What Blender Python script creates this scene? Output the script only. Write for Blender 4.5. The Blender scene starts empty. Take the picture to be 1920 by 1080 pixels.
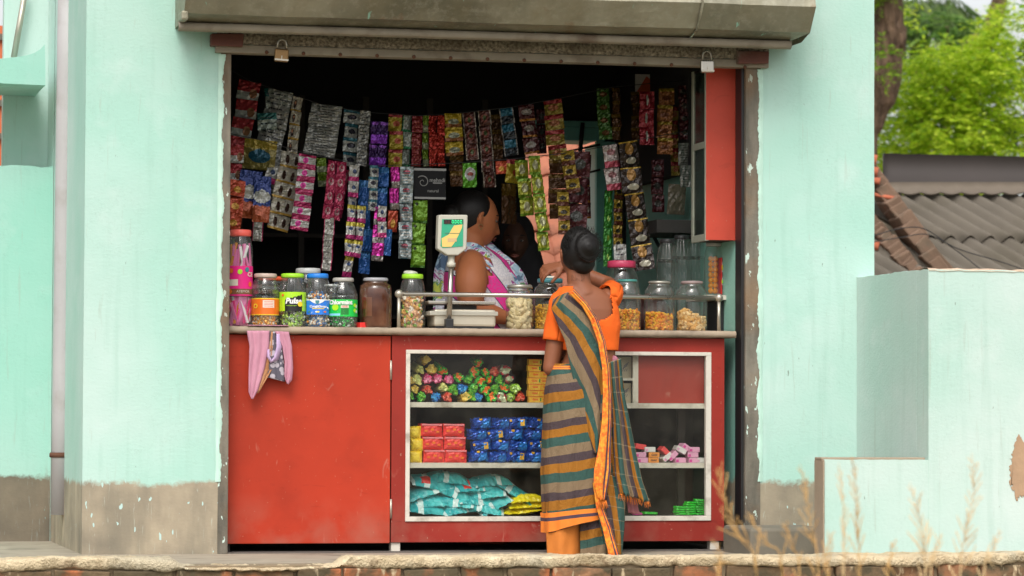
import bpy, math, random
import numpy as np
from mathutils import Vector, Matrix, noise as mnoise
rnd = random.Random(7)
sc = bpy.context.scene
col = sc.collection
R = math.radians
# ---------------------------------------------------------------- camera
F = 6200.0; DIST = 15.5; YAW = R(12.9); PITCH = math.atan(240/F); ROLL = 0.004; CAMZ = 0.637
_fh = Vector((math.sin(YAW), math.cos(YAW), 0)); _r = Vector((math.cos(YAW), -math.sin(YAW), 0)); _z = Vector((0, 0, 1))
_f = (_fh*math.cos(PITCH) + _z*math.sin(PITCH)).normalized()
_u = _r.cross(_f).normalized()
UP = (_u*math.cos(ROLL) - _r*math.sin(ROLL)).normalized(); RT = _f.cross(UP).normalized()
CP = Vector((-DIST*math.sin(YAW), -DIST*math.cos(YAW), CAMZ))
cam = bpy.data.cameras.new('camera'); cam.lens = F/1920*36; cam.sensor_width = 36; cam.clip_start = .1; cam.clip_end = 900
camo = bpy.data.objects.new('camera', cam); col.objects.link(camo)
camo.matrix_world = Matrix(((RT.x, UP.x, -_f.x, CP.x), (RT.y, UP.y, -_f.y, CP.y), (RT.z, UP.z, -_f.z, CP.z), (0, 0, 0, 1)))
cam.dof.use_dof = True; cam.dof.focus_distance = DIST; cam.dof.aperture_fstop = 4.0
sc.camera = camo
# ---------------------------------------------------------------- sky, sun, exposure
SUN_EL, SUN_AZ = R(50), R(200)          # azimuth measured clockwise from +y; sun in front of the shop, to its right
w = bpy.data.worlds.new("World"); sc.world = w; w.use_nodes = True
nt = w.node_tree; bg = nt.nodes['Background']; sky = nt.nodes.new('ShaderNodeTexSky'); sky.sky_type = 'NISHITA'
sky.sun_disc = False; sky.sun_elevation = SUN_EL; sky.sun_rotation = SUN_AZ; sky.dust_density = 4; sky.air_density = 1.0
hs = nt.nodes.new('ShaderNodeHueSaturation'); hs.inputs['Saturation'].default_value = .16; hs.inputs['Value'].default_value = 1.95
nt.links.new(sky.outputs[0], hs.inputs['Color']); nt.links.new(hs.outputs[0], bg.inputs[0]); bg.inputs[1].default_value = .15
sl = bpy.data.lights.new('sun', 'SUN'); sl.energy = 1.35; sl.angle = R(22); sl.color = (1, .95, .87)
so = bpy.data.objects.new('sun', sl); col.objects.link(so)
sd = Vector((math.sin(SUN_AZ)*math.cos(SUN_EL), math.cos(SUN_AZ)*math.cos(SUN_EL), math.sin(SUN_EL)))
so.rotation_euler = sd.to_track_quat('Z', 'Y').to_euler(); so.location = (3, -6, 8)
sc.view_settings.view_transform = 'Standard'; sc.view_settings.look = 'None'; sc.view_settings.exposure = -0.32; sc.view_settings.gamma = 1
# ---------------------------------------------------------------- pixel ray helpers (photo pixel -> point at a real depth)
def ray(px, py): return _f*F + RT*(px-960) - UP*(py-540)
def P(px, py, Y):
    d = ray(px, py); return CP + d*((Y-CP.y)/d.y)
def PXp(px, py, X):
    d = ray(px, py); return CP + d*((X-CP.x)/d.x)
def sc_at(Y): return F/(DIST + Y*math.cos(YAW))
# ---------------------------------------------------------------- node helpers
class G:
    def __init__(s, name):
        s.m_ = bpy.data.materials.new(name); s.m_.use_nodes = True; s.t = s.m_.node_tree; s.b = s.t.nodes['Principled BSDF']
        s.tc = s.t.nodes.new('ShaderNodeTexCoord')
    def lk(s, v, sock):
        if hasattr(v, 'links') or isinstance(v, bpy.types.NodeSocket): s.t.links.new(v, sock)
        elif isinstance(v, (tuple, list)) and len(v) == 3 and sock.type == 'RGBA': sock.default_value = (*v, 1)
        else: sock.default_value = v
    def m(s, op, a, b=0.0, c=None, clamp=False):
        n = s.t.nodes.new('ShaderNodeMath'); n.operation = op; n.use_clamp = clamp
        s.lk(a, n.inputs[0]); s.lk(b, n.inputs[1])
        if c is not None: s.lk(c, n.inputs[2])
        return n.outputs[0]
    def mix(s, f, a, b, mode='MIX'):
        n = s.t.nodes.new('ShaderNodeMix'); n.data_type = 'RGBA'; n.blend_type = mode
        s.lk(f, n.inputs[0]); s.lk(a, n.inputs[6]); s.lk(b, n.inputs[7]); return n.outputs[2]
    def map(s, src, scale=(1, 1, 1), rot=(0, 0, 0), loc=(0, 0, 0)):
        n = s.t.nodes.new('ShaderNodeMapping'); s.t.links.new(src, n.inputs[0])
        n.inputs['Scale'].default_value = scale; n.inputs['Rotation'].default_value = rot; n.inputs['Location'].default_value = loc; return n.outputs[0]
    def noise(s, scale, detail=4, vec=None, rough=.55, dist=0):
        n = s.t.nodes.new('ShaderNodeTexNoise'); n.inputs['Scale'].default_value = scale; n.inputs['Detail'].default_value = detail
        n.inputs['Roughness'].default_value = rough; n.inputs['Distortion'].default_value = dist
        s.t.links.new(vec if vec is not None else s.tc.outputs['Object'], n.inputs[0]); return n.outputs[0]
    def vor(s, scale, vec=None):
        n = s.t.nodes.new('ShaderNodeTexVoronoi'); n.inputs['Scale'].default_value = scale
        s.t.links.new(vec if vec is not None else s.tc.outputs['Object'], n.inputs[0]); return n
    def step(s, v, lo, hi):
        n = s.t.nodes.new('ShaderNodeMapRange'); n.clamp = True; s.lk(v, n.inputs[0]); n.inputs[1].default_value = lo; n.inputs[2].default_value = hi; return n.outputs[0]
    def ramp(s, v, stops, interp='CONSTANT'):
        n = s.t.nodes.new('ShaderNodeValToRGB'); n.color_ramp.interpolation = interp
        while len(n.color_ramp.elements) > 1: n.color_ramp.elements.remove(n.color_ramp.elements[-1])
        n.color_ramp.elements[0].position = stops[0][0]; n.color_ramp.elements[0].color = (*stops[0][1], 1)
        for p, c in stops[1:]: n.color_ramp.elements.new(p).color = (*c, 1)
        s.lk(v, n.inputs[0]); return n.outputs[0]
    def xyz(s, src='Object'):
        n = s.t.nodes.new('ShaderNodeSeparateXYZ'); s.t.links.new(s.tc.outputs[src] if isinstance(src, str) else src, n.inputs[0]); return n.outputs
    def bump(s, h, strength=.3, dist=.01):
        n = s.t.nodes.new('ShaderNodeBump'); n.inputs['Strength'].default_value = strength; n.inputs['Distance'].default_value = dist
        s.lk(h, n.inputs['Height']); s.t.links.new(n.outputs[0], s.b.inputs['Normal'])
    def out(s, color=None, rough=.6, metal=0., **kw):
        if color is not None: s.lk(color, s.b.inputs['Base Color'])
        s.lk(rough, s.b.inputs['Roughness']); s.lk(metal, s.b.inputs['Metallic'])
        for k, v in kw.items(): s.lk(v, s.b.inputs[k.replace('_', ' ')])
        return s.m_
def sh(c, k): return tuple(max(0, min(1, x*k)) for x in c)
def simple(name, c, rough=.6, metal=0., var=.25, scale=12, bump=.15, dirt=None, bs=60, bd=.003, **kw):
    g = G(name); n = g.noise(scale, 5)
    cc = g.mix(n, sh(c, 1-var), sh(c, 1+var))
    if dirt: cc = g.mix(g.m('MULTIPLY', g.step(g.noise(dirt[1], 6), .52, .7), dirt[2]), cc, dirt[0])
    if bump: g.bump(g.noise(bs, 3), bump, bd)
    return g.out(cc, g.m('ADD', g.m('MULTIPLY', n, .15), rough-.07), metal, **kw)
def glassmat(name, tint=(.93, .95, .94), refl=.16, dirt=0.06, dc=(.7, .68, .62), rough=.06):
    g = G(name); t = g.t; t.nodes.remove(g.b)
    tr = t.nodes.new('ShaderNodeBsdfTransparent'); tr.inputs[0].default_value = (*tint, 1)
    gl = t.nodes.new('ShaderNodeBsdfGlossy'); gl.inputs['Roughness'].default_value = rough
    lw = t.nodes.new('ShaderNodeLayerWeight'); lw.inputs[0].default_value = .35
    df = t.nodes.new('ShaderNodeBsdfDiffuse'); df.inputs[0].default_value = (*dc, 1)
    m1 = t.nodes.new('ShaderNodeMixShader'); m2 = t.nodes.new('ShaderNodeMixShader')
    fac = g.m('ADD', g.m('MULTIPLY', lw.outputs['Facing'], refl*2.2), refl*.25, clamp=True)
    t.links.new(fac, m1.inputs[0]); t.links.new(tr.outputs[0], m1.inputs[1]); t.links.new(gl.outputs[0], m1.inputs[2])
    t.links.new(g.m('MULTIPLY', g.step(g.noise(9, 6), .35, .8), dirt*2), m2.inputs[0]); t.links.new(m1.outputs[0], m2.inputs[1]); t.links.new(df.outputs[0], m2.inputs[2])
    t.links.new(m2.outputs[0], t.nodes['Material Output'].inputs[0]); return g.m_
# ---------------------------------------------------------------- object helpers
ORG = {}
def tag(o, label=None, cat=None, group=None, kind=None):
    if label: o['label'] = label
    if cat: o['category'] = cat
    if group: o['group'] = group
    if kind: o['kind'] = kind
    return o
def thing(name, label, cat, loc, group=None):
    o = bpy.data.objects.new(name, None); o.empty_display_size = .05; o.location = loc; col.objects.link(o)
    ORG[o.name] = Vector(loc); return tag(o, label, cat, group)
def kids(o): return [c for c in bpy.data.objects if c.parent == o]
def dup(o, loc, rot=None, parent=None):
    c = o.copy(); col.objects.link(c)
    if parent is not None: c.parent = parent
    else:
        c.location = loc
        if rot: c.rotation_euler = rot
    for k in kids(o): dup(k, None, None, c)
    return c
class MB:
    def __init__(s): s.v = []; s.f = []; s.mi = []; s.uv = []; s.sm = []
    def add(s, vs, fs, mi=0, uv=None, smooth=True):
        b = len(s.v); s.v += [tuple(x) for x in vs]
        for i, f in enumerate(fs):
            s.f.append([b+j for j in f]); s.mi.append(mi); s.sm.append(smooth)
            s.uv.append([uv[j] for j in f] if uv else [(0, 0)]*len(f))
        return s
    def box(s, c, d, rz=0, mi=0, rot=None, jit=0, taper=1.0):
        hx, hy, hz = d[0]/2, d[1]/2, d[2]/2
        vs = [Vector((x*hx*(taper if z > 0 else 1), y*hy*(taper if z > 0 else 1), z*hz)) for z in (-1, 1) for y in (-1, 1) for x in (-1, 1)]
        M = rot if rot is not None else Matrix.Rotation(rz, 3, 'Z')
        vs = [M @ v + Vector(c) + (Vector((rnd.uniform(-jit, jit), rnd.uniform(-jit, jit), rnd.uniform(-jit, jit))) if jit else Vector()) for v in vs]
        return s.add(vs, [(0, 2, 3, 1), (4, 5, 7, 6), (0, 1, 5, 4), (2, 6, 7, 3), (0, 4, 6, 2), (1, 3, 7, 5)], mi, smooth=False)
    def bb(s, x0, x1, y0, y1, z0, z1, mi=0): return s.box(((x0+x1)/2, (y0+y1)/2, (z0+z1)/2), (x1-x0, y1-y0, z1-z0), mi=mi)
    def tube(s, pts, rad, seg=10, mi=0, cap=True, ry=1.0, upv=None):
        pts = [Vector(p) for p in pts]; n = len(pts)
        if not isinstance(rad, (list, tuple)): rad = [rad]*n
        vs = []; fs = []; prev = None
        for i, p in enumerate(pts):
            t = (pts[min(i+1, n-1)] - pts[max(i-1, 0)]).normalized()
            if prev is None: prev = t.orthogonal() if upv is None else Vector(upv)
            a = (prev - t*prev.dot(t))
            a = a.normalized() if a.length > 1e-6 else t.orthogonal().normalized()
            prev = a; b = t.cross(a)
            for k in range(seg):
                an = 2*math.pi*k/seg; vs.append(p + a*math.cos(an)*rad[i] + b*math.sin(an)*rad[i]*ry)
        for i in range(n-1):
            for k in range(seg): fs.append((i*seg+k, i*seg+(k+1) % seg, (i+1)*seg+(k+1) % seg, (i+1)*seg+k))
        if cap: fs += [tuple(reversed(range(seg))), tuple(range((n-1)*seg, n*seg))]
        return s.add(vs, fs, mi)
    def limb(s, pts, rad, seg=24):      # tube with round ends (closed), smooth along its length
        pts = [Vector(p) for p in pts]; rad = list(rad)
        if len(pts) > 2 and seg > 10:
            q = []; rq = []
            for i in range(len(pts)-1):
                p0, p1, p2, p3 = pts[max(i-1, 0)], pts[i], pts[i+1], pts[min(i+2, len(pts)-1)]
                for k in range(6):
                    f = k/6; q.append(.5*((2*p1)+(p2-p0)*f+(2*p0-5*p1+4*p2-p3)*f*f+(3*p1-p0-3*p2+p3)*f**3)); e = f*f*(3-2*f); rq.append(rad[i]*(1-e)+rad[i+1]*e)
            pts, rad = q+[pts[-1]], rq+[rad[-1]]
        a = (pts[0]-pts[1]).normalized(); b = (pts[-1]-pts[-2]).normalized()
        pp = [pts[0]+a*rad[0]*.95, pts[0]+a*rad[0]*.6] + pts + [pts[-1]+b*rad[-1]*.6, pts[-1]+b*rad[-1]*.95]
        rr = [rad[0]*.3, rad[0]*.8] + rad + [rad[-1]*.8, rad[-1]*.3]
        return s.tube(pp, rr, seg)
    def lathe(s, c, prof, seg=32, mi=0, rib=0, nr=0, cap=True, sy=1.0, mis=None):
        vs = []; fs = []; uv = []
        for i, (r, z) in enumerate(prof):
            for k in range(seg):
                a = 2*math.pi*k/seg; q = r*(1+rib*math.sin(a*nr)) if nr else r
                vs.append((c[0]+q*math.cos(a), c[1]+q*math.sin(a)*sy, c[2]+z)); uv.append((k/seg, i/max(1, len(prof)-1)))
        for i in range(len(prof)-1):
            for k in range(seg): fs.append((i*seg+k, i*seg+(k+1) % seg, (i+1)*seg+(k+1) % seg, (i+1)*seg+k))
        if cap: fs += [tuple(reversed(range(seg))), tuple(range((len(prof)-1)*seg, len(prof)*seg))]
        return s.add(vs, fs, mi, uv)
    def ell(s, c, r, seg=12, rings=8, mi=0, rot=None, jit=0):
        vs = []; fs = []; M = rot or Matrix.Identity(3)
        for i in range(rings+1):
            t = math.pi*i/rings
            for k in range(seg):
                a = 2*math.pi*k/seg; j = 1+rnd.uniform(-jit, jit)
                vs.append(M @ Vector((r[0]*math.sin(t)*math.cos(a)*j, r[1]*math.sin(t)*math.sin(a)*j, r[2]*math.cos(t)*j)) + Vector(c))
        for i in range(rings):
            for k in range(seg): fs.append((i*seg+k, (i+1)*seg+k, (i+1)*seg+(k+1) % seg, i*seg+(k+1) % seg))
        return s.add(vs, fs, mi)
    def grid(s, pts, mi=0, uvs=None, flip=False, thick=0):   # pts[i][j]
        n, m = len(pts), len(pts[0]); vs = [Vector(p) for row in pts for p in row]
        uv = uvs or [(j/(m-1), i/(n-1)) for i in range(n) for j in range(m)]
        fs = [((i*m+j), (i*m+j+1), (i+1)*m+j+1, (i+1)*m+j) for i in range(n-1) for j in range(m-1)]
        if flip: fs = [tuple(reversed(f)) for f in fs]
        if not thick: return s.add(vs, fs, mi, uv)
        nr = []
        for i in range(n):
            for j in range(m):
                a = vs[i*m+min(j+1, m-1)]-vs[i*m+max(j-1, 0)]; b = vs[min(i+1, n-1)*m+j]-vs[max(i-1, 0)*m+j]
                c = a.cross(b); nr.append(c.normalized() if c.length > 1e-9 else Vector((0, -1, 0)))
        k = len(vs); vs2 = vs + [v - q*thick for v, q in zip(vs, nr)]
        fs2 = fs + [tuple(x+k for x in reversed(f)) for f in fs]
        ring = [j for j in range(m)] + [i*m+m-1 for i in range(1, n)] + [(n-1)*m+j for j in range(m-2, -1, -1)] + [i*m for i in range(n-2, 0, -1)]
        fs2 += [(ring[(i+1) % len(ring)], ring[i], ring[i]+k, ring[(i+1) % len(ring)]+k) for i in range(len(ring))]
        return s.add(vs2, fs2, mi, uv+uv)
    def prism(s, poly, y0, y1, mi=0):      # poly in (x,z), extruded along y
        n = len(poly); vs = [(x, y0, z) for x, z in poly] + [(x, y1, z) for x, z in poly]
        fs = [tuple(range(n)), tuple(reversed(range(n, 2*n)))] + [((i+1) % n, i, i+n, (i+1) % n+n) for i in range(n)]
        return s.add(vs, fs, mi, smooth=False)
    def build(s, name, mat, parent=None, bevel=0, smooth=None, origin=None):
        me = bpy.data.meshes.new(name)
        if parent is not None: og = ORG[parent.name]
        elif origin is not None: og = Vector(origin)
        else:
            a = np.array(s.v); og = Vector(((a[:, 0].min()+a[:, 0].max())/2, (a[:, 1].min()+a[:, 1].max())/2, a[:, 2].min()))
        me.from_pydata([(v[0]-og.x, v[1]-og.y, v[2]-og.z) for v in s.v], [], s.f)
        for m in (mat if isinstance(mat, (list, tuple)) else [mat]): me.materials.append(m)
        me.polygons.foreach_set('material_index', s.mi)
        me.polygons.foreach_set('use_smooth', [x if smooth is None else smooth for x in s.sm])
        ul = me.uv_layers.new(name='UVMap'); flat = [c for f in s.uv for p in f for c in p]; ul.data.foreach_set('uv', flat)
        me.update()
        o = bpy.data.objects.new(name, me); col.objects.link(o)
        if parent is not None: o.parent = parent
        else: o.location = og
        ORG[o.name] = og
        if bevel:
            b = o.modifiers.new('bevel', 'BEVEL'); b.width = bevel; b.segments = 2; b.limit_method = 'ANGLE'; b.angle_limit = R(40)
        return o
def struct(o): o['kind'] = 'structure'; return o
def remesh(mb, voxel=.005, smooth=4):
    me = bpy.data.meshes.new('tmp'); me.from_pydata(mb.v, [], mb.f); o = bpy.data.objects.new('tmp', me); col.objects.link(o)
    r = o.modifiers.new('r', 'REMESH'); r.mode = 'VOXEL'; r.voxel_size = voxel
    if smooth: sm = o.modifiers.new('s', 'SMOOTH'); sm.iterations = smooth; sm.factor = .5
    dg = bpy.context.evaluated_depsgraph_get(); dg.update(); e = o.evaluated_get(dg); m2 = e.to_mesh()
    out = MB(); out.add([tuple(v.co) for v in m2.vertices], [tuple(p.vertices) for p in m2.polygons])
    e.to_mesh_clear(); bpy.data.objects.remove(o); bpy.data.meshes.remove(me); return out
def text_mesh(s_, size, bold=0.0, shear=0.0):
    cu = bpy.data.curves.new('t', 'FONT'); cu.body = s_; cu.size = size; cu.align_x = 'CENTER'; cu.align_y = 'CENTER'; cu.offset = bold; cu.shear = shear; cu.resolution_u = 3
    o = bpy.data.objects.new('t', cu); col.objects.link(o); dg = bpy.context.evaluated_depsgraph_get(); dg.update(); e = o.evaluated_get(dg); m = e.to_mesh()
    vs = [tuple(v.co) for v in m.vertices]; fs = [tuple(p.vertices) for p in m.polygons]; e.to_mesh_clear(); bpy.data.objects.remove(o); bpy.data.curves.remove(cu)
    return vs, fs
def fbm(x, y, z=0, s=1.0): return mnoise.fractal(Vector((x*s, y*s, z*s)), 1.0, 2.0, 4)
ORDN = ['first', 'second', 'third', 'fourth', 'fifth', 'sixth', 'seventh', 'eighth', 'ninth', 'tenth', 'eleventh', 'twelfth', 'thirteenth', 'fourteenth', 'fifteenth', 'sixteenth']
# ================================================================ MATERIALS
MINT = (.462, .635, .568)
def plaster(name, base, seed=0, plinth=None, white=.25, ck_=1.0):
    g = G(name); ob = g.map(g.tc.outputs['Object'], loc=(seed*3.1, seed*1.7, seed))
    big = g.noise(.9, 4, ob); mid = g.noise(5, 5, ob)
    c = g.mix(g.step(big, .35, .7), (base[0]*.80, base[1]*.95, base[2]*.90), tuple(b+(.74-b)*white for b in base))
    c = g.mix(g.m('MULTIPLY', g.step(mid, .55, .75), .35), c, tuple(b+(.76-b)*.4 for b in base))
    st = g.noise(3, 5, g.map(ob, scale=(7, 7, .5)))                                       # faint run marks
    c = g.mix(g.m('MULTIPLY', g.step(st, .55, .78), .4), c, (base[0]*.66, base[1]*.80, base[2]*.74))
    st2 = g.noise(9, 6, g.map(ob, scale=(5, 5, .35)), dist=.6); c = g.mix(g.m('MULTIPLY', g.step(st2, .63, .72), .35), c, (.36, .42, .34))
    ck = g.noise(1.3, 7, g.map(ob, scale=(1, 1, .8)), rough=.75); c = g.mix(g.m('MULTIPLY', g.m('SUBTRACT', 1, g.step(g.m('ABSOLUTE', g.m('SUBTRACT', ck, .5)), .0, .0035)), .22), c, (.25, .38, .31))
    sp = g.noise(26, 3, g.map(ob, scale=(1.6, 1.6, .7)))
    c = g.mix(g.m('MULTIPLY', g.step(sp, .745, .78), .75), c, (.16, .2, .15))                # chips and specks
    x, y, z = g.xyz(); gp = g.t.nodes.new('ShaderNodeNewGeometry'); wx, wy, wz = g.xyz(gp.outputs[0])
    if plinth is not None:
        e = g.m('ADD', wz, g.m('MULTIPLY', g.m('SUBTRACT', g.noise(9, 8, rough=.7), .5), .13))
        mk = g.m('SUBTRACT', 1, g.step(e, plinth-.012, plinth+.010))
        n2 = g.noise(4, 6); cem = g.mix(g.step(n2, .3, .72), (.235, .20, .14), (.47, .39, .26))
        cem = g.mix(g.m('MULTIPLY', g.step(g.noise(2.2, 4, g.map(ob, scale=(3, 3, .6))), .5, .68), .5), cem, (.17, .155, .11)); cem = g.mix(g.m('MULTIPLY', g.step(g.noise(22, 6, g.map(ob, scale=(4, 4, .4)), dist=1), .62, .7), .5), cem, (.50, .55, .45))
        spl = g.m('GREATER_THAN', g.m('ADD', g.noise(26, 2, g.map(ob, scale=(1.3, 1.3, .5))), g.m('MULTIPLY', g.noise(3, 2), .25)), .835)
        cem = g.mix(spl, cem, sh(base, 1.0)); c = g.mix(mk, c, g.mix(1.0, cem, (ck_, ck_, ck_*1.05), 'MULTIPLY'))
    h = g.m('ADD', g.m('MULTIPLY', g.noise(55, 4, g.map(ob, scale=(1, 1, 1.6))), .7), g.noise(9, 3, ob))
    g.bump(h, .28, .007); return g.out(c, .85)
M = {}
M['mint_left'] = plaster('mint_plaster_left', MINT, 1, .325)
M['mint_right'] = plaster('mint_plaster_right', MINT, 2, .325)
M['mint_recess'] = plaster('mint_plaster_recess', (.39, .635, .55), 3, .325, .12, .55)
M['mint_pale'] = plaster('mint_plaster_pale', (.56, .68, .63), 4)
M['mint_parapet'] = plaster('mint_plaster_parapet', (.53, .64, .59), 5)
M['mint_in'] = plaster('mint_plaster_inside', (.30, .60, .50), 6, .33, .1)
M['raw'] = simple('raw_plaster_patch', (.40, .26, .16), .9, var=.3, bump=.5)
M['cement'] = simple('worn_cement', (.34, .29, .22), .9, var=.3, scale=6, bump=.4, dirt=((.14, .12, .09), 4, .7))
M['cement_dark'] = simple('dark_cement', (.17, .15, .115), .9, var=.35, scale=5, bump=.4)
M['floor_in'] = simple('shop_floor_cement', (.12, .105, .09), .9, var=.3)
g = G('jamb_concrete'); n = g.noise(6, 6, g.map(g.tc.outputs['Object'], scale=(2, 2, .5)))
c = g.mix(g.step(n, .3, .7), (.085, .08, .065), (.25, .22, .175)); c = g.mix(g.m('GREATER_THAN', g.noise(28, 3, g.map(g.tc.outputs['Object'], scale=(1.5, 1.5, .5))), .665), c, (.55, .68, .60))
c = g.mix(g.m('MULTIPLY', g.step(g.noise(2.3, 4), .5, .68), .65), c, (.24, .13, .06))
g.bump(g.noise(60, 4), .6, .006); M['jamb'] = g.out(c, .9, Specular_IOR_Level=.2)
g = G('galvanised_sheet'); n = g.noise(2.2, 6); st = g.noise(4, 5, g.map(g.tc.outputs['Object'], scale=(1.6, 1, .5)))
c = g.mix(g.step(n, .36, .66), (.135, .128, .085), (.31, .29, .21)); n3 = g.noise(26, 7, rough=.7); c = g.mix(g.m('MULTIPLY', g.step(n3, .5, .7), .35), c, (.44, .42, .34)); c = g.mix(g.m('MULTIPLY', g.step(st, .5, .75), .5), c, (.20, .165, .09))
c = g.mix(g.m('MULTIPLY', g.step(g.noise(7, 6), .64, .74), .5), c, (.21, .10, .045))
c = g.mix(g.step(g.noise(8, 4, g.map(g.tc.outputs['Object'], scale=(3.4, 1, .6)), dist=.6), .70, .72), c, (.27, .5, .4))
g.bump(g.m('ADD', g.noise(3.5, 4), g.m('MULTIPLY', g.noise(30, 4), .12)), .6, .03); M['galv'] = g.out(c, .5, .3)
g = G('lintel_grit'); n = g.noise(70, 4); c = g.mix(g.step(n, .35, .7), (.085, .07, .05), (.40, .35, .27)); c = g.mix(g.m('MULTIPLY', g.step(g.noise(5, 4), .45, .7), .7), c, (.10, .08, .055))
g.bump(n, .9, .01); M['grit'] = g.out(c, .95)
M['angle'] = simple('weathered_rail', (.26, .225, .17), .75, var=.35, scale=9, bump=.4, dirt=((.10, .06, .035), 5, .8))
M['rust'] = simple('rusty_iron', (.12, .05, .028), .85, var=.5, scale=25, bump=.5)
M['redwood'] = simple('brown_wood_block', (.13, .045, .032), .7, var=.3, scale=18, bump=.4, dirt=((.3, .4, .33), 8, .3))
def redpaint(name, c, s):
    g = G(name); n = g.noise(2.3, 5, g.map(g.tc.outputs['Object'], loc=(s, s, s))); x, y, z = g.xyz()
    cc = g.mix(g.step(n, .3, .72), sh(c, .84), sh(c, 1.14)); sc1 = g.noise(5, 8, g.map(g.tc.outputs['Object'], scale=(1, 1, 3), rot=(0, .5, 0)), rough=.7, dist=2); cc = g.mix(g.m('MULTIPLY', g.step(sc1, .60, .66), .22), cc, sh(c, .45)); fl = g.noise(70, 3); cc = g.mix(g.m('MULTIPLY', g.m('GREATER_THAN', fl, .72), .7), cc, (.40, .22, .16))
    cc = g.mix(g.m('MULTIPLY', g.step(g.noise(6, 6), .53, .72), .3), cc, sh(c, .6))
    cc = g.mix(g.m('MULTIPLY', g.step(g.noise(13, 7, g.map(g.tc.outputs['Object'], scale=(1, 1, .35)), dist=1.2), .66, .74), .35), cc, (.55, .30, .22))
    gp = g.t.nodes.new('ShaderNodeNewGeometry'); wz = g.xyz(gp.outputs[0])[2]
    dz = g.m('SUBTRACT', 1, g.step(wz, .03, .28)); cc = g.mix(g.m('MULTIPLY', g.m('MULTIPLY', dz, g.step(g.noise(5, 5), .42, .7)), .55), cc, (.34, .17, .12))
    g.bump(g.noise(7, 5), .12, .01); return g.out(cc, g.m('ADD', .46, g.m('MULTIPLY', n, .2)), Specular_IOR_Level=.3)
M['red'] = redpaint('orange_red_paint', (.43, .034, .010), 1); M['red2'] = redpaint('brick_red_paint', (.29, .024, .014), 5); M['red3'] = redpaint('rose_red_paint', (.36, .040, .025), 9)
M['whitewood'] = simple('chipped_white_paint', (.62, .57, .49), .6, var=.12, scale=30, bump=.3, dirt=((.25, .2, .15), 14, .7))
M['counter_top'] = simple('dusty_stone_edge', (.36, .28, .20), .7, var=.25, scale=14, bump=.3, dirt=((.18, .14, .10), 9, .8))
M['dark'] = simple('shade_black_wall', (.018, .017, .018), .95, var=.3)  # near-black colour stands in for the unlit shop interior
M['black'] = simple('black_plastic', (.015, .015, .016), .45)
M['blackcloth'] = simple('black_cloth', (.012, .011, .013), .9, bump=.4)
M['steel'] = simple('brushed_steel', (.45, .42, .37), .28, .9, var=.1, bump=.05)
M['steel_dull'] = simple('dull_steel', (.5, .46, .38), .4, .7, var=.2, bump=.1)
M['brass'] = simple('old_brass', (.26, .155, .065), .45, .7, var=.25, bump=.1)
M['pvc'] = simple('grey_drain_plastic', (.44, .42, .42), .55, var=.12, scale=4, bump=.1, dirt=((.30, .27, .24), 5, .6))
M['teal'] = simple('teal_window_paint', (.20, .52, .44), .6, var=.2)
M['darkwood'] = simple('dark_shelf_wood', (.04, .032, .026), .8, var=.3, bump=.3)
M['glass'] = glassmat('jar_glass'); M['pane'] = glassmat('cabinet_glass', (.95, .96, .94), .10, .016, (.42, .38, .30), .04); M['brownjar'] = glassmat('brown_dusty_jar', (.42, .25, .16), .22, .22, (.42, .20, .11), .2)
# ================================================================ SETTING
def X(px, Y=0, py=700): return P(px, py, Y).x
def Zp(py, px, Y): return P(px, py, Y).z
xL, xR = X(409), X(1426)                # outer edges of the opening
x_p0, x_p1 = X(158, 0, 500), X(1639, 0, 300)
o = MB(); n = 60
gv = []; 
for i in range(61):
    row = []
    for j in range(61):
        xx = -150+i*5.0; yy = -60+j*4.0; row.append((xx, yy, -.50 + .02*fbm(xx, yy, 0, .3)))
    gv.append(row)
g = G('dusty_earth_ground'); c = g.mix(g.noise(.6, 6), (.16, .12, .075), (.27, .22, .14)); c = g.mix(g.step(g.noise(3, 5), .5, .62), c, (.10, .13, .045)); g.bump(g.noise(8, 6), .7, .03)
struct(MB().grid(gv, flip=True).build('ground', g.out(c, .95), origin=(0, 0, -.5)))
m = MB(); m.bb(-4.6, x_p1+3.2, -1.25, 1.9, -.6, 0.0)
struct(m.build('pavement', M['cement'], bevel=.01))
# ---- masonry ledge in the foreground
lt = thing('brick_wall', 'low crumbling brick kerb wall with cream cement cap along the bottom edge', 'wall', (0, -1.4, -.5))
g = G('dirty_brick'); vn = g.vor(3.7); n = g.noise(11, 6)
at = g.t.nodes.new('ShaderNodeNewGeometry')
c = g.ramp(at.outputs['Random Per Island'], [(0, (.15, .09, .045)), (.3, (.115, .085, .045)), (.5, (.30, .13, .06)), (.75, (.16, .11, .06)), (1, (.34, .17, .085))], 'LINEAR')
c = g.mix(g.step(n, .4, .62), c, (.085, .065, .035)); c = g.mix(g.step(g.noise(4, 5), .56, .66), c, (.40, .13, .05)); c = g.mix(g.step(g.noise(16, 5, g.map(g.tc.outputs['Object'], scale=(1.5, 1, .5))), .60, .68), c, (.55, .43, .27))
g.bump(g.noise(30, 5), .9, .012); mbr = g.out(c, .95)
m = MB()
for k in range(5):
    zz = -.002-.085*k; xx = -5+(k % 2)*.12
    while xx < 5.2:
        L = rnd.uniform(.19, .27); m.box((xx+L/2, -1.385+rnd.uniform(-.012, .006), zz-.037), (L-.014, .235, .072), jit=.006, rz=rnd.uniform(-.015, .015)); xx += L
m.build('brickwork', mbr, lt, bevel=.006)
MB().bb(-5, 5.2, -1.482, -1.27, -.5, .012).build('mortar', simple('crumbling_mortar', (.24, .18, .11), .95, var=.5, scale=14, bump=.8), lt)
pts = []
nx = 1100
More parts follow.
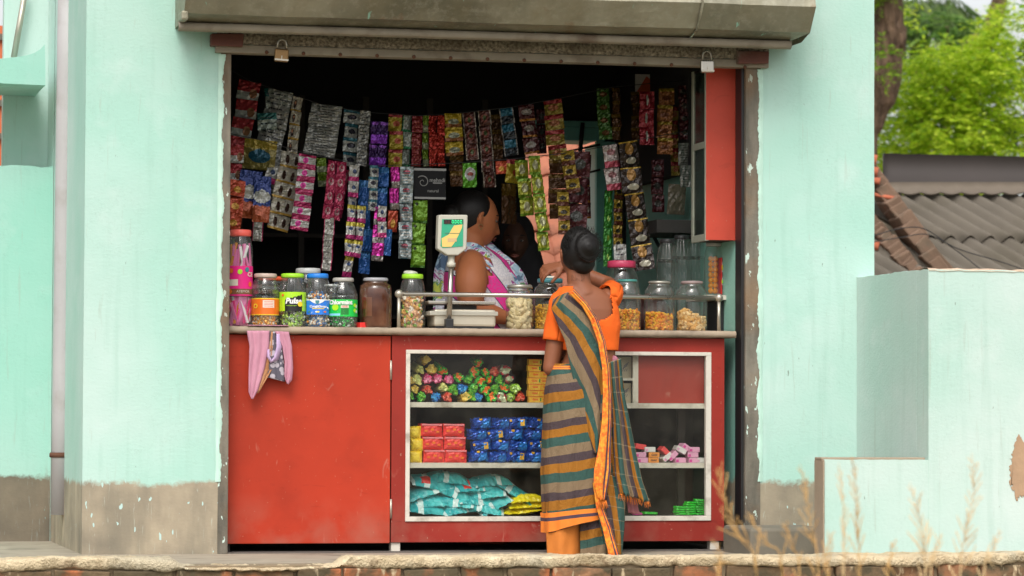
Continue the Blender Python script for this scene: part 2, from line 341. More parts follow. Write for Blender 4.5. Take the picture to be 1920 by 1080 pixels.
for j, (yy, zb) in enumerate([(-1.498, -.010), (-1.515, -.002), (-1.513, .028), (-1.508, .036), (-1.46, .041), (-1.40, .043), (-1.33, .042), (-1.275, .038), (-1.262, .012), (-1.262, -.02)]):
    row = []
    for i in range(nx):
        xx = -5+i*10.2/(nx-1); a = fbm(xx*2.1, yy*3, 0, 1); b = fbm(xx*9, yy*6, 4, 1)
        low = 0
        for (p0, p1, dp) in ((322, 655, .036), (1130, 1700, .006)):
            q0, q1 = X(p0, -1.45, 1040), X(p1, -1.45, 1040); t = min((xx-q0)/.05, (q1-xx)/.05); low = max(low, dp*max(0, min(1, t)))
        z = zb + (.008*a+.005*b+.004*fbm(xx*31, yy*20, 2, 1)+.002*fbm(xx*90, yy*60, 2, 1) if j > 1 else .009*a+.010*b+.006*fbm(xx*31, 0, 2, 1)) - (low if zb > .0 else 0)
        row.append((xx, yy + .012*b + .006*fbm(xx*40, zb*90, 6, 1) + (.01*a if j < 3 else 0), z + .006))
    pts.append(row)
g = G('cream_cement_cap'); c = g.mix(g.step(g.noise(5, 6), .3, .7), (.52, .39, .23), (.80, .66, .44)); c = g.mix(g.m('MULTIPLY', g.step(g.noise(14, 7), .55, .68), .7), c, (.28, .18, .10)); c = g.mix(g.m('MULTIPLY', g.step(g.noise(3.1, 6), .54, .62), .5), c, (.45, .42, .32)); gp = g.t.nodes.new('ShaderNodeNewGeometry')
g.bump(g.m('ADD', g.noise(35, 5), g.noise(110, 3)), 1.0, .014); MB().grid(pts, flip=False).build('cement_cap', g.out(c, .9), lt)
# ---- the shop building
bt = thing('shop_building', 'mint green plastered shop building with a wide street opening', 'building', (0, .2, 0))
zt = 3.6
def rough_wall(mb, x0, x1, z0, z1, y, ny=-1, step_=.06, amp=.004, edge=None, depth=.25):
    nx_ = max(3, int((x1-x0)/step_)); nz = max(3, int((z1-z0)/step_)); rows = []
    for k in range(nz+1):
        zz = z0+(z1-z0)*k/nz; row = []
        for i in range(nx_+1):
            xx = x0+(x1-x0)*i/nx_
            row.append((xx, y+amp*fbm(xx*2.2, zz*2.2, y), zz))
        rows.append(row)
    mb.grid(rows)
m = MB(); rough_wall(m, x_p0, xL+.03, 0, zt, -.002); rough_wall(m, xR-.03, x_p1, 0, zt, -.002); m.bb(x_p0, xL+.03, .006, 1.9, 0, zt); m.bb(xR-.03, x_p1, .006, .45, 0, zt); m.bb(x_p1-.22, x_p1, .46, 2.3, 0, zt)
zlin = Zp(95, 600, 0); m.bb(xL+.03, xR-.03, .02, .22, zlin, zt)
m.build('wall', M['mint_left'], bt)
m = MB(); m.bb(x_p0-.1, x_p1+.1, -.1, 2.5, zt, zt+.15); m.build('roof_slab', M['cement'], bt)
# ragged mint paint edges lapping on to the jambs
pem = simple('mint_paint_lap', (.47, .68, .575), .85, bump=.3)
for (xa, s_) in ((xL, 1), (xR, -1)):
    rows = []; m = MB()
    for k in range(220):
        zz = .33+(zlin-.36)*k/219; e = .006+.013*max(0, fbm(zz*9, s_*3, 1)+.5)+.004*rnd.random()
        rows.append([(xa-s_*(.010+.006*fbm(zz*4, 2, 8)), -.004, zz), (xa, -.008, zz), (xa+s_*(e-.004), -.0105, zz), (xa+s_*e, -.007, zz)])
    m.grid(rows, flip=(s_ < 0)); m.build('paint_edge', pem, bt)
xi = xR-.08                 # inner right wall plane of the room
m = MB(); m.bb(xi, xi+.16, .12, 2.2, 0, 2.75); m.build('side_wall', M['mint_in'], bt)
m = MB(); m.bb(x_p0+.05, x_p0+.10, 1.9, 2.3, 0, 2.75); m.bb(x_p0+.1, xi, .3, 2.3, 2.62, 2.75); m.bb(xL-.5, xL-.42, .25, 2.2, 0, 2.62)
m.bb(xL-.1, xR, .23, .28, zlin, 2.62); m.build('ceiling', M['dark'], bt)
# back wall with window hole
wy = 2.2; wx0, wx1 = X(985, wy, 350), X(1128, wy, 350); wz1, wz0 = Zp(243, 1050, wy), Zp(560, 1050, wy)
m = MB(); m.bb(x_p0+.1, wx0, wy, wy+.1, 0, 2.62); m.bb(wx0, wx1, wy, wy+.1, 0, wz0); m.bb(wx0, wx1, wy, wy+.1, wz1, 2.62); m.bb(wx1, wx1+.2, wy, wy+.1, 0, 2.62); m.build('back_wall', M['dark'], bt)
zmd = Zp(358, 1250, wy); m = MB(); m.bb(wx1+.2, xi, wy, wy+.1, 0, zmd); m.build('back_wall_mint', simple('shade_dimmed_mint', (.14, .28, .24), .85, var=.25, scale=4), bt)  # mint darkened in its colour to put the back wall in shade
m = MB(); m.bb(wx1+.2, xi, wy, wy+.1, zmd, 2.62); m.bb(xi-.06, xi-.004, .75, wy-.002, zmd, 2.61); m.build('upper_wall_shade', M['dark'], bt)  # near-black sheets paint shade over the upper mint walls
m = MB(); m.bb(wx0-.0, wx1+.01, wy-.04, wy-.003, wz1-.06, wz1+.01); m.bb(wx1-.04, wx1+.06, wy-.045, wy-.003, wz0, wz1-.062); m.bb(wx0, wx1+.01, wy-.05, wy-.003, wz1+.012, wz1+.045)
m.build('window', M['teal'], bt, bevel=.004)
m = MB(); m.bb(wx1-.008, wx1+.1, wy+.0, wy+.34, wz0, wz1-.062); m.bb(wx0, wx1-.01, wy+.0, wy+.34, wz1-.05, wz1+.05); m.build('window_reveal', M['mint_pale'], bt)
m = MB(); xc = X(1081, wy, 260)
m.tube([(X(1084, wy, 237), wy-.1, Zp(230, 1084, wy-.1)), (X(1079, wy, 290), wy-.1, Zp(290, 1079, wy-.1))], .012)
for a, b in (((1060, 285), (1125, 271)), ((1080, 330), (1125, 318)), ((1060, 300), (1070, 480))): m.tube([P(a[0], a[1], wy-.1), P(b[0], b[1], wy-.1)], .006)
m.build('window_bar', M['black'], bt)
struct(MB().bb(x_p0+.1, xi, -.0, 2.2, .0, .004).build('floor', M['floor_in']))
# parapet to the right (stepped garden wall)
pt = thing('stepped_wall', 'stepped mint garden wall projecting from the right side of the shop', 'wall', (X(1740, -1), -1, 0))
yf = -1.0; xs = X(1741, yf, 700); zt1 = Zp(505, 1741, yf); xe = xs+2.6; zlow = Zp(862, 1640, yf); x0 = X(1546, yf, 900)
def ragged_box(mb, x0, x1, y0, y1, z0, z1, seed, amp=.006):
    n_ = max(4, int((x1-x0)/.03)); k = max(2, int((y1-y0)/.04)); tops = []
    for i in range(n_+1):
        xx = x0+(x1-x0)*i/n_; tops.append([(xx, y0+(y1-y0)*j/k, z1+amp*(fbm(xx*11, (y0+(y1-y0)*j/k)*11, seed)+(.6*fbm(xx*40, j, seed)))) for j in range(k+1)])
    mb.grid(tops, flip=True)
    mb.grid([[(p[0][0], y0, z0) for p in tops], [p[0] for p in tops]]); mb.grid([[(p[-1][0], y1, z0) for p in tops], [p[-1] for p in tops]], flip=True)
    mb.grid([[(x0, q[1], z0) for q in tops[0]], tops[0]], flip=True); mb.grid([[(x1, q[1], z0) for q in tops[-1]], tops[-1]])
m = MB(); ragged_box(m, xs, xe, yf, yf+.16, -.5, zt1, 3); ragged_box(m, xs, xs+.14, yf+.162, -.0, 0, zt1+.003, 8, .008); m.build('tall_wall', M['mint_parapet'], pt, smooth=False)
m = MB(); ragged_box(m, x0, xs+.06, yf+.002, yf+.12, -.5, zlow, 5, .003); m.build('low_wall', M['mint_parapet'], pt, smooth=False)
mraw = simple('bare_render_edge', (.33, .26, .185), .9, var=.2, bump=.4)
m = MB(); m.box((x0-.004, yf+.06, (zlow-.5)/2+.0), (.008, .13, zlow+.5-.002)); m.box(((x0+xs)/2-.01, yf+.065, zlow+.004), (xs-x0+.0, .10, .012)); m.build('bare_edge', mraw, pt, bevel=.004)
m = MB(); # exposed render patch on the tall wall
cx, cz = P(1925, 880, yf).x, P(1925, 880, yf).z
poly = [(cx+.085*math.cos(a)*(1+.35*fbm(math.cos(a)*2, math.sin(a)*2, 3)+.16*fbm(math.cos(a)*14, math.sin(a)*14, 5)), cz+.14*math.sin(a)*(1+.3*fbm(math.cos(a)*3, math.sin(a)*3, 9)+.16*fbm(math.cos(a)*14, math.sin(a)*14, 6))) for a in [i*math.pi/90 for i in range(180)]]
m.prism(poly, yf-.004, yf+.01); m.build('bare_patch', M['raw'], pt)
m = MB()
for (a, b) in (((xs+.002, zt1+.003), (xe, zt1+.003)),):
    rows = []
    for j, yy in enumerate((yf-.004, yf+.02, yf+.08, yf+.15)):
        rows.append([(a[0]+(b[0]-a[0])*i/90, yy, zt1+.006+.008*fbm(i*.7, yy*9, 2)-(.012 if j == 0 else 0)) for i in range(91)])
    m.grid(rows)
m.build('broken_crest', simple('broken_render_crest', (.55, .40, .28), .9, var=.3, scale=30, bump=.6), pt)
st = thing('door_step', 'grey cement step block in the corner right of the opening', 'step', (X(1470, -.3), -.3, 0))
m = MB(); m.bb(X(1400, -.45, 1000), X(1555, -.45, 1000), -.5, -.06, -.02, Zp(990, 1470, -.5)); m.build('block', M['cement_dark'], st, bevel=.015)
# left recess: low wall, canopy, upper wall
yb = 1.62
rt = thing('veranda_wall', 'mint green veranda wall set back at the far left with a broken top', 'wall', (X(50, yb), yb, 0))
xw = X(97, yb, 600); zw = Zp(311, 50, yb)
m = MB(); ragged_box(m, xw-2.2, xw, yb, yb+.15, 0, zw, 4, .010); m.build('low_wall', M['mint_recess'], rt, smooth=False)
m = MB(); m.bb(X(6, 1.96, 200), x_p0+.0, 1.96, 2.06, -.4, 4.2); m.build('upper_wall', M['mint_pale'], rt)
m = MB(); m.bb(xw+.002, x_p0-.004, yb-.0, 1.955, 0, 4.2); m.build('corner_strip', M['mint_pale'], rt)
# canopy with upswept edge
ct = thing('concrete_canopy', 'mint concrete canopy ledge with an upswept end at the far left', 'canopy', (X(30, 1.5), 1.6, Zp(195, 30, 1.4)))
poly = []
for px, py in [(-300, 122), (-100, 116), (0, 110), (30, 107), (50, 104), (65, 99), (76, 92), (84, 83), (85, 120), (85, 160), (0, 156), (-300, 146)]: q = P(px, py, 1.35); poly.append((q.x, q.z))
m = MB(); m.prism(poly[::-1], 1.35, 1.43); x_a, x_b = P(-300, 150, 1.35).x, P(85, 158, 1.35).x; zb_ = P(40, 158, 1.35).z
m.bb(x_a, x_b, 1.432, 1.955, zb_, zb_+.07); m.build('slab', M['mint_recess'], ct)
m = MB(); m.tube([P(48, -20, 1.9), P(26, 108, 1.9)], .016); tag(m.build('steel_pole', M['steel_dull']), 'slanting grey metal pole rising above the mint canopy', 'pole')
# orange house far left
ht = thing('orange_house', 'sliver of an orange brick house behind the left edge', 'house', (X(-120, 6, 300), 6, 0))
MB().bb(X(-700, 6, 300), X(7, 6, 300), 6, 9, -.5, Zp(48, 5, 6)).build('wall', simple('orange_wall', (.62, .17, .07), .9, var=.25, scale=3, bump=.4, dirt=((.2, .09, .05), 3, .8)), ht)
m = MB(); 
for k in range(7): m.bb(X(-700, 6, 300), X(8, 6, 300), 5.97, 5.995, Zp(70+k*62, 5, 6)-.02, Zp(70+k*62, 5, 6)+.02)
m.build('ledge', M['cement_dark'], ht)
# drain pipe
dp = thing('drain_pipe', 'grey plastic drain pipe in the corner left of the shop', 'pipe', (X(118, .9), .9, 0))
pts = [P(128+(-14)*t, -60+1025*t, .95) for t in (0, .2, .4, .6, .8, 1)]
m = MB(); m.tube(pts, .049, 24); m.build('pipe', M['pvc'], dp)
m = MB(); m.tube([P(136, -60, .85), P(130, 1015, .85)], .008); m.build('thin_conduit', M['teal'], dp)
q = P(115, 853, .95); m = MB(); m.lathe((q.x, q.y, q.z-.012), [(.050, 0), (.054, 0), (.054, .024), (.050, .024)], 24, cap=False); m.tube([P(93, 853, .93), P(138, 856, .9)], .010); m.build('clamp', M['rust'], dp)
# ---- opening frame
ft = thing('roller_shutter', 'weathered frame of the rolling shutter round the shop opening', 'shutter', (0, 0, 0))
zj = Zp(87, 420, 0)
m = MB(); m.bb(xL+.002, X(429), -.006, .10, -.0, zj); m.build('jamb', M['jamb'], ft, bevel=.003)
m = MB(); m.bb(X(1397), xR-.002, -.006, .10, -.0, Zp(120, 1400, 0)); m.build('jamb', M['jamb'], ft, bevel=.003)
m = MB(); m.bb(X(1392), X(1397)-.001, .02, .12, 0, Zp(120, 1400, 0)); m.build('jamb_gap_shade', M['black'], ft)  # black strip stands in for the shaded gap inside the right jamb
zl0, zl1, zl2 = Zp(104, 600, -.02), Zp(89, 600, -.02), Zp(66, 600, -.02)
m = MB(); m.bb(X(398), X(1437), -.035, .05, zl0, zl1); m.build('bottom_rail', M['angle'], ft, bevel=.003)
rows = []
for j, (yy, zz) in enumerate([(-.03, zl1+.001), (-.045, zl1+.02), (-.045, zl2-.01), (-.03, zl2+.03)]):
    rows.append([(X(400)+(X(1436)-X(400))*i/200, yy+.006*fbm(i*.35, j*2), zz+.004*fbm(i*.3, j)) for i in range(201)])
MB().grid(rows).build('grit_band', M['grit'], ft)
k = 0
for px in range(500, 1420, 69):
    m = MB(); q = P(px, 98+(px-500)*.031, -.037); m.lathe((q.x, q.y-.004, q.z), [(.001, 0)], 3) if 0 else m.ell((q.x, q.y, q.z), (.009, .006, .009)); m.build('bolt', M['rust'], ft)
for a, b in (((395, 62), (456, 88)), ((1383, 95), (1441, 120))):
    q0, q1 = P(a[0], a[1], -.06), P(b[0], b[1], -.06); m = MB(); m.box(((q0.x+q1.x)/2, -.035, (q0.z+q1.z)/2), (q1.x-q0.x, .06, q0.z-q1.z), jit=.004); m.build('end_block', M['redwood'], ft, bevel=.005)
# galvanised shutter housing
hb = thing('shutter_housing', 'dull galvanised sheet housing of the rolling shutter above the opening', 'shutter box', (0, -.2, Zp(57, 400, -.2)))
pr = [(-.05, -100), (-.36, -70), (-.42, 14), (-.33, 62), (-.31, 64), (-.20, 80)]
zz = [Zp(p[1], 1530-(12 if p[1] > 20 else 0), p[0]) for p in pr]
xa, xb = P(349, 10, -.40).x, P(1530, 10, -.42).x
rows = []
for (yy, _), z in zip(pr, zz):
    ins = .0 if yy < -.25 else .06
    row = []
    for i in range(121):
        t = i/120; xx = xa+(xb-ins-xa)*t
        row.append((xx, yy+.006*fbm(xx*3, z*3, 2)*(1 if yy < -.3 else .6), z+.005*fbm(xx*1.7, z, 7)))
    rows.append(row)
m = MB(); m.grid(rows, flip=True)
m.add([(xb, y_, z) for (y_, _), z in zip(pr, zz)]+[(xb, 0, zz[-1]), (xb, 0, zz[0])], [tuple(range(len(pr)+2))]); m.add([(xa, y_, z) for (y_, _), z in zip(pr, zz)]+[(xa, 0, zz[-1]), (xa, 0, zz[0])], [tuple(reversed(range(len(pr)+2)))])
m.build('cover_sheet', M['galv'], hb, smooth=False)
zl = zz[-1]; rows = []
x0l = P(333, 50, -.2).x; x1l = xb-.06
for (yy, dz) in ((-.205, .004), (-.235, -.004), (-.24, -.022), (-.22, -.034), (-.215, -.028)):
    rows.append([(x0l+(x1l-x0l)*i/100, yy+.003*fbm(i*.4, yy*5), zl+dz+.002*fbm(i*.35, 3)) for i in range(101)])
m = MB(); m.grid(rows, thick=.004); m.build('drip_lip', M['angle'], hb)
m = MB(); m.bb(x0l, P(349, 10, -.4).x+.02, -.34, -.2, zl, zl+.045); m.build('end_flange', M['galv'], hb, bevel=.01)
sx = P(1310, 40, -.38).x; m = MB(); m.grid([[(sx+.012*0+o_, y_-.005, z) for o_ in (0, .012)] for (y_, _), z in zip(pr[1:], zz[1:])], flip=True, thick=.003); m.build('seam_strip', M['galv'], hb)
# padlocks
def padlock(px, py, mat, lab, rot, wpx=30):
    q = P(px, py, -.075); t = thing('padlock', lab, 'padlock', (q.x, q.y, q.z-.04), 'padlocks hanging from the shutter rail'); s_ = wpx*.86/400
    m = MB(); m.box((q.x, q.y, q.z-.005), (s_, .022, s_*.92)); m.build('body', mat, t, bevel=.006)
    m = MB(); m.box((q.x, q.y-.012, q.z-s_*.40), (s_*.98, .006, .008)); m.box((q.x, q.y-.0125, q.z-.015), (.004, .003, .016)); m.build('keyway_plate', [M['steel_dull']], t)
    m = MB(); r_ = s_*.32; m.tube([(q.x-r_, q.y, q.z+s_*.4)]+[(q.x-r_*math.cos(a), q.y, q.z+s_*.75+r_*math.sin(a)) for a in [i*math.pi/8 for i in range(9)]]+[(q.x+r_, q.y, q.z+s_*.4)], .0045, 8); m.build('shackle', M['steel'], t)
    m = MB()
    t.rotation_euler = (0, rot, 0)
padlock(527, 102, M['brass'], 'brass padlock hanging at the left end of the lintel', R(3)); padlock(1326, 123, M['steel'], 'silver padlock hanging at the right end of the lintel', R(-1))
# ================================================================ COUNTER
YC = .12
def cz_(py, px=900, Y=YC): return P(px, py, Y).z
cx0, cxm, cx1 = X(426, YC), X(734, YC), X(1357, YC)
CT = Zp(616, 900, .08)                     # counter top height
ctr = thing('counter', 'long red painted shop counter with a glazed display case under a stone edge', 'counter', (X(900, YC), YC, 0))
zt_ = CT-.034; zb0 = .045
# panel door on the left
m = MB(); m.bb(cx0, cxm-.006, YC-.012, YC+.012, zb0-.004, zt_-.004); d = m.build('door', M['red'], ctr, bevel=.003)
for py in (694, 954):
    m = MB(); q = P(733, py, YC-.014); m.tube([(q.x, q.y, q.z-.045), (q.x, q.y, q.z+.045)], .0055, 8); m.build('hinge', M['steel_dull'], d)
m = MB(); m.bb(cx0, cx0+.02, YC+.013, .62, 0.004, zt_); m.bb(cxm-.012, cxm+.008, YC+.014, .62, .05, zt_); m.bb(cx1-.02, cx1-.001, YC+.02, .62, zb0, zt_); m.bb(cx0+.021, cxm-.013, .58, .62, .05, zt_); m.build('carcass', M['darkwood'], ctr)
# glazed case frame
gx0, gx1 = X(768, YC), X(1322, YC); gz1, gz0 = cz_(664), cz_(968, 1000)
fx0, fx1 = X(760, YC), X(1332, YC); fz1, fz0 = cz_(657), cz_(977, 1000)
m = MB(); m.bb(cxm, cx1, YC-.01, YC+.015, fz1, zt_-.002); m.bb(cxm, cx1, YC-.01, YC+.015, zb0, fz0); m.bb(cxm, fx0, YC-.0105, YC+.0145, fz0+.0002, fz1-.0002); m.bb(fx1, cx1, YC-.0105, YC+.0145, fz0+.0002, fz1-.0002)
m.build('face_frame', M['red2'], ctr)
m = MB(); m.bb(fx0, fx1, YC-.018, YC+.012, gz1, fz1); m.bb(fx0, fx1, YC-.018, YC+.012, fz0, gz0); m.bb(fx0, gx0, YC-.0175, YC+.012, gz0, gz1); m.bb(gx1, fx1, YC-.0175, YC+.012, gz0, gz1); m.build('glazing_bead', M['whitewood'], ctr, bevel=.002)
m = MB(); m.bb(gx0-.004, gx1+.004, YC+.004, YC+.008, gz0-.004, gz1+.004); m.build('glass_pane', M['pane'], ctr)
SH = [cz_(755, 1000), cz_(868, 1000), cz_(968, 1000)]      # shelf tops
for z_ in SH[:2]:
    m = MB(); m.bb(gx0-.005, gx1+.005, YC+.016, .56, z_-.024, z_); m.build('shelf', M['whitewood'], ctr)
m = MB(); m.bb(cxm+.01, cx1-.025, YC+.016, .56, SH[2]-.03, SH[2]); m.bb(cxm+.01, cx1-.022, .565, .60, .05, zt_); m.build('back_board', M['darkwood'], ctr)
xm = X(1186, YC+.03); m = MB(); m.bb(xm, xm+.026, YC+.02, YC+.04, SH[0], gz1); m.bb(X(1150, YC), xm, YC+.022, YC+.04, SH[0]+.108, SH[0]+.118); m.build('mullion', M['whitewood'], ctr)
m = MB(); m.bb(xm+.027, gx1+.003, YC+.03, YC+.045, SH[0]+.001, gz1+.003); m.build('inner_panel', M['red3'], ctr)
m = MB(); m.bb(X(1272, .3), X(1285, .3), .3, .33, SH[2], SH[1]-.025); m.bb(X(1272, .3), X(1285, .3), .3, .33, SH[1], SH[0]-.025); m.build('inner_post', M['darkwood'], ctr)
# stone top edge
n_ = 150; rows = []; xa, xb = X(427, .07), X(1380, .07)
for (yy, zz) in ((.60, 0), (.075, 0), (.068, -.004), (.066, -.018), (.07, -.030), (.10, -.0335), (.60, -.0335)):
    rows.append([(xa+(xb-xa)*i/n_, yy+.002*fbm(i*.6, yy), CT+zz+.0022*fbm(i*.5, zz*40)) for i in range(n_+1)])
m = MB(); m.grid(rows, flip=True); m.bb(xb-.004, xb, .07, .6, CT-.033, CT-.001); m.build('stone_top', M['counter_top'], ctr)
for px in (742, 1340):
    m = MB(); q = P(px, 1018, YC); m.bb(q.x-.022, q.x+.022, YC, YC+.06, .0, zb0-.001); m.build('foot', M['whitewood'], ctr, bevel=.004)
# ---- rail
q0, q1 = P(748, 551, .13), P(1348, 555, .13); zr = q0.z
rl = thing('counter_rail', 'steel guard rail with ball ends along the counter top', 'rail', ((q0.x+q1.x)/2, .13, CT))
MB().tube([(q0.x, .13, zr), (q1.x, .13, zr)], .0105, 16).build('tube', M['steel'], rl)
for q in (q0, q1):
    MB().ell((q.x, .13, zr), (.020,)*3, 20, 14).build('ball_end', M['steel_dull'], rl)
    MB().tube([(q.x, .13, CT+.001), (q.x, .13, zr-.018)], .0085, 12).build('post', M['steel_dull'], rl)
# ---- hanging cabinet
hx0, hx1 = X(1323, .14), X(1391, .14); hz1, hz0 = Zp(126, 1350, .14), Zp(450, 1350, .14)
hc = thing('hanging_cabinet', 'red wooden hanging cabinet with a glazed side high at the right of the opening', 'cabinet', ((hx0+hx1)/2, .3, hz0))
Yb = .14
while P(1296, 300, Yb).x < hx0-.004: Yb += .01
MB().bb(hx0, hx1, .14, .155, hz0, hz1).build('side_panel', redpaint('cabinet_side_red', (.50, .062, .035), 3), hc)
m = MB(); m.bb(hx0+.004, hx1, .156, Yb, hz0, hz0+.015); m.bb(hx0+.004, hx1, .156, Yb, hz1-.015, hz1); m.bb(hx1-.01, hx1-.001, .156, Yb, hz0+.016, hz1-.016); m.build('carcass', M['darkwood'], hc)
m = MB(); zmid = Zp(272, 1310, .2)
m.bb(hx0-.002, hx0+.014, .141, .165, hz0-.004, hz1); m.bb(hx0-.002, hx0+.014, Yb-.03, Yb, hz0-.004, hz1); m.bb(hx0-.001, hx0+.013, .166, Yb-.031, hz0-.004, hz0+.03); m.bb(hx0-.001, hx0+.013, .166, Yb-.031, zmid-.016, zmid+.016); m.build('door_frame', simple('grey_green_frame', (.33, .34, .27), .7, var=.3, scale=20, bump=.3), hc, bevel=.002)
MB().bb(hx0+.004, hx0+.007, .165, Yb-.03, hz0, hz1).build('glass_pane', glassmat('green_dull_glass', (.35, .45, .38), .3, .2, (.12, .16, .13), .15), hc)
# shelves at the right inside
rs = thing('wall_shelf', 'dark wall shelf inside the shop at the right below the snack strips', 'shelf', (X(1260, .9), .9, Zp(436, 1260, .9)))
MB().bb(X(1216, .9), xi, .75, 1.25, Zp(436, 1260, .75), Zp(412, 1260, .75)).build('board', simple('dark_shelf_board', (.06, .055, .05), .8, bump=.3), rs)
MB().tube([P(1222, 436, 1.1), P(1245, 480, 1.9)], .01).build('bracket', M['black'], rs)
r2 = thing('side_shelf', 'small white shelf board at the right end of the counter holding the red box', 'shelf', (X(1345, .4), .4, Zp(553, 1345, .4)))
m = MB(); m.bb(X(1320, .3), xi-.001, .3, .62, Zp(562, 1340, .3), Zp(553, 1340, .3)); m.build('board', M['whitewood'], r2)
m = MB(); m.bb(X(1344, .36), xi-.002, .34, .60, CT+.001, Zp(563, 1340, .3)); m.build('support', M['black'], r2)
lb = thing('shade_rack', 'added near-black rack that keeps the back of the shop dark', 'rack', (X(700, 1.9), 1.95, 0))  # rack added in near-black so the back of the room stays dark
for k in range(5): MB().bb(X(440, 1.9), X(905, 1.9), 1.85, 2.15, .3+.42*k, .32+.42*k).build('shelf', M['darkwood'], lb)
for px in (445, 560, 680, 800, 903): MB().bb(X(px, 1.9)-.015, X(px, 1.9)+.015, 1.84, 1.87, 0, 2.3).build('upright', M['darkwood'], lb)
# ================================================================ JARS
def bend(vs, cx, cy, r, a0, z0):
    out = []
    for x, y, z in vs:
        a = a0 + x/r; out.append((cx+(r+.0008+z)*math.sin(a), cy-(r+.0008+z)*math.cos(a), z0+y))
    return out
def patch(mb, cx, cy, r, a0, a1, z0, z1, mi=0, seg=None, off=.0):
    n = seg or max(2, int(abs(a1-a0)/.12)); vs = []
    for i in range(n+1):
        a = a0+(a1-a0)*i/n
        for z in (z0, z1): vs.append((cx+(r+off)*math.sin(a), cy-(r+off)*math.cos(a), z))
    mb.add(vs, [(2*i, 2*i+2, 2*i+3, 2*i+1) for i in range(n)], mi)
def disc(mb, cx, cy, r, a, z, rx, rz, mi, off=.0012, seg=20):
    vs = [(math.cos(t)*rx, math.sin(t)*rz, off) for t in [2*math.pi*k/seg for k in range(seg)]]; mb.add(bend(vs, cx, cy, r, a, z), [tuple(range(seg))], mi)
def txt(mb, s_, size, cx, cy, r, a, z, mi, bold=.0, off=.0016, shear=0, sx=1.0):
    vs, fs = text_mesh(s_, size, bold, shear); mb.add(bend([(x*sx, y, off) for x, y, _ in vs], cx, cy, r, a, z), fs, mi, smooth=False)
def pm(name, c, rough=.35, metal=0., **k): 
    if name not in M: M[name] = simple(name, c, rough, metal, var=.12, bump=.05, **k)
    return M[name]
VA = -R(12.9)      # azimuth offset so labels face the street viewer
def fill(mb, cx, cy, r, z0, z1, n, size, nm, shape='chip', slope=0):
    mb.lathe((cx, cy, 0), [(r*.66, z0), (r*.68, z0+.01), (r*.68, z1-size*1.4), (r*.5, z1-size*.6), (.003, z1-size*.4)], 20, mi=0)
    for i in range(n):
        a = rnd.uniform(-math.pi, math.pi) if rnd.random() < .2 else rnd.uniform(-2.2, .9)-.3+.6
        top = rnd.random() < .18; ml = .93-size*(1.25 if shape == 'wrap' else .7)/r; rr = r*(rnd.uniform(.2, ml) if top else rnd.uniform(ml-.08, ml)); zz = z1+rnd.uniform(-.01, .006) if top else rnd.uniform(z0+size*.6, z1)
        zz += slope*math.sin(a)*(zz-z0)/(z1-z0)
        c_ = (cx+rr*math.sin(a), cy-rr*math.cos(a), zz); rot = Matrix.Rotation(rnd.uniform(0, 6.28), 3, 'Z') @ Matrix.Rotation(rnd.uniform(0, 3.14), 3, 'X') @ Matrix.Rotation(rnd.uniform(0, 3.14), 3, 'Y')
        s_ = size*rnd.uniform(.75, 1.25)
        if shape == 'chip': mb.ell(c_, (s_, s_*.6, s_*.35), 7, 4, rnd.randrange(nm), rot, .15)
        elif shape == 'lump': mb.ell(c_, (s_, s_*.85, s_*.62), 9, 6, rnd.randrange(nm), rot, .22)
        elif shape == 'ball': mb.ell(c_, (s_*.8,)*3, 8, 5, rnd.randrange(nm))
        elif shape == 'noodle': mb.tube([Vector(c_)+rot@Vector((s_*1.5*math.cos(t), s_*1.2*math.sin(t), s_*.4*t)) for t in (0, 1, 2, 3)], s_*.28, 5, rnd.randrange(nm))
        elif shape == 'wrap':
            mb.ell(c_, (s_, s_*.55, s_*.5), 7, 5, rnd.randrange(nm), rot, .2); 
            for sg in (-1, 1): q = Vector(c_)+rot@Vector((sg*s_*1.3, 0, 0)); mb.ell(q, (s_*.4, s_*.55, s_*.1), 5, 3, rnd.randrange(nm), rot, .3)
        elif shape == 'stick': mb.box(c_, (s_*.5, s_*.3, s_*4), rot=Matrix.Rotation(rnd.uniform(-.35, .35), 3, 'Y') @ Matrix.Rotation(rnd.uniform(-.3, .3), 3, 'X'), mi=rnd.randrange(nm))
def jar(px, top, base, hw, Y, label, lid, lh=.03, lw=.72, neck=.16, rib=0, nr=0, ringz=(), sq=False, glass='glass', body=None, group='jars on the counter', zbase=None, name='jar'):
    q = P(px, base, Y); zb = CT+.0015 if zbase is None else zbase; s_ = 1/sc_at(Y); r = hw*s_
    zt = P(px, top, Y).z; H = zt-zb-lh
    t = thing(name, label, 'jar', (q.x, Y, zb), group)
    pr_ = [(r*.5, .0), (r*.9, .001), (r*.98, .008), (r, .02), (r, H*(1-neck)-.03), (r*.985, H*(1-neck)-.01), (r*.93, H*(1-neck)+.012), (r*(lw+.06), H-.014), (r*lw*.97, H-.006), (r*lw*.97, H+.004)]
    if ringz:
        pr2 = []
        for i in range(len(pr_)-1):
            pr2.append(pr_[i])
            if i == 3:
                for zf in ringz: z_ = H*zf; pr2 += [(r, z_-.008), (r*.955, z_-.002), (r*.955, z_+.002), (r, z_+.008)]
        pr_ = pr2+[pr_[-1]]
    MB().lathe((q.x, Y, zb), pr_, 48, rib=rib, nr=nr, cap=False).build('glass_body', M[glass], t)
    lr = r*lw*1.04
    MB().lathe((q.x, Y, zb+H), [(lr, 0), (lr*1.03, .002), (lr*1.03, lh-.006), (lr*.97, lh-.001), (lr*.85, lh)], 40, rib=.012, nr=20).build('lid', M[lid] if isinstance(lid, str) else lid, t)
    return t, q.x, Y, zb, r, H
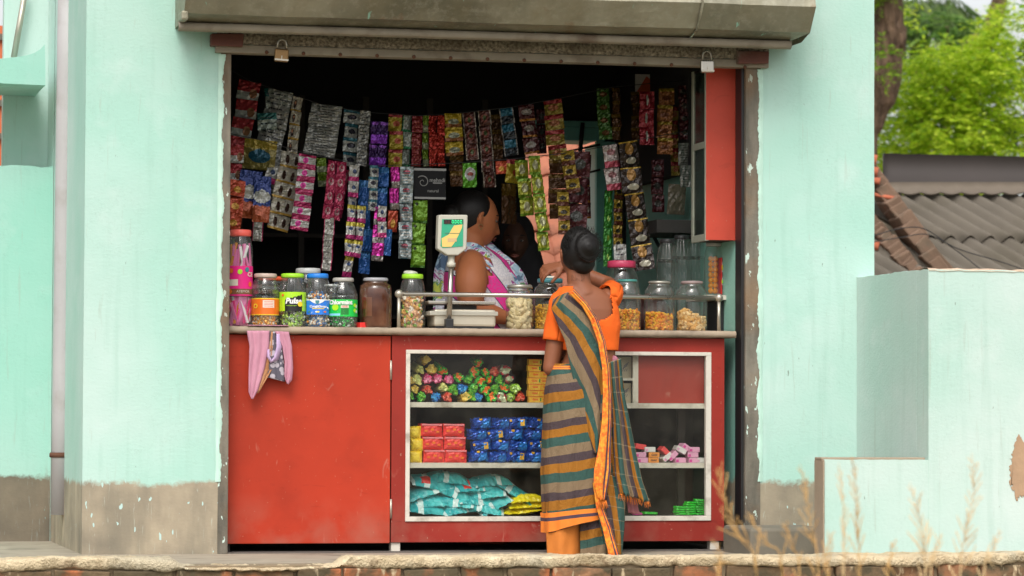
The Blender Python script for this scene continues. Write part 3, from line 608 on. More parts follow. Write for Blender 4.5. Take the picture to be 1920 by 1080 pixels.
# 1 tall pink jar
pm('lid_coral', (.85, .13, .10)); pm('lid_green', (.35, .72, .03)); pm('lid_blue', (.02, .22, .72)); pm('lid_white', (.42, .40, .36)); pm('lid_grey', (.36, .36, .38)); pm('lid_teal', (.05, .22, .25)); pm('lid_pink', (.55, .05, .12)); pm('lid_silver', (.42, .40, .34), .4, .6); pm('lid_mauve', (.30, .22, .21)); pm('lid_orange', (.75, .11, .04)); pm('lid_clear', (.55, .56, .54))
pm('pink_print', (.85, .015, .24)); pm('pink_soft', (.80, .20, .45)); pm('cream_print', (.78, .70, .58)); pm('white_print', (.80, .80, .78)); pm('orange_print', (.80, .17, .015)); pm('yellow_print', (.85, .62, .03)); pm('lime_print', (.42, .78, .02)); pm('black_print', (.012, .012, .012)); pm('blue_print', (.02, .20, .75)); pm('green_print', (.01, .55, .07)); pm('dkgreen_print', (.01, .20, .03)); pm('red_print', (.72, .03, .025)); pm('sky_print', (.25, .60, .80)); pm('brown_print', (.22, .09, .04))
pm('foil_gold', (.80, .48, .10), .25, .5); pm('foil_green', (.25, .48, .06), .25, .3); pm('foil_lime', (.50, .72, .12), .25, .3); pm('foil_white', (.7, .72, .7), .25, .3); pm('foil_blue', (.04, .14, .34), .25, .3); pm('foil_orange', (.80, .30, .03), .25, .2); pm('foil_dkgreen', (.015, .16, .05), .25, .3)
pm('namkeen_yellow', (.80, .42, .02), .7); pm('namkeen_orange', (.76, .24, .01), .7); pm('cashew', (.74, .40, .11), .6); pm('cashew_lt', (.82, .56, .26), .6); pm('cookie_pale', (.74, .60, .34), .7); pm('cookie_pale2', (.55, .42, .20), .7); pm('toffee', (.50, .22, .10), .45); pm('peach', (.80, .48, .28), .5)
t, jx, jy, zb, r, H = jar(449, 431, 611, 24, .30, 'tall clear jar with a coral lid and bright pink label at the left end', 'lid_coral', .03, .80, .12, ringz=(.33, .38))
m = MB(); patch(m, jx, jy, r*1.01, VA-1.5, VA+1.5, zb+.145, zb+.285, 0); patch(m, jx, jy, r*1.01, VA-1.5, VA+1.5, zb+.152, zb+.178, 1, off=.0006); patch(m, jx, jy, r*1.01, VA-.9, VA-.05, zb+.192, zb+.222, 2, off=.0008)
for a, z, c_ in ((-.6, .262, 3), (.1, .258, 4), (.65, .268, 5), (-.7, .165, 3), (.95, .20, 3)): disc(m, jx, jy, r*1.01, VA+a, zb+z, .011, .012, c_)
txt(m, 'CE', .028, jx, jy, r*1.01, VA+.95, zb+.245, 2, .0008); txt(m, 'ATEMOR', .016, jx, jy, r*1.01, VA+.35, zb+.165, 2)
m.build('label', [M['pink_print'], M['brown_print'], M['cream_print'], M['orange_print'], M['lime_print'], M['lid_teal']], t)
m = MB(); m.lathe((jx, jy, zb), [(r*.6, .006), (r*.7, .14), (r*.3, .36)], 12)
for i in range(46): a = rnd.uniform(-2, 1.4); rr = r*rnd.uniform(.5, .84); lo = rnd.random() < .55; m.box((jx+rr*math.sin(a), jy-rr*math.cos(a), zb+(.075 if lo else .325)+rnd.uniform(-.02, .02)), (.012, .005, .11), rot=Matrix.Rotation(rnd.uniform(-.3, .3), 3, 'Y') @ Matrix.Rotation(a, 3, 'Z'), mi=1+rnd.randrange(5))
m.build('candy_sticks', [M['pink_soft'], M['pink_print'], M['pink_soft'], M['white_print'], M['foil_orange'], M['pink_soft']], t)
# 2 orange label
t, jx, jy, zb, r, H = jar(497, 513, 611, 26, .28, 'jar with a milky white lid and orange label over gold sweets', pm('lid_milky', (.55, .43, .36)), .02, .76, .2, ringz=(.62, .72, .82))
m = MB(); patch(m, jx, jy, r*1.01, VA-1.5, VA+1.5, zb+.055, zb+.135, 0); patch(m, jx, jy, r*1.012, VA-1.5, VA+1.5, zb+.055, zb+.059, 1); patch(m, jx, jy, r*1.012, VA-1.5, VA+1.5, zb+.131, zb+.135, 1); patch(m, jx, jy, r*1.013, VA-.1, VA+.75, zb+.090, zb+.125, 2)
disc(m, jx, jy, r*1.01, VA-.65, zb+.098, .012, .011, 1); disc(m, jx, jy, r*1.012, VA-.65, zb+.098, .006, .006, 3)
for k in range(4): patch(m, jx, jy, r*1.016, VA+0, VA+.65, zb+.096+.007*k, zb+.098+.007*k, 3)
m.build('label', [M['orange_print'], M['yellow_print'], M['cream_print'], M['red_print']], t)
m = MB(); fill(m, jx, jy, r, .002+zb, zb+.056, 120, .0135, 4, 'wrap'); m.build('sweets', [M['foil_gold'], M['foil_orange'], M['cream_print'], M['foil_gold']], t)
# 3 lime lid
t, jx, jy, zb, r, H = jar(548, 513, 611, 25, .27, 'jar with a lime green lid and lime and black label', 'lid_green', .02, .80, .24, .02, 16)
m = MB(); patch(m, jx, jy, r*1.01, VA-1.5, VA+1.5, zb+.075, zb+.165, 0)
vs = [(-r*1.35, -.045, .0005), (r*1.4, -.045, .0005), (r*1.4, .022, .0005), (.01, .012, .0005), (-r*.75, -.006, .0005), (-r*.75, -.045, .0005)]
n_ = 14; g0 = []
for j in range(2): g0.append([])
for i in range(n_+1):
    u_ = i/n_; x_ = -.032+.085*u_; g0[0].append(bend([(x_, -.045, .0007)], jx, jy, r*1.01, VA, zb+.12)[0]); g0[1].append(bend([(x_, .006+.024*u_+(.004 if i % 3 else 0), .0007)], jx, jy, r*1.01, VA, zb+.12)[0])
m.grid(g0, mi=1)
txt(m, 'Pulse', .036, jx, jy, r*1.012, VA+.15, zb+.122, 2, .0016, .003, .15); disc(m, jx, jy, r*1.012, VA+.62, zb+.108, .012, .012, 3, .004); disc(m, jx, jy, r*1.01, VA-.7, zb+.150, .008, .006, 4); txt(m, 'kachcha aam', .009, jx, jy, r*1.012, VA+.0, zb+.101, 0, 0, .003)
m.build('label', [M['lime_print'], M['black_print'], M['white_print'], M['yellow_print'], M['orange_print']], t)
m = MB(); fill(m, jx, jy, r, .002+zb, zb+.085, 150, .0135, 5, 'wrap'); m.build('sweets', [M['foil_lime'], M['foil_lime'], M['black_print'], M['foil_white'], M['foil_green']], t)
# 4 blue lid
t, jx, jy, zb, r, H = jar(595, 513, 611, 24, .27, 'ribbed jar with a blue lid and blue and white label', 'lid_blue', .022, .78, .3, .025, 18)
m = MB(); patch(m, jx, jy, r*1.01, VA-.95, VA+1.2, zb+.06, zb+.132, 0); patch(m, jx, jy, r*1.013, VA-.95, VA+1.2, zb+.127, zb+.132, 1)
g0 = [[], []]
for i in range(17): u_ = i/16*2-1; g0[0].append(bend([(u_*.036, .012-.016*(1-u_*u_), .0008)], jx, jy, r*1.012, VA+.05, zb+.115)[0]); g0[1].append(bend([(u_*.036, .0165, .0008)], jx, jy, r*1.012, VA+.05, zb+.115)[0])
m.grid(g0, mi=1); sh_ = [(-.009, .009), (.009, .009), (.009, -.001), (0, -.011), (-.009, -.001)]; m.add(bend([(a, b, .002) for a, b in sh_], jx, jy, r*1.012, VA+.05, zb+.118), [tuple(range(5))], 3)
txt(m, 'CoughDrops', .0155, jx, jy, r*1.012, VA+.12, zb+.098, 1, .0006); patch(m, jx, jy, r*1.015, VA-.35, VA+.6, zb+.086, zb+.090, 2)
for a, c_ in ((-.6, 3), (0, 1), (.1, 2), (.65, 4)): disc(m, jx, jy, r*1.012, VA+a, zb+.073, .007, .004, c_)
m.build('label', [M['blue_print'], M['white_print'], M['yellow_print'], M['lid_teal'], M['orange_print']], t)
m = MB(); fill(m, jx, jy, r, .002+zb, zb+.150, 190, .0145, 5, 'wrap'); m.build('sweets', [M['foil_blue'], M['foil_orange'], M['foil_white'], M['cream_print'], M['foil_blue']], t)
# 5 green label
t, jx, jy, zb, r, H = jar(643, 521, 613, 27, .26, 'squat jar with a clear white lid and bright green label', 'lid_white', .018, .68, .26, .012, 14, ringz=(.7,))
m = MB(); patch(m, jx, jy, r*1.01, VA-1.5, VA+1.5, zb+.052, zb+.132, 0); patch(m, jx, jy, r*1.013, VA-.1, VA+.45, zb+.06, zb+.108, 1); disc(m, jx, jy, r*1.01, VA-.5, zb+.095, .017, .015, 2); patch(m, jx, jy, r*1.013, VA-1.2, VA-.15, zb+.056, zb+.066, 3)
patch(m, jx, jy, r*1.016, VA-.1, VA+.45, zb+.092, zb+.104, 4); txt(m, 'Chlormint', .0275, jx, jy, r*1.012, VA-.15, zb+.118, 5, .0014, .003); txt(m, 'HERBS', .010, jx, jy, r*1.017, VA+.17, zb+.098, 6)
for k in range(2): disc(m, jx, jy, r*1.012, VA+.95, zb+.105-.024*k, .010, .009, 2); disc(m, jx, jy, r*1.012, VA+1.12, zb+.10-.024*k, .006, .008, 5)
m.build('label', [M['green_print'], M['dkgreen_print'], M['lime_print'], M['sky_print'], M['cream_print'], M['white_print'], M['red_print']], t)
m = MB(); fill(m, jx, jy, r, .002+zb, zb+.055, 120, .0135, 4, 'wrap'); m.build('sweets', [M['foil_dkgreen'], M['green_print'], M['foil_dkgreen'], M['foil_white']], t)
# 6 brown jar
t, jx, jy, zb, r, H = jar(704, 521, 613, 30, .27, 'dusty brown square shouldered jar with a grey lid', 'lid_grey', .016, .72, .14, glass='brownjar')
m = MB(); patch(m, jx, jy, r*.93, VA-.7, VA-.2, zb+.055, zb+.145, 0); patch(m, jx, jy, r*.935, VA-1.1, VA-.65, zb+.09, zb+.145, 1); m.build('label', [M['cream_print'], M['red_print']], t)
m = MB(); m.lathe((jx, jy, zb), [(r*.8, .005), (r*.86, .02), (r*.84, .16), (r*.5, .19)], 24); m.build('contents', simple('brown_powder', (.32, .15, .08), .8, var=.3, scale=9), t)
# 7 lime-lid cookies
t, jx, jy, zb, r, H = jar(773, 514, 614, 24, .30, 'clear jar of stacked biscuits with a lime lid behind the rail end', 'lid_green', .022, .78, .22, .02, 14)
m = MB(); fill(m, jx, jy, r, .002+zb, zb+.16, 170, .015, 5, 'chip'); m.build('biscuits', [M['peach'], M['toffee'], M['cream_print'], M['foil_green'], M['cashew']], t)
m = MB(); q = P(769, 512, .3)
m.ell((q.x, .3, q.z-.002), (.032, .028, .014), 14, 8, jit=.22); tag(m.build('crumpled_bag', pm('clear_bag_plastic', (.55, .55, .46)), origin=(q.x, .3, q.z-.012)), 'crumpled clear plastic bag lying on the lime jar lid behind the rail end', 'plastic bag')
# 8 pale cookies
t, jx, jy, zb, r, H = jar(974, 534, 615, 26, .30, 'glass jar of pale knobbly cookies with a grey steel lid', 'lid_silver', .016, .85, .10)
m = MB(); fill(m, jx, jy, r, .002+zb, zb+.135, 130, .019, 3, 'lump'); m.build('cookies', [M['cookie_pale'], M['cookie_pale2'], M['cookie_pale']], t)
m = MB(); m.tube([(jx+r*.75+.011*math.cos(a), jy-.0, zb+H-.002+.017*math.sin(a)) for a in [i*math.pi/6 for i in range(10)]], .0035, 8); tag(m.build('rubber_band', pm('tan_rubber', (.65, .30, .10))), 'tan rubber band looped on the lid rim of the cookie jar', 'rubber band')
t, jx, jy, zb, r, H = jar(1031, 522, 615, 31, .34, 'glass jar of yellow snack with a dark teal lid left of the customer', 'lid_teal', .022, .72, .16)
m = MB(); fill(m, jx, jy, r, .002+zb, zb+.115, 300, .0065, 2, 'ball'); m.build('yellow_snack', [M['namkeen_yellow'], pm('corn_yellow', (.80, .46, .03))], t)
m = MB(); m.box((jx+.0, jy, zb+H+.0285), (.062, .02, .009)); tag(m.build('paper_slip', M['cream_print'], bevel=.002), 'small cream paper slip lying on the teal lid under the customer\'s hand', 'paper')
# 9 right hand jars
t, jx, jy, zb, r, H = jar(1165, 489, 613, 34, .52, 'large glass jar with a pink screw lid behind the front row', 'lid_pink', .034, .74, .2)
t, jx, jy, zb, r, H = jar(1176, 524, 617, 26, .28, 'glass jar of yellow snack with a teal lid right of the customer', pm('lid_seagreen', (.06, .25, .22)), .012, .68, .22)
m = MB(); fill(m, jx, jy, r, .002+zb, zb+.095, 320, .0075, 2, 'lump'); m.build('yellow_snack', [M['namkeen_yellow'], M['namkeen_orange']], t)
t, jx, jy, zb, r, H = jar(1236, 527, 618, 29, .28, 'glass jar of orange snack with a shiny silver lid', 'lid_silver', .012, .68, .2)
m = MB(); fill(m, jx, jy, r, .002+zb, zb+.080, 320, .0085, 2, 'lump', slope=-.005); m.build('orange_snack', [M['namkeen_orange'], M['namkeen_yellow']], t)
t, jx, jy, zb, r, H = jar(1297, 527, 618, 30, .29, 'glass jar of pale cashew nuts with a mauve lid', 'lid_mauve', .014, .66, .2)
m = MB(); fill(m, jx, jy, r, .002+zb, zb+.082, 230, .0115, 2, 'lump', slope=-.018); m.build('cashew_nuts', [M['cashew'], M['cashew_lt']], t)
# jars behind
t, *_ = jar(577, 503, 611, 27, .44, 'clear jar with a white screw lid standing behind the lime and blue lidded jars', 'lid_clear', .026, .80, .25)
t, *_ = jar(511, 519, 611, 30, .42, 'jar with an orange lid half hidden behind the orange labelled jar', 'lid_orange', .02, .86, .2)
t, *_ = jar(622, 533, 611, 18, .46, 'small clear jar wedged behind the blue and green labelled jars', 'lid_clear', .012, .75, .2)
# bottles
for i, (px, w_, lab) in enumerate(((1251, 17, 'leftmost of the tall ribbed clear jars behind the right hand jars'), (1278, 17, 'middle one of the tall ribbed clear jars behind the right hand jars'), (1306, 17, 'rightmost of the tall ribbed clear jars behind the right hand jars'))):
    t, jx, jy, zb, r, H = jar(px, 444-(3 if i else -4), 560, w_+2, .66+.03*i, lab, pm('lid_darkclear', (.05, .05, .05)), .02, .7, .15, .05, 12, ringz=(.2, .35, .5, .65, .8), group='tall ribbed jars at the back', name='ribbed_jar')
sz = Zp(553, 1340, .42)
t, jx, jy, zb, r, H = jar(1339, 455, 552, 20, .42, 'clear jar of orange balls on the small shelf under the red cabinet', 'lid_clear', .018, .75, .2, zbase=Zp(553, 1345, .4)+.0015, group=None)
m = MB()
for k in range(7):
    for j in range(2): m.ell((jx-.022+.022*j, jy-.018, zb+.018+.026*k), (.014,)*3, 12, 8)
m.build('orange_balls', pm('orange_ball', (.85, .33, .03)), t)
q = P(1355, 552, .36); bxs = MB(); hz = P(1355, 483, .36).z; x_0 = X(1352, .36); x_1 = xi-.004
bxs.bb(x_0, x_1, .36, .44, zb, hz); pz = hz-zb
bxs.bb(x_0+.006, x_1-.0015, .3585, .36, zb+pz*.60, zb+pz*.88, 1); bxs.bb(x_0+.006, x_1-.0015, .3585, .36, zb+pz*.25, zb+pz*.45, 1); bxs.bb(x_0+.008, x_1-.003, .3575, .3585, zb+pz*.66, zb+pz*.8, 2); bxs.bb(x_0+.008, x_1-.003, .3575, .3585, zb+pz*.3, zb+pz*.4, 3)
tag(bxs.build('carton', [M['red_print'], M['white_print'], M['yellow_print'], M['lime_print']], bevel=.001), 'small red and white carton beside the jar of orange balls', 'box')
q = P(1352, 551, .40); 
m = MB(); m.lathe((X(1215, .8), .8, CT+.0015), [(.05, 0), (.10, .03), (.118, .08), (.115, .12), (.085, .165), (.04, .185), (.003, .19)], 32); m.lathe((X(1215, .8), .8, CT+.19), [(.012, 0), (.016, .006), (.010, .014)], 16)
tag(m.build('clay_pot', simple('brown_clay', (.06, .018, .013), .6)), 'rounded dark brown pot standing behind the silver lidded jar', 'pot')
m = MB(); m.box((X(860-180, .24), .24, CT+.014), (.05, .04, .026), rz=.3)
tag(m.build('sweet_box', M['red_print'], bevel=.003), 'tiny red box between the green labelled jar and the brown jar', 'box'); m = MB()
# ================================================================ SCALE
Ys = .24; q = P(868, 610, Ys)
sc_t = thing('weighing_scale', 'white digital weighing scale with a green display on a steel pole', 'weighing scale', (q.x, Ys, CT))
pc = pm('scale_shell', (.50, .48, .40), .5); zk = lambda py: P(868, py, Ys).z; xk = lambda px: X(px, Ys)
m = MB(); m.bb(xk(812), xk(928), Ys-.02, Ys+.16, CT+.012, zk(580)); m.build('base', pm('scale_metal', (.58, .53, .42), .35, .3), sc_t, bevel=.012)
m = MB(); m.bb(xk(803), xk(931), Ys-.03, Ys+.17, zk(592), zk(584)); m.build('base_rim', pc, sc_t, bevel=.003)
m = MB(); m.bb(xk(800), xk(926), Ys-.035, Ys+.175, zk(571), zk(565)); m.build('pan', M['steel'], sc_t, bevel=.003)
m = MB(); m.bb(xk(840), xk(895), Ys+.02, Ys+.1, zk(579), zk(572)); m.bb(xk(815), xk(925), Ys-.015, Ys+.15, CT+.0015, CT+.013); m.build('foot_block', M['black'], sc_t)
px_, pyy = X(841, Ys-.06), Ys-.06
m = MB(); m.tube([(px_, pyy, CT+.02), (P(846, 500, pyy).x, pyy, P(846, 500, pyy).z)], .0125, 16); m.build('pole', M['steel'], sc_t)
m = MB(); m.box((px_, pyy-.004, CT+.024), (.038, .04, .045)); m.build('pole_clamp', M['black'], sc_t, bevel=.003)
cq = P(846, 489, pyy); m = MB(); m.lathe((cq.x, cq.y, cq.z-.03), [(.020, 0), (.021, .02), (.016, .022), (.016, .06)], 20, rib=.04, nr=10); m.build('collar', pc, sc_t)
a = [P(x_, y_, pyy-.02) for x_, y_ in ((821, 403), (876, 403), (874, 467), (858, 479), (838, 479), (819, 467))]
m = MB(); m.prism([(p.x, p.z) for p in a][::-1], pyy-.035, pyy+.02); hd = m.build('display_head', pc, sc_t, bevel=.006)
yf_ = pyy-.0365; pf = lambda x_, y_: (P(x_, y_, yf_).x, P(x_, y_, yf_).z)
def flat(mb, pts, y_, mi=0): mb.prism([pf(*p) for p in pts][::-1], y_-.001, y_, mi)
m = MB(); flat(m, [(829, 411), (869, 411), (868, 462), (830, 465), (826, 461)], yf_, 0); flat(m, [(851, 423), (867, 421), (866, 427), (860, 440), (852, 455), (846, 463), (829, 463), (828, 447), (841, 440)], yf_-.0012, 1)
flat(m, [(839, 447), (856, 446), (856, 453), (839, 454)], yf_-.0024, 2); flat(m, [(834, 437), (862, 437), (862, 438), (834, 438)], yf_-.0024, 3)
m.build('faceplate', [pm('scale_green', (.03, .36, .20)), pm('scale_yellow', (.82, .55, .16)), pm('scale_tan', (.6, .42, .2)), pm('scale_ink', (.1, .2, .12))], hd)
m = MB(); flat(m, [(832, 412), (868, 411), (868, 419), (832, 420)], yf_-.003, 0); m.build('display_window', M['black'], hd)
g = G('green_led'); g.out((.0, .3, .1), .5, Emission_Color=(.05, 1, .35, 1), Emission_Strength=1.6)
def seven(mb, x_, z_, h_, y_, segs):
    w_ = h_*.5; t_ = h_*.09
    S = dict(a=(0, h_, 1), g=(0, h_/2, 1), d=(0, 0, 1), f=(-w_/2, h_*.75, 0), b=(w_/2, h_*.75, 0), e=(-w_/2, h_*.25, 0), c=(w_/2, h_*.25, 0))
    for k in segs:
        dx, dz, hz_ = S[k]; mb.box((x_+dx, y_, z_+dz), (w_*.9 if hz_ else t_*2, .001, t_*2 if hz_ else h_*.42))
m = MB(); 
for i in range(4): q = P(849+5.2*i, 418.4, yf_-.005); seven(m, q.x, q.z, .0135, q.y, 'abcdef')
q = P(851.6, 418.5, yf_-.005); m.box((q.x, q.y, q.z), (.002, .001, .002)); m.build('digits', g.m_, hd)
m = MB(); 
for i in range(2): q = P(836+5.2*i, 418.6, yf_-.005); seven(m, q.x, q.z, .0125, q.y, 'abcdeg')
m.build('dim_digits', pm('dim_red', (.10, .02, .015)), hd)
# ---- cloth draped on the counter edge
cl = thing('scarf', 'mauve patterned scarf draped over the counter edge above the orange red door', 'cloth', (X(505, .06), .06, Zp(748, 480, .06)))
def strip2(mb, L, Rr, y0, n=24, m_=12, amp=.008, fr=6, mi=0, thick=.003, ph=0):
    def ip(a, t):
        k = t*(len(a)-1); i = min(int(k), len(a)-2); f_ = k-i; return (a[i][0]*(1-f_)+a[i+1][0]*f_, a[i][1]*(1-f_)+a[i+1][1]*f_)
    rows = []
    for i in range(n+1):
        t = i/n; l, r_ = ip(L, t), ip(Rr, t); row = []
        for j in range(m_+1):
            s_ = j/m_; px = l[0]*(1-s_)+r_[0]*s_; py = l[1]*(1-s_)+r_[1]*s_
            y = y0(t, s_) if callable(y0) else y0
            row.append(P(px, py, y - amp*(.5+.5*math.sin(s_*fr*2*math.pi/2+t*2+ph)) - amp*.4*fbm(s_*5, t*4, ph)))
        rows.append(row)
    mb.grid(rows, thick=thick)
g = G('mauve_scarf'); c = g.mix(g.noise(14, 5), (.42, .17, .24), (.60, .30, .38)); g.bump(g.noise(160, 2), .4, .002); ms1 = g.out(c, .9)
g = G('grey_scarf'); v = g.vor(38); c = g.mix(g.m('LESS_THAN', v.outputs[0], .45), (.10, .09, .115), (.42, .38, .42)); ms2 = g.out(c, .9)
g = G('tan_scarf'); c = g.mix(g.step(g.noise(9, 4), .4, .6), (.35, .15, .06), (.55, .28, .14)); ms3 = g.out(c, .9)
m = MB(); strip2(m, [(463, 620), (468, 650), (466, 700), (466, 735), (471, 748)], [(505, 620), (504, 650), (496, 690), (484, 730), (474, 748)], .052, fr=5); m.build('mauve_fold', ms1, cl)
m = MB(); strip2(m, [(516, 621), (530, 650), (534, 680), (533, 705), (537, 718)], [(541, 622), (547, 650), (549, 690), (547, 712), (541, 721)], .05, fr=3); m.build('mauve_fold', ms1, cl)
m = MB(); strip2(m, [(500, 622), (498, 660), (484, 700), (482, 738)], [(518, 622), (510, 660), (512, 690), (486, 735)], .059, fr=4); m.build('tan_fold', ms3, cl)
m = MB(); strip2(m, [(505, 622), (506, 650), (500, 685), (503, 708)], [(522, 622), (530, 660), (533, 690), (534, 716)], .057, fr=4, ph=2); m.build('grey_fold', ms2, cl)
m = MB(); m.tube([P(x_, y_, .045) for x_, y_ in ((522, 626), (524, 650), (518, 672), (508, 678), (503, 668), (503, 655))], [.014, .02, .019, .017, .014, .01], 12, ry=.45); m.build('lilac_loop', simple('lilac_cloth', (.50, .36, .55), .9, bump=.3), cl)
m = MB(); m.bb(P(464, 620, .07).x, P(541, 620, .07).x, .06, .19, CT+.002, CT+.006); m.build('top_fold', ms1, cl, bevel=.002)
# ================================================================ STOCK IN THE DISPLAY CASE
def crinkle_mat(name, c, c2=None, rough=.32, metal=.05, sc_=26, amt=.5, th=(.5, .58), vs=75):
    g = G(name); n = g.noise(sc_, 3); col_ = g.mix(g.step(n, *th), c, c2) if c2 else g.mix(n, sh(c, .75), sh(c, 1.2))
    v = g.vor(vs); g.bump(g.m('ADD', v.outputs[0], g.noise(vs*.8, 3)), amt, .006); return g.out(col_, rough, metal)
YG = .165
def roll_mesh(mat, key):     # twist wrapped roll, seen end-on: crinkled cap with a gathered centre
    m = MB(); n = 14; prof = [(.003, -.012), (.012, -.010), (.0215, -.002), (.0235, .01), (.0235, .10), (.012, .112)]
    vs = []; fs = []
    for i, (r, y) in enumerate(prof):
        for k in range(n): a = 2*math.pi*k/n; q = r*(1+rnd.uniform(-.2, .2)+.14*math.sin(a*3+len(key))); vs.append((q*math.cos(a), y+rnd.uniform(-.005, .005), q*math.sin(a)))
    for i in range(len(prof)-1):
        for k in range(n): fs.append((i*n+k, (i+1)*n+k, (i+1)*n+(k+1) % n, i*n+(k+1) % n))
    fs += [tuple(range(n)), tuple(reversed(range((len(prof)-1)*n, len(prof)*n)))]
    m.add(vs, fs)
    for k in range(7): a = rnd.uniform(0, 6.28); m.box((.012*math.cos(a), -.016, .012*math.sin(a)), (.022, .003, .013), rot=Matrix.Rotation(a, 3, 'Y')@Matrix.Rotation(rnd.uniform(-.8, .8), 3, 'Z'), jit=.004)
    return m.build('wrapped_roll', mat, origin=(0, 0, 0), smooth=False)
RC = {'yellow': crinkle_mat('wrap_yellow', (.72, .45, .04), (.80, .62, .16)), 'pale yellow': crinkle_mat('wrap_pale', (.68, .62, .20), (.55, .60, .20)), 'pink': crinkle_mat('wrap_pink', (.75, .04, .20), (.80, .25, .40)), 'red': crinkle_mat('wrap_red', (.70, .025, .02), (.70, .15, .08)),
      'green and orange': crinkle_mat('wrap_green_orange', (.03, .42, .03), (.80, .16, .01), th=(.55, .57)), 'green': crinkle_mat('wrap_green', (.02, .30, .03), (.18, .50, .04)), 'blue': crinkle_mat('wrap_blue', (.01, .13, .50), (.04, .32, .68)), 'silver and red': crinkle_mat('wrap_silver_red', (.60, .04, .06), (.55, .60, .40), th=(.48, .52), metal=.4), 'lime': crinkle_mat('wrap_lime', (.30, .55, .03), (.55, .72, .30), metal=.3)}
protos = {k: roll_mesh(v, k) for k, v in RC.items()}
used = set()
rolls = [ # x,y,colour (photo pixels), row counted from the shelf up
 (767, 746, 'green', 0), (790, 745, 'green', 0), (818, 745, 'blue', 0), (840, 745, 'red', 0), (874, 747, 'yellow', 0), (897, 746, 'blue', 0), (921, 746, 'green and orange', 0), (941, 747, 'silver and red', 0), (958, 747, 'lime', 0), (976, 746, 'red', 0),
 (778, 730, 'yellow', 1), (804, 731, 'red', 1), (832, 727, 'pale yellow', 1), (851, 731, 'green', 1), (868, 729, 'blue', 1), (885, 742, 'green', 1), (888, 727, 'green', 1), (910, 730, 'green and orange', 1), (930, 730, 'green', 1), (946, 728, 'green and orange', 1), (967, 729, 'lime', 1),
 (770, 713, 'yellow', 2), (783, 711, 'pale yellow', 2), (803, 712, 'pink', 2), (822, 711, 'pink', 2), (844, 712, 'pink', 2), (861, 708, 'green and orange', 2), (879, 712, 'green', 2), (901, 714, 'green and orange', 2), (919, 712, 'green and orange', 2), (938, 712, 'green', 2), (956, 711, 'silver and red', 2),
 (789, 692, 'pale yellow', 3), (811, 693, 'yellow', 3), (832, 696, 'green and orange', 3), (891, 698, 'green and orange', 3), (911, 698, 'green and orange', 3), (928, 697, 'red', 3), (949, 695, 'silver and red', 3),
 (801, 675, 'yellow', 4), (900, 681, 'green and orange', 4)]
for row in range(5):
    rr_ = sorted([r_ for r_ in rolls if r_[3] == row])
    for i, (x_, y_, c_, _) in enumerate(rr_):
        q = P(x_, y_, YG+.02); lab = '%s roll, %s from left in the %s row of the heap' % (c_, ORDN[i], ['bottom', 'second', 'middle', 'fourth', 'top'][row])
        rot = (rnd.uniform(-.35, .2), rnd.uniform(0, 6.28), rnd.uniform(-.15, .15))
        if c_ in used: o = protos[c_].copy(); col.objects.link(o)
        else: o = protos[c_]; used.add(c_)
        o.location = (q.x, YG+.03+.006*row, max(q.z, SH[0]+.0245)); o.rotation_euler = rot; s_ = rnd.uniform(.84, 1.10); o.scale = (s_, 1, s_)
        tag(o, lab, 'wrapped sweet', 'wrapped rolls heaped on the top shelf')
def packet(name, d, mats, pil=.35, crimp=0, seed=0, pat=None, jit=.0015, n=7):
    """puffed soft packet: width d[0], depth d[1], height d[2]; origin at its base"""
    m = MB(); W, D, H = d; rs_ = random.Random(seed)
    F_ = []; 
    for sgn in (-1, 1):
        rows = []
        for i in range(n+1):
            v = i/n; row = []
            for j in range(n+3):
                u_ = j/(n+2); e = (1-abs(2*u_-1)**4)*(1-abs(2*v-1)**4)
                row.append((W*(u_-.5)*(1+.03*rs_.uniform(-1, 1)), sgn*D/2*(1-pil+pil*e)*(1 if crimp == 0 or (.08 < u_ < .92) else .25)+rs_.uniform(-jit, jit), H*v+rs_.uniform(-jit, jit)))
            rows.append(row)
        F_.append(rows)
    k = n+3
    m.grid(F_[0]); m.grid(F_[1], flip=True)
    b0 = 0; b1 = (n+1)*k; ring = [j for j in range(k)]+[i*k+k-1 for i in range(1, n+1)]+[n*k+j for j in range(k-2, -1, -1)]+[i*k for i in range(n-1, 0, -1)]
    m.add([], []); 
    for i in range(len(ring)):
        a, b = ring[i], ring[(i+1) % len(ring)]; m.f.append([b, a, a+b1, b+b1]); m.mi.append(0); m.sm.append(False); m.uv.append([(0, 0)]*4)
    for i in range(len(m.f)): m.sm[i] = False
    if pat:
        for (u0, u1, v0, v1, mi) in pat: m.bb(W*(u0-.5), W*(u1-.5), -D/2-.0012, -D/2+.004, H*v0, H*v1, mi)
    return m.build(name, mats, origin=(0, 0, 0))
def place(o, x_, y_, Y, lab, cat, grp, rot=(0, 0, 0), first=False, z=None, s_=1):
    q = P(x_, y_, Y); c = o if first else o.copy()
    if not first: col.objects.link(c)
    c.location = (q.x, Y, q.z if z is None else z); c.rotation_euler = rot; c.scale = (s_,)*3; return tag(c, lab, cat, grp)
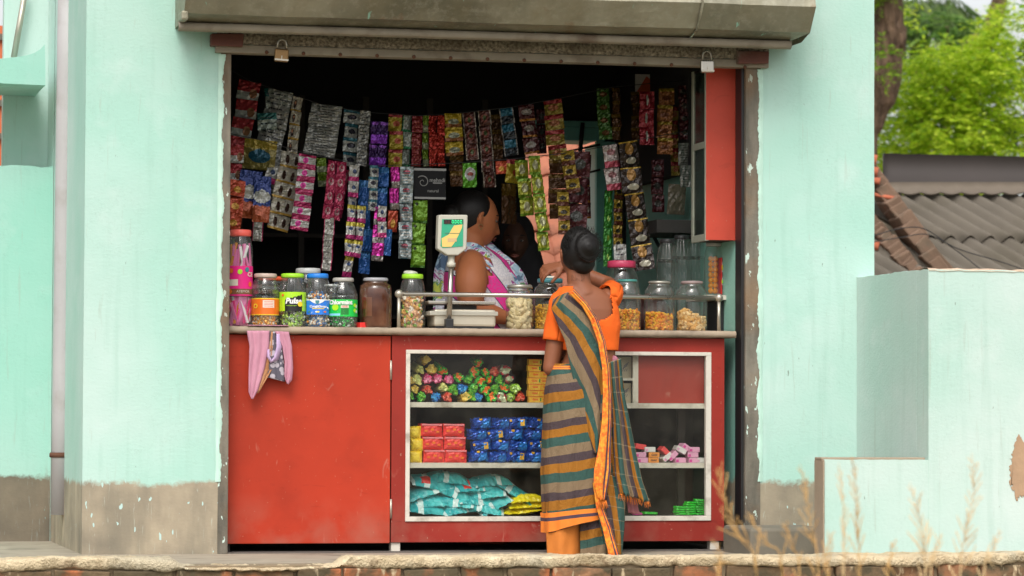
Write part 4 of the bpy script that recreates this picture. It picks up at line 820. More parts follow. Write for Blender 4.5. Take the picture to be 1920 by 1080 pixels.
# small gold soap boxes in two stacks at the right of the top shelf
gold = crinkle_mat('gold_card', (.74, .40, .04), (.80, .50, .08), .45, .1, 30, .15)
def soapbox(name, d, mats, word, wsize, wm, extra=None):
    m = MB(); W, D, H = d; m.box((0, 0, H/2), d); vs, fs = text_mesh(word, wsize, .0004); m.add([(x, -D/2-.0008, H*.5+y) for x, y, _ in vs], fs, wm, smooth=False)
    if extra:
        for (u0, u1, v0, v1, mi) in extra: m.bb(W*(u0-.5), W*(u1-.5), -D/2-.0005, -D/2+.003, H*v0, H*v1, mi)
    return m.build(name, mats, origin=(0, 0, 0), bevel=.002)
gb = soapbox('biscuit_box', (.062, .04, .029), [gold, M['red_print'], M['dkgreen_print']], 'Gold', .013, 1, [(.86, .97, .2, .8, 2), (0, .999, .9, .99, 1)])
f_ = True
for c_, cx_ in enumerate((1002, 1021)):
    for k in range(7 if c_ == 0 else 5):
        place(gb, cx_-(k % 2)*1.5, 755-k*12.4, YG+.01, 'gold biscuit box, %s from the shelf in the %s stack of gold boxes' % (ORDN[k], ['left', 'right'][c_]), 'box', 'gold boxes stacked on the top shelf', (0, 0, rnd.uniform(-.08, .08)), f_, z=SH[0]+.0006+k*.0296); f_ = False
# cardboard cartons
cb = pm('plain_card', (.50, .43, .31), .8); ink = pm('card_ink', (.12, .12, .17)); 
for (a, b, z0_, z1_, lab) in ((1158, 1184, SH[0]+.1185, gz1-.005, 'upper pale cardboard box in the narrow top shelf bay'), (1160, 1183, SH[0]+.001, SH[0]+.095, 'lower pale cardboard box in the narrow top shelf bay')):
    m = MB(); xa_, xb_ = X(a, .19), X(b, .19); m.bb(xa_, xb_, .19, .30, z0_, z1_)
    for k in range(3): m.box(((xa_+xb_)/2+.004*k, .1892, (z0_+z1_)/2+.008*k), (.03, .001, .003), mi=1, rot=Matrix.Rotation(-.6, 3, 'Y'))
    for k in range(3): m.box(((xa_+xb_)/2-.008+.009*k, .189, (z0_+z1_)/2-.012), (.0025, .001, .016), mi=1, rot=Matrix.Rotation(.5, 3, 'Y'))
    tag(m.build('cardboard_box', [cb, ink], bevel=.001), lab, 'box', 'cardboard boxes in the counter')
# middle shelf: yellow, red, blue packets
z1s = SH[1]+.0006
yel = crinkle_mat('yellow_wrap', (.80, .55, .02), (.85, .62, .05), .4, .05, 12, .25); red_ = crinkle_mat('red_pack_wrap', (.80, .055, .05), (.72, .25, .05), .35, .1, 34, .35, (.66, .7)); pnk = pm('pack_top_pink', (.80, .25, .28))
blu = crinkle_mat('blue_foil', (.008, .06, .36), (.02, .20, .60), .2, .35, 18, .9, vs=30); goldf = pm('blue_pack_gold', (.80, .42, .02), .3, .2)
o1 = packet('snack_packet', (.062, .09, .056), [yel], .3, 0, 1); f_ = True
for k, px in enumerate((777, 779, 775)): place(o1, px, 860, YG+.05, 'yellow packet, %s of three stacked beside the red packets' % ['bottom', 'middle', 'top'][k], 'packet', 'yellow packets on the middle shelf', (0, 0, rnd.uniform(-.1, .1)), f_, z=z1s+.0575*k); f_ = False
o2 = packet('snack_packet', (.102, .09, .060), [red_, pnk, M['orange_print']], .3, 0, 2, [(.03, .97, .86, .97, 1), (.15, .3, .35, .5, 2), (.45, .6, .45, .62, 2), (.7, .85, .3, .45, 2)], n=6); f_ = True
for k in range(3):
    for c_ in range(2):
        place(o2, [811, 852][c_]-4*k*(1-c_)*.7-k*2*c_, 860, YG+.05, 'red packet in the %s row of the %s column on the middle shelf' % (['bottom', 'middle', 'top'][k], ['left', 'right'][c_]), 'packet', 'red packets on the middle shelf', (0, rnd.uniform(-.02, .02), rnd.uniform(-.06, .06)), f_, z=z1s+.0615*k, s_=1); f_ = False
pb = [packet('snack_packet', (.098, .08, .052), [blu, goldf], .45, 1, 10+k, pt_, .004, 8) for k, pt_ in enumerate(([(.42, .56, .78, .95, 1)], None, [(.62, .82, .2, .8, 1), (.1, .2, .6, .8, 1)]))]
fu = [True]*3
for k in range(4):
    for c_ in range(5):
        px = 897+c_*34+(k % 2)*5-(3 if k == 2 else 0); v_ = (k*2+c_) % 3
        if k == 1 and c_ == 4: px -= 6
        place(pb[v_], px, 860, YG+.03+.01*(c_ % 2), 'shiny blue foil packet, %s from left in the %s row of the pile' % (ORDN[c_], ['bottom', 'second', 'third', 'top'][k]), 'packet', 'blue foil packets on the middle shelf', (rnd.uniform(-.1, .1), rnd.uniform(-.12, .12), rnd.uniform(-.2, .2)), fu[v_], z=z1s+.003+.0525*k+(.014 if (c_ == 4 and k == 3) else 0)); fu[v_] = False
# bottom shelf: teal bags, yellow bags
z2s = SH[2]+.0006
tealm = crinkle_mat('teal_bag_film', (.02, .36, .40), (.05, .50, .52), .35, .0, 9, .5, vs=16); whs = pm('bag_white', (.60, .74, .74), .3)
def bag(name, L, D, H, mats, seed, bandu=.45, redp=False):
    m = MB(); rs_ = random.Random(seed); n = 18; k = 12
    up = []; lo = []
    for i in range(n+1):
        u_ = i/n; e = max(0, 1-abs(2*u_-1)**3); ru, rl = [], []
        for j in range(k+1):
            v = j/k; y_ = (v-.5)*D*(1-.15*rs_.random()*e); prof = e*(1-abs(2*v-1)**3); w_ = .010*math.sin(v*9+seed)*e
            x_ = (u_-.5)*L; lift = .012*(1-e)*math.sin(seed)
            ru.append((x_+rs_.uniform(-.002, .002), y_, H*.35+H*.65*prof+w_*.4+rs_.uniform(-.003, .003)*e+lift)); rl.append((x_, y_, H*.35-H*.35*prof+lift))
        up.append(ru); lo.append(rl)
    b0 = len(m.v); m.grid(up, flip=True)
    for fi in range(len(m.f)):
        i = fi//k; u_ = (i+.5)/n
        if abs(u_-bandu) < .05: m.mi[fi] = 1
        if redp and .15 < u_ < .36 and 1 <= (fi % k) <= 5: m.mi[fi] = 2
        if u_ < .04 or u_ > .96: m.mi[fi] = 1
    m.grid(lo)
    return m.build(name, mats, origin=(0, 0, 0), smooth=False)
bags = [(800, 967, 0, .26, .035, .1, 0, 0), (862, 968, 1, .20, .038, -.12, 0, 0), (900, 966, 2, .22, .036, .2, 0, 0), (800, 957, 3, .24, .036, -.06, .03, 0), (845, 955, 4, .22, .042, .06, .032, 0), (893, 953, 5, .22, .036, .1, .034, 0), (925, 958, 6, .17, .030, -.5, .012, 0),
        (797, 941, 7, .25, .040, -.3, .066, 0), (848, 938, 8, .19, .042, .35, .07, 0), (905, 938, 9, .22, .036, -.12, .07, 0), (812, 922, 10, .26, .042, .22, .105, 1), (890, 922, 11, .24, .045, -.05, .100, 1), (838, 908, 12, .22, .036, .12, .14, 0), (965, 922, 13, .24, .022, .55, .055, 0), (920, 905, 14, .20, .030, -.05, .135, 0)]
hgt = ['on the bottom layer', 'in the second layer', 'in the third layer', 'high on the pile', 'at the top of the pile']
bl = {}
for i, (px, py, sd_, L, H, tilt, z_, rp) in enumerate(bags):
    o = bag('snack_bag', L, .13, H+.012, [tealm, whs, M['red_print']], sd_*3+1, .3+.4*((sd_*37 % 10)/10), rp)
    lay = 0 if z_ < .02 else 1 if z_ < .05 else 2 if z_ < .09 else 3 if z_ < .12 else 4
    bl.setdefault(lay, []).append((px, o)); place(o, px, py, YG+.085+.008*lay, 'x', 'snack bag', 'turquoise bags on the bottom shelf', (rnd.uniform(.25, .5), tilt, rnd.uniform(-.25, .25)), True, z=z2s+z_+.012+abs(math.sin(tilt))*L*.22)
for lay, L_ in bl.items():
    for i, (px, o) in enumerate(sorted(L_, key=lambda t: t[0])): o['label'] = 'turquoise snack bag, %s from the left %s' % (ORDN[i], hgt[lay])
ylw = crinkle_mat('yellow_bag_film', (.80, .66, .015), (.75, .58, .01), .35, .0, 14, .3, vs=16)
for k in range(3):
    o = bag('snack_bag', .19-.01*(k == 0), .12, .034, [ylw, ylw, ylw], 40+k, .5); place(o, 985-(k == 0)*8+k*2, 968, YG+.07, 'flat yellow snack bag, %s of the three beside the turquoise bags' % ['bottom', 'middle', 'top'][k], 'snack bag', 'yellow bags on the bottom shelf', (.15, -.10+.05*k, rnd.uniform(-.1, .1)), True, z=z2s+.006+.030*k)
# right side soap boxes
soapm = [pm('soap_pink', (.70, .34, .50), .4), pm('soap_white', (.68, .66, .64), .4), pm('soap_red', (.75, .07, .07), .4), pm('soap_orange', (.72, .27, .05), .4), pm('soap_magenta', (.60, .05, .28), .4)]
def soap(cm, am, word=None):
    m = MB(); W, D, H = .052, .07, .024; m.box((0, 0, H/2), (W, D, H)); m.bb(-W/2+.002, -W*.2, -D/2-.0008, -D/2+.002, .003, H-.008, 1)
    if word: vs, fs = text_mesh(word, .014, .0003); m.add([(x, -D/2-.0012, H*.5+y) for x, y, _ in vs], fs, 2, smooth=False)
    return m.build('soap_box', [cm, am, pm('dark_ink', (.05, .03, .03))], origin=(0, 0, 0), bevel=.0015)
sp = {'pink': soap(soapm[0], soapm[4]), 'white': soap(soapm[1], soapm[0]), 'red': soap(soapm[2], soapm[2]), 'orange': soap(soapm[3], soapm[3], 'Gold')}
fs_ = set()
sl_ = [(1201, 866, 'pink', 0, 0, 'at the left foot of the soap pile'), (1222, 866, 'orange', 0, 0, 'lower of the two lettered boxes in the soap pile'), (1250, 862, 'white', -.7, .004, 'leaning right of the lettered boxes'), (1272, 866, 'pink', 0, 0, 'lying fourth along the shelf in the soap pile'), (1297, 866, 'pink', 0, 0, 'at the bottom of the right hand soap column'), (1313, 866, 'white', 0, 0, 'alone at the right end of the soap pile'),
       (1199, 856, 'pink', 0, .0255, 'second up at the left of the soap pile'), (1224, 856, 'orange', 0, .0255, 'upper of the two lettered boxes in the soap pile'), (1262, 858, 'pink', -.75, .010, 'leaning against the tilted white box'), (1297, 856, 'pink', 0, .0255, 'middle of the right hand soap column'), (1272, 850, 'white', .5, .036, 'tilted on top near the middle of the pile'),
       (1197, 846, 'red', .15, .051, 'on top at the left of the soap pile'), (1216, 846, 'white', 0, .051, 'flat on top of the lettered boxes'), (1242, 852, 'red', .75, .030, 'standing tilted behind the leaning white box'), (1282, 847, 'pink', .6, .046, 'tilted at the very top of the soap pile'), (1299, 847, 'pink', 0, .051, 'top of the right hand soap column')]
for px, py, c_, tl, z_, lab in sl_:
    place(sp[c_], px, py, YG+.04+(.02 if tl else 0), '%s soap box %s' % (c_, lab), 'box', 'soap boxes on the middle shelf', (0, tl, rnd.uniform(-.1, .1)), c_ not in fs_, z=z1s+z_+(.014 if tl else 0)); fs_.add(c_)
grn = crinkle_mat('green_pack_film', (.02, .48, .02), (.04, .62, .05), .3, .05, 20, .2); go = packet('sweet_packet', (.062, .05, .0105), [grn], .3, 1, 5, jit=.0006); f_ = True
k_ = 0
for c_, (px, n_) in enumerate(((1274, 4), (1293, 6), (1312, 7))):
    for k in range(n_): place(go, px+rnd.uniform(-2, 2), 966, YG+.05+.01*c_, 'green packet, %s from the shelf in the %s of three small stacks' % (ORDN[k], ['left', 'middle', 'right'][c_]), 'packet', 'green packets on the bottom shelf', (0, rnd.uniform(-.06, .06), rnd.uniform(-.3, .3)), f_, z=z2s+.011*k); f_ = False
place(go, 1217, 968, YG+.04, 'bright green packet lying alone near the sari fringe', 'packet', None, (0, .05, .1), False, z=z2s+.003, s_=1.3)
m = MB(); m.box((P(1196, 967, YG+.02).x, YG+.03, z2s+.007), (.04, .03, .012), rz=.2); tag(m.build('soap_box', soapm[4], bevel=.002), 'small magenta box lying behind the sari fringe', 'box')
# ================================================================ SACHET STRIPS
def sm(name, bg, top=None, bot=None, blob=None, bars=None, side=None, metal=.35, rough=.2, blob2=None):
    dk = lambda t: tuple(q*.56 for q in t)  # darkens every print colour to stand in for the dim interior
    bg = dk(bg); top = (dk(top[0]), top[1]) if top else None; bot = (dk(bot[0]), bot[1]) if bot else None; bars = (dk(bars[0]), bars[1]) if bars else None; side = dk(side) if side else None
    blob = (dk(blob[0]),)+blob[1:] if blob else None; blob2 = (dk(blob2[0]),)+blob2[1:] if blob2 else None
    g = G('sachet_'+name); u_, v, _ = g.xyz('UV'); n = g.noise(5, 3, g.tc.outputs['UV']); vv = g.m('ADD', v, g.m('MULTIPLY', g.m('SUBTRACT', n, .5), .12))
    c = g.mix(g.noise(9, 4, g.tc.outputs['UV']), sh(bg, .75), sh(bg, 1.2))
    if top: c = g.mix(g.m('GREATER_THAN', vv, 1-top[1]), c, top[0])
    if bot: c = g.mix(g.m('LESS_THAN', vv, bot[1]), c, bot[0])
    for b in (blob, blob2):
        if b:
            cc, cx_, cy_, rx, ry = b; e = g.m('ADD', g.m('POWER', g.m('DIVIDE', g.m('ABSOLUTE', g.m('SUBTRACT', u_, cx_)), rx), 2), g.m('POWER', g.m('DIVIDE', g.m('ABSOLUTE', g.m('SUBTRACT', vv, cy_)), ry), 2))
            c = g.mix(g.m('LESS_THAN', e, 1), c, cc)
    if bars:
        mk = g.m('MULTIPLY', g.m('LESS_THAN', g.m('FRACT', g.m('MULTIPLY', v, bars[1])), .26), g.m('MULTIPLY', g.m('GREATER_THAN', u_, .15), g.m('LESS_THAN', u_, .8)))
        mk = g.m('MULTIPLY', mk, g.m('GREATER_THAN', g.noise(14, 1, g.map(g.tc.outputs['UV'], scale=(1, .2, 1))), .44)); c = g.mix(mk, c, bars[0])
    if side: c = g.mix(g.m('GREATER_THAN', g.m('ABSOLUTE', g.m('SUBTRACT', u_, .5)), .42), c, side)
    g.bump(g.m('ADD', g.vor(24).outputs[0], g.noise(34, 3)), 1.0, .009); return g.out(c, rough, metal)
W_ = (.62, .62, .60); SK = (.35, .15, .07)
SM = {
 'redface': sm('redface', (.45, .03, .04), bot=(W_, .42), blob=(SK, .75, .35, .18, .25)), 'barsW': sm('barsW', (.50, .50, .46), bars=((.03, .03, .05), 4), metal=.4), 'face': sm('face', (.60, .55, .44), bot=((.55, .33, .06), .14), blob=((.05, .02, .015), .3, .5, .15, .3), blob2=(SK, .3, .6, .08, .12)),
 'face2': sm('face2', (.60, .56, .46), bot=((.55, .33, .06), .14), blob=((.06, .025, .015), .3, .5, .09, .3), blob2=((.06, .025, .015), .72, .5, .09, .3)), 'tealbar': sm('tealbar', (.42, .48, .42), top=((.02, .16, .15), .4), bars=((.03, .05, .06), 3)),
 'pinkW': sm('pinkW', (.62, .60, .56), top=((.50, .02, .12), .2), bot=((.55, .03, .15), .26), blob=((.80, .05, .38), .4, .52, .16, .24), metal=.3), 'crim': sm('crim', (.50, .03, .10), blob=((.62, .34, .36), .5, .55, .3, .26), blob2=((.40, .02, .08), .5, .6, .12, .14), metal=.4), 'whCr': sm('whCr', (.56, .54, .48), side=(.45, .02, .10), bars=((.30, .28, .26), 3)),
 'whMag': sm('whMag', (.62, .60, .56), bot=((.60, .03, .20), .28), blob=((.05, .08, .18), .5, .6, .2, .14), metal=.3), 'ylPk': sm('ylPk', (.62, .60, .55), top=((.62, .50, .05), .25), bot=((.58, .04, .22), .25), blob=((.05, .10, .25), .5, .6, .25, .08)), 'blue': sm('blue', (.02, .12, .42), top=((.04, .2, .5), .3)), 'whTeal': sm('whTeal', (.52, .54, .50), top=((.06, .22, .28), .25), blob=((.05, .05, .07), .5, .45, .3, .18)),
 'purple': sm('purple', (.05, .012, .12), bot=((.30, .05, .62), .4), blob=((.35, .10, .60), .5, .9, .4, .07), metal=.5), 'magfoil': sm('magfoil', (.75, .04, .42), bot=((.40, .36, .34), .3), metal=.6), 'whPat': sm('whPat', (.40, .46, .46), blob=((.62, .62, .58), .5, .3, .42, .18), blob2=((.45, .08, .12), .5, .72, .28, .12), bars=((.05, .18, .22), 6)), 'orred': sm('orred', (.70, .10, .04), blob=((.80, .40, .06), .5, .4, .25, .2)),
 'yelR': sm('yelR', (.48, .36, .02), top=((.40, .04, .04), .2), blob=((.45, .08, .03), .6, .45, .25, .16)), 'grW': sm('grW', (.40, .44, .38), side=(.03, .22, .08), bot=((.03, .25, .10), .15)), 'dred': sm('dred', (.28, .02, .025), bars=((.40, .10, .04), 7)), 'lime': sm('lime', (.22, .36, .02), bot=((.40, .44, .25), .4)), 'redfoil': sm('redfoil', (.48, .03, .015), metal=.6, rough=.18), 'yel': sm('yel', (.60, .42, .02), bot=((.30, .10, .02), .25), blob=((.40, .42, .30), .5, .4, .32, .2)),
 'green': sm('green', (.12, .42, .02), blob=(W_, .5, .55, .38, .28), blob2=((.30, .05, .03), .5, .55, .22, .08)), 'brBd': sm('brBd', (.12, .035, .025), side=(.45, .38, .30), blob=((.25, .06, .04), .5, .5, .3, .3), blob2=((.10, .14, .05), .5, .5, .14, .16)), 'dkblue': sm('dkblue', (.02, .03, .04), top=((.02, .16, .25), .5), side=(.3, .28, .26)), 'dkR': sm('dkR', (.10, .02, .02), blob=((.35, .30, .26), .5, .55, .34, .2), bot=((.45, .18, .02), .12)), 'ryel': sm('ryel', (.38, .28, .04), top=((.38, .03, .03), .3), blob=((.42, .14, .05), .5, .45, .3, .2)),
 'grPk': sm('grPk', (.20, .42, .02), bot=((.06, .20, .01), .1), blob=((.03, .05, .01), .25, .85, .12, .07)), 'ygfoil': sm('ygfoil', (.45, .47, .04), top=((.20, .36, .02), .14), bot=((.20, .36, .02), .14), blob=((.55, .54, .30), .5, .5, .25, .25), metal=.45), 'gold': sm('gold', (.45, .30, .03), bot=((.14, .04, .02), .3), blob=((.06, .05, .03), .5, .55, .3, .16)), 'maroon': sm('maroon', (.10, .015, .02), blob=((.06, .06, .05), .5, .5, .3, .2)), 'grBr': sm('grBr', (.08, .20, .03), blob=((.22, .10, .03), .5, .5, .3, .2)),
 'brown': sm('brown', (.16, .07, .025), top=((.25, .14, .02), .3)), 'pinkWt': sm('pinkWt', (.48, .40, .36), bot=((.45, .06, .10), .28), blob=((.30, .12, .12), .5, .68, .28, .14)), 'brGold': sm('brGold', (.035, .02, .015), top=((.55, .34, .03), .05), blob=((.40, .20, .04), .5, .72, .22, .24), blob2=((.62, .58, .45), .55, .25, .28, .13)), 'dredW': sm('dredW', (.38, .015, .03), blob=((.50, .50, .44), .5, .5, .08, .3)), 'orYe': sm('orYe', (.40, .14, .03), top=((.45, .30, .02), .2), blob=((.25, .08, .03), .5, .4, .3, .16)), 'list': sm('list', (.42, .42, .38), bars=((.08, .08, .08), 9)), 'grdot': sm('grdot', (.05, .30, .03), blob=((.30, .45, .05), .5, .5, .16, .14)),
 'multi': sm('multi', (.30, .24, .06), top=((.42, .30, .03), .3), blob=((.02, .12, .20), .5, .45, .34, .22)), 'bluor': sm('bluor', (.02, .05, .25), bot=((.50, .10, .03), .35), blob=((.55, .55, .50), .5, .55, .5, .14)), 'blk': sm('blk', (.012, .012, .013), top=((.60, .60, .56), .10), bot=((.45, .45, .43), .08)), 'clear': sm('clearbag', (.28, .24, .17), metal=.1)}
nstrip = [0]
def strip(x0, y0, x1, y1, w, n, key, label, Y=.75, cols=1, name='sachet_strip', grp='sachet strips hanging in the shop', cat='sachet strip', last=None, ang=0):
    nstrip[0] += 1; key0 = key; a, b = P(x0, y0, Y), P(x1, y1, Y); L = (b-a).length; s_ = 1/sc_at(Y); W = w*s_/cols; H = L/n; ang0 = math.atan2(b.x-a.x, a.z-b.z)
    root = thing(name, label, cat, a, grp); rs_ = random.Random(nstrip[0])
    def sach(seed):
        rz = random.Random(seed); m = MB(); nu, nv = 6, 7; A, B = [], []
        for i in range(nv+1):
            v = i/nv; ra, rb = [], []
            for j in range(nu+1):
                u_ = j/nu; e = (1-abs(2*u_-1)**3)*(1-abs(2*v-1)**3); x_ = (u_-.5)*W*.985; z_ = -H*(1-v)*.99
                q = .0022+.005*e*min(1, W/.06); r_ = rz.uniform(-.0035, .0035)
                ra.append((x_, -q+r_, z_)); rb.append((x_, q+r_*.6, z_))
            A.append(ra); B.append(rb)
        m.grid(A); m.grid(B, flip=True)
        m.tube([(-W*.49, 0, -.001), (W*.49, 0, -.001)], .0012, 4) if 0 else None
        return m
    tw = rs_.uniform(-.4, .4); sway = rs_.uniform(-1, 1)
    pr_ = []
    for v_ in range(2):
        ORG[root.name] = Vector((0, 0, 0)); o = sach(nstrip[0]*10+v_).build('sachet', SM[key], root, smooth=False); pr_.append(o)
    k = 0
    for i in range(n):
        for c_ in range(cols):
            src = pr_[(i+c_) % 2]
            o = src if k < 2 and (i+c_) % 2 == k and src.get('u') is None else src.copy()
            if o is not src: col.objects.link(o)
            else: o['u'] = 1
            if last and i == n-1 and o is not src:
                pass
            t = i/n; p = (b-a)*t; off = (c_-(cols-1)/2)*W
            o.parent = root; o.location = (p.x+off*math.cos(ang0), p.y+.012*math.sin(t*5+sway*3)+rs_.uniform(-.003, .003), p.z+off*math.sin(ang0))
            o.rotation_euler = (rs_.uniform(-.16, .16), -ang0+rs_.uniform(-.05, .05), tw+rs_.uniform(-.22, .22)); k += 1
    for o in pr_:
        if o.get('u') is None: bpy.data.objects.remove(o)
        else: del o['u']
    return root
S_ = strip
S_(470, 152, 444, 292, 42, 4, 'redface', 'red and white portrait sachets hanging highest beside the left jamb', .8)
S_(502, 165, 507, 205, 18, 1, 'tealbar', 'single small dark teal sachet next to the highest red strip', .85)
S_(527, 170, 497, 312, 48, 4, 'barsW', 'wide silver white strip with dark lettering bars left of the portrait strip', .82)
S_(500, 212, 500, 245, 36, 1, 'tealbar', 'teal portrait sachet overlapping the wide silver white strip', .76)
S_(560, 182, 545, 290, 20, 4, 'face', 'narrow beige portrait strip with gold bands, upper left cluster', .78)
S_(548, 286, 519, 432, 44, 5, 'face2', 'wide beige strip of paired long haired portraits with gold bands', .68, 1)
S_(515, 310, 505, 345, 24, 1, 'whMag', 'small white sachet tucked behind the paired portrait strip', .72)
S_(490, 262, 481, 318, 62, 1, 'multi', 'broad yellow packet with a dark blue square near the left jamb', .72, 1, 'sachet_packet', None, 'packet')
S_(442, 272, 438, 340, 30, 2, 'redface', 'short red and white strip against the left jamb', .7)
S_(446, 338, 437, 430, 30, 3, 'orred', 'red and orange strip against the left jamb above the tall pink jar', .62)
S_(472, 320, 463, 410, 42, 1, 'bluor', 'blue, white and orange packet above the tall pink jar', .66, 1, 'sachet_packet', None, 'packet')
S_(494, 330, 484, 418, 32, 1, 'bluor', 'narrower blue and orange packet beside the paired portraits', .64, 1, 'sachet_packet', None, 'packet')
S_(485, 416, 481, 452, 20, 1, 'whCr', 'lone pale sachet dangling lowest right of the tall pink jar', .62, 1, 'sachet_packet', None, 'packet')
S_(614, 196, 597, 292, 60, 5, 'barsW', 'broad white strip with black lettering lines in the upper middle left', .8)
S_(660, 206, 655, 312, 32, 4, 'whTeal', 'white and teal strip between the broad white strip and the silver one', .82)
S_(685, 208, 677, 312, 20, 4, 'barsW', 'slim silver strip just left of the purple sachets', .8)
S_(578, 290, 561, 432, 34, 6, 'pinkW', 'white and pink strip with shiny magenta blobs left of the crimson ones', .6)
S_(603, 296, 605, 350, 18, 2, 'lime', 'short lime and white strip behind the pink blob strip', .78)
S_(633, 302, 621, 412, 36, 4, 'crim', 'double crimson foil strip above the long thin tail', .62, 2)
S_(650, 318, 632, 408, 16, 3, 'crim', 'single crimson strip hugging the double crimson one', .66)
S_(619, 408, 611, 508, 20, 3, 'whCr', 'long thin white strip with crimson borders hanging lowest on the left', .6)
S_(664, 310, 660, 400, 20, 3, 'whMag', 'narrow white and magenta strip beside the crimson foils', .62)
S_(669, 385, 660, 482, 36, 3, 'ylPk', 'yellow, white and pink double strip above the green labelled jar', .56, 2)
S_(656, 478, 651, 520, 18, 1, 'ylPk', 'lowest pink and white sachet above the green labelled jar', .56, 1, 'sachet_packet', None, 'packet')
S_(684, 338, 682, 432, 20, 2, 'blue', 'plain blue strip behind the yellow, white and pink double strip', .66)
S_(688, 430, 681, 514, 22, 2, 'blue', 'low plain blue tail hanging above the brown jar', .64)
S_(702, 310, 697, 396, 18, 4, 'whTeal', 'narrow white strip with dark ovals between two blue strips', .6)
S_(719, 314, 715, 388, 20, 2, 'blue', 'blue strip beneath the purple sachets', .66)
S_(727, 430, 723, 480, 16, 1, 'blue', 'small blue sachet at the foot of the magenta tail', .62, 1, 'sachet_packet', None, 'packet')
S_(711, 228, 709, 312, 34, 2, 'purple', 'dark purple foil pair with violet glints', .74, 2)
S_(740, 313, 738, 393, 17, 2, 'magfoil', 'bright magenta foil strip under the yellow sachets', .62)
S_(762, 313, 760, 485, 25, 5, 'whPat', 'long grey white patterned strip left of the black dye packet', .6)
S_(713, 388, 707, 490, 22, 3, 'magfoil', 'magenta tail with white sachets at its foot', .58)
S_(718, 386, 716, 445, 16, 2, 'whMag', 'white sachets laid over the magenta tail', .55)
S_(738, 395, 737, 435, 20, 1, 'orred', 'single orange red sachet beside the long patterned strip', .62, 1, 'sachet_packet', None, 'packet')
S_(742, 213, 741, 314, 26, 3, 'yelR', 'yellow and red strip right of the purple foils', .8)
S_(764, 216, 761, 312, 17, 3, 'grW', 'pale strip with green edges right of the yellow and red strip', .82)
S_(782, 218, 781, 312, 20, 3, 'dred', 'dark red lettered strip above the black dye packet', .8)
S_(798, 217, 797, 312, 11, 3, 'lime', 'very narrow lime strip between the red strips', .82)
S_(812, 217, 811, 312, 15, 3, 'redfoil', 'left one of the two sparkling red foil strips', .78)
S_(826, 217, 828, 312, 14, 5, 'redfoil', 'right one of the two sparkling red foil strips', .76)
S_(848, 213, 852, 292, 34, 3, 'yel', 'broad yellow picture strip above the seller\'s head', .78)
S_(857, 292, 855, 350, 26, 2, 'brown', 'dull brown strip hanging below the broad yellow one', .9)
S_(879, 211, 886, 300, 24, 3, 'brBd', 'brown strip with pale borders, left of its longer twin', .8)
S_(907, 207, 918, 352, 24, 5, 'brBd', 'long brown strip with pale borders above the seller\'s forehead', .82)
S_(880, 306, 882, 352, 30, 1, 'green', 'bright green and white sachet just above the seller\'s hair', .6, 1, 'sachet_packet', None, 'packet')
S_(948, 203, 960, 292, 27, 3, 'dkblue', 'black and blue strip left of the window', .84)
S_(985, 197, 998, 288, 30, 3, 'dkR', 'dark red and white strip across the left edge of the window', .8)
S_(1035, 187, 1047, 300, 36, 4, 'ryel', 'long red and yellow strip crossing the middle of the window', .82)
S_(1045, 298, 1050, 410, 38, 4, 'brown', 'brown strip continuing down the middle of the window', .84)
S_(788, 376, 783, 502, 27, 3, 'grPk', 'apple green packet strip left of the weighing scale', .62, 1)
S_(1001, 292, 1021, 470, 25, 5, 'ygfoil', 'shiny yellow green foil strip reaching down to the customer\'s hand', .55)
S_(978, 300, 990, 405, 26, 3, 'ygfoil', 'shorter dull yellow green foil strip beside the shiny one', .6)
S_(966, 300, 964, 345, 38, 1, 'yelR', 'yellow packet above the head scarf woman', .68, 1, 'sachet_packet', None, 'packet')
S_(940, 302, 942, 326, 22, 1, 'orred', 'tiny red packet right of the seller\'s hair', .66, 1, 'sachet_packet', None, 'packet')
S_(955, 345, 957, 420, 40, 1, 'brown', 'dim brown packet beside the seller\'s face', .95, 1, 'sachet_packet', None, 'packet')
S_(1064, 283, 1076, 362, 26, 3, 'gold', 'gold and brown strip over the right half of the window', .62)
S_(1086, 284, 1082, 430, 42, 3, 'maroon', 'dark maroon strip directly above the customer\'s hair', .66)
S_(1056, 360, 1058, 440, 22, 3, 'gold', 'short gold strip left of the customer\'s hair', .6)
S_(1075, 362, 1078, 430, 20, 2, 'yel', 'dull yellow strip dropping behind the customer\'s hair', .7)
S_(1130, 165, 1135, 262, 25, 4, 'grBr', 'high green and brown strip right of the window top', .85)
S_(1153, 165, 1157, 262, 20, 4, 'brown', 'high brown strip next to the green and brown one', .85)
S_(1142, 272, 1151, 357, 30, 2, 'pinkWt', 'pale pink and white strip right of the window frame', .6)
S_(1178, 265, 1206, 508, 40, 5, 'brGold', 'long dark brown strip with gold lines and white labels above the pink lidded jar', .55)
S_(1212, 172, 1214, 272, 28, 3, 'dredW', 'crimson strip with a white glint under the wall poster', .75)
S_(1249, 166, 1247, 290, 30, 4, 'orYe', 'orange and yellow strip under the right part of the wall poster', .78)
S_(1284, 160, 1284, 262, 22, 4, 'maroon', 'dark strip next to the glazed side of the red cabinet', .8)
S_(1283, 268, 1286, 352, 24, 2, 'list', 'white printed list strip beside the red cabinet', .75)
S_(1140, 357, 1140, 500, 18, 4, 'grdot', 'long green strip with lime dots left of the pink lidded jar', .7)
S_(1159, 350, 1159, 470, 18, 5, 'gold', 'narrow gold strip between the green strip and the long brown one', .68)
S_(1271, 345, 1272, 403, 36, 1, 'clear', 'clear bag of nuts on the dark wall shelf', .8, 1, 'nut_bag', None, 'bag')
S_(1163, 458, 1165, 500, 24, 1, 'barsW', 'crumpled clear plastic packet above the pink lid', .6, 1, 'sachet_packet', None, 'packet')
S_(1068, 365, 1070, 430, 14, 2, 'ryel', 'thin red and yellow strip behind the gold ones', .74)
S_(455, 185, 441, 300, 24, 4, 'dkblue', 'dark blue strip half hidden behind the highest red strip', .9)
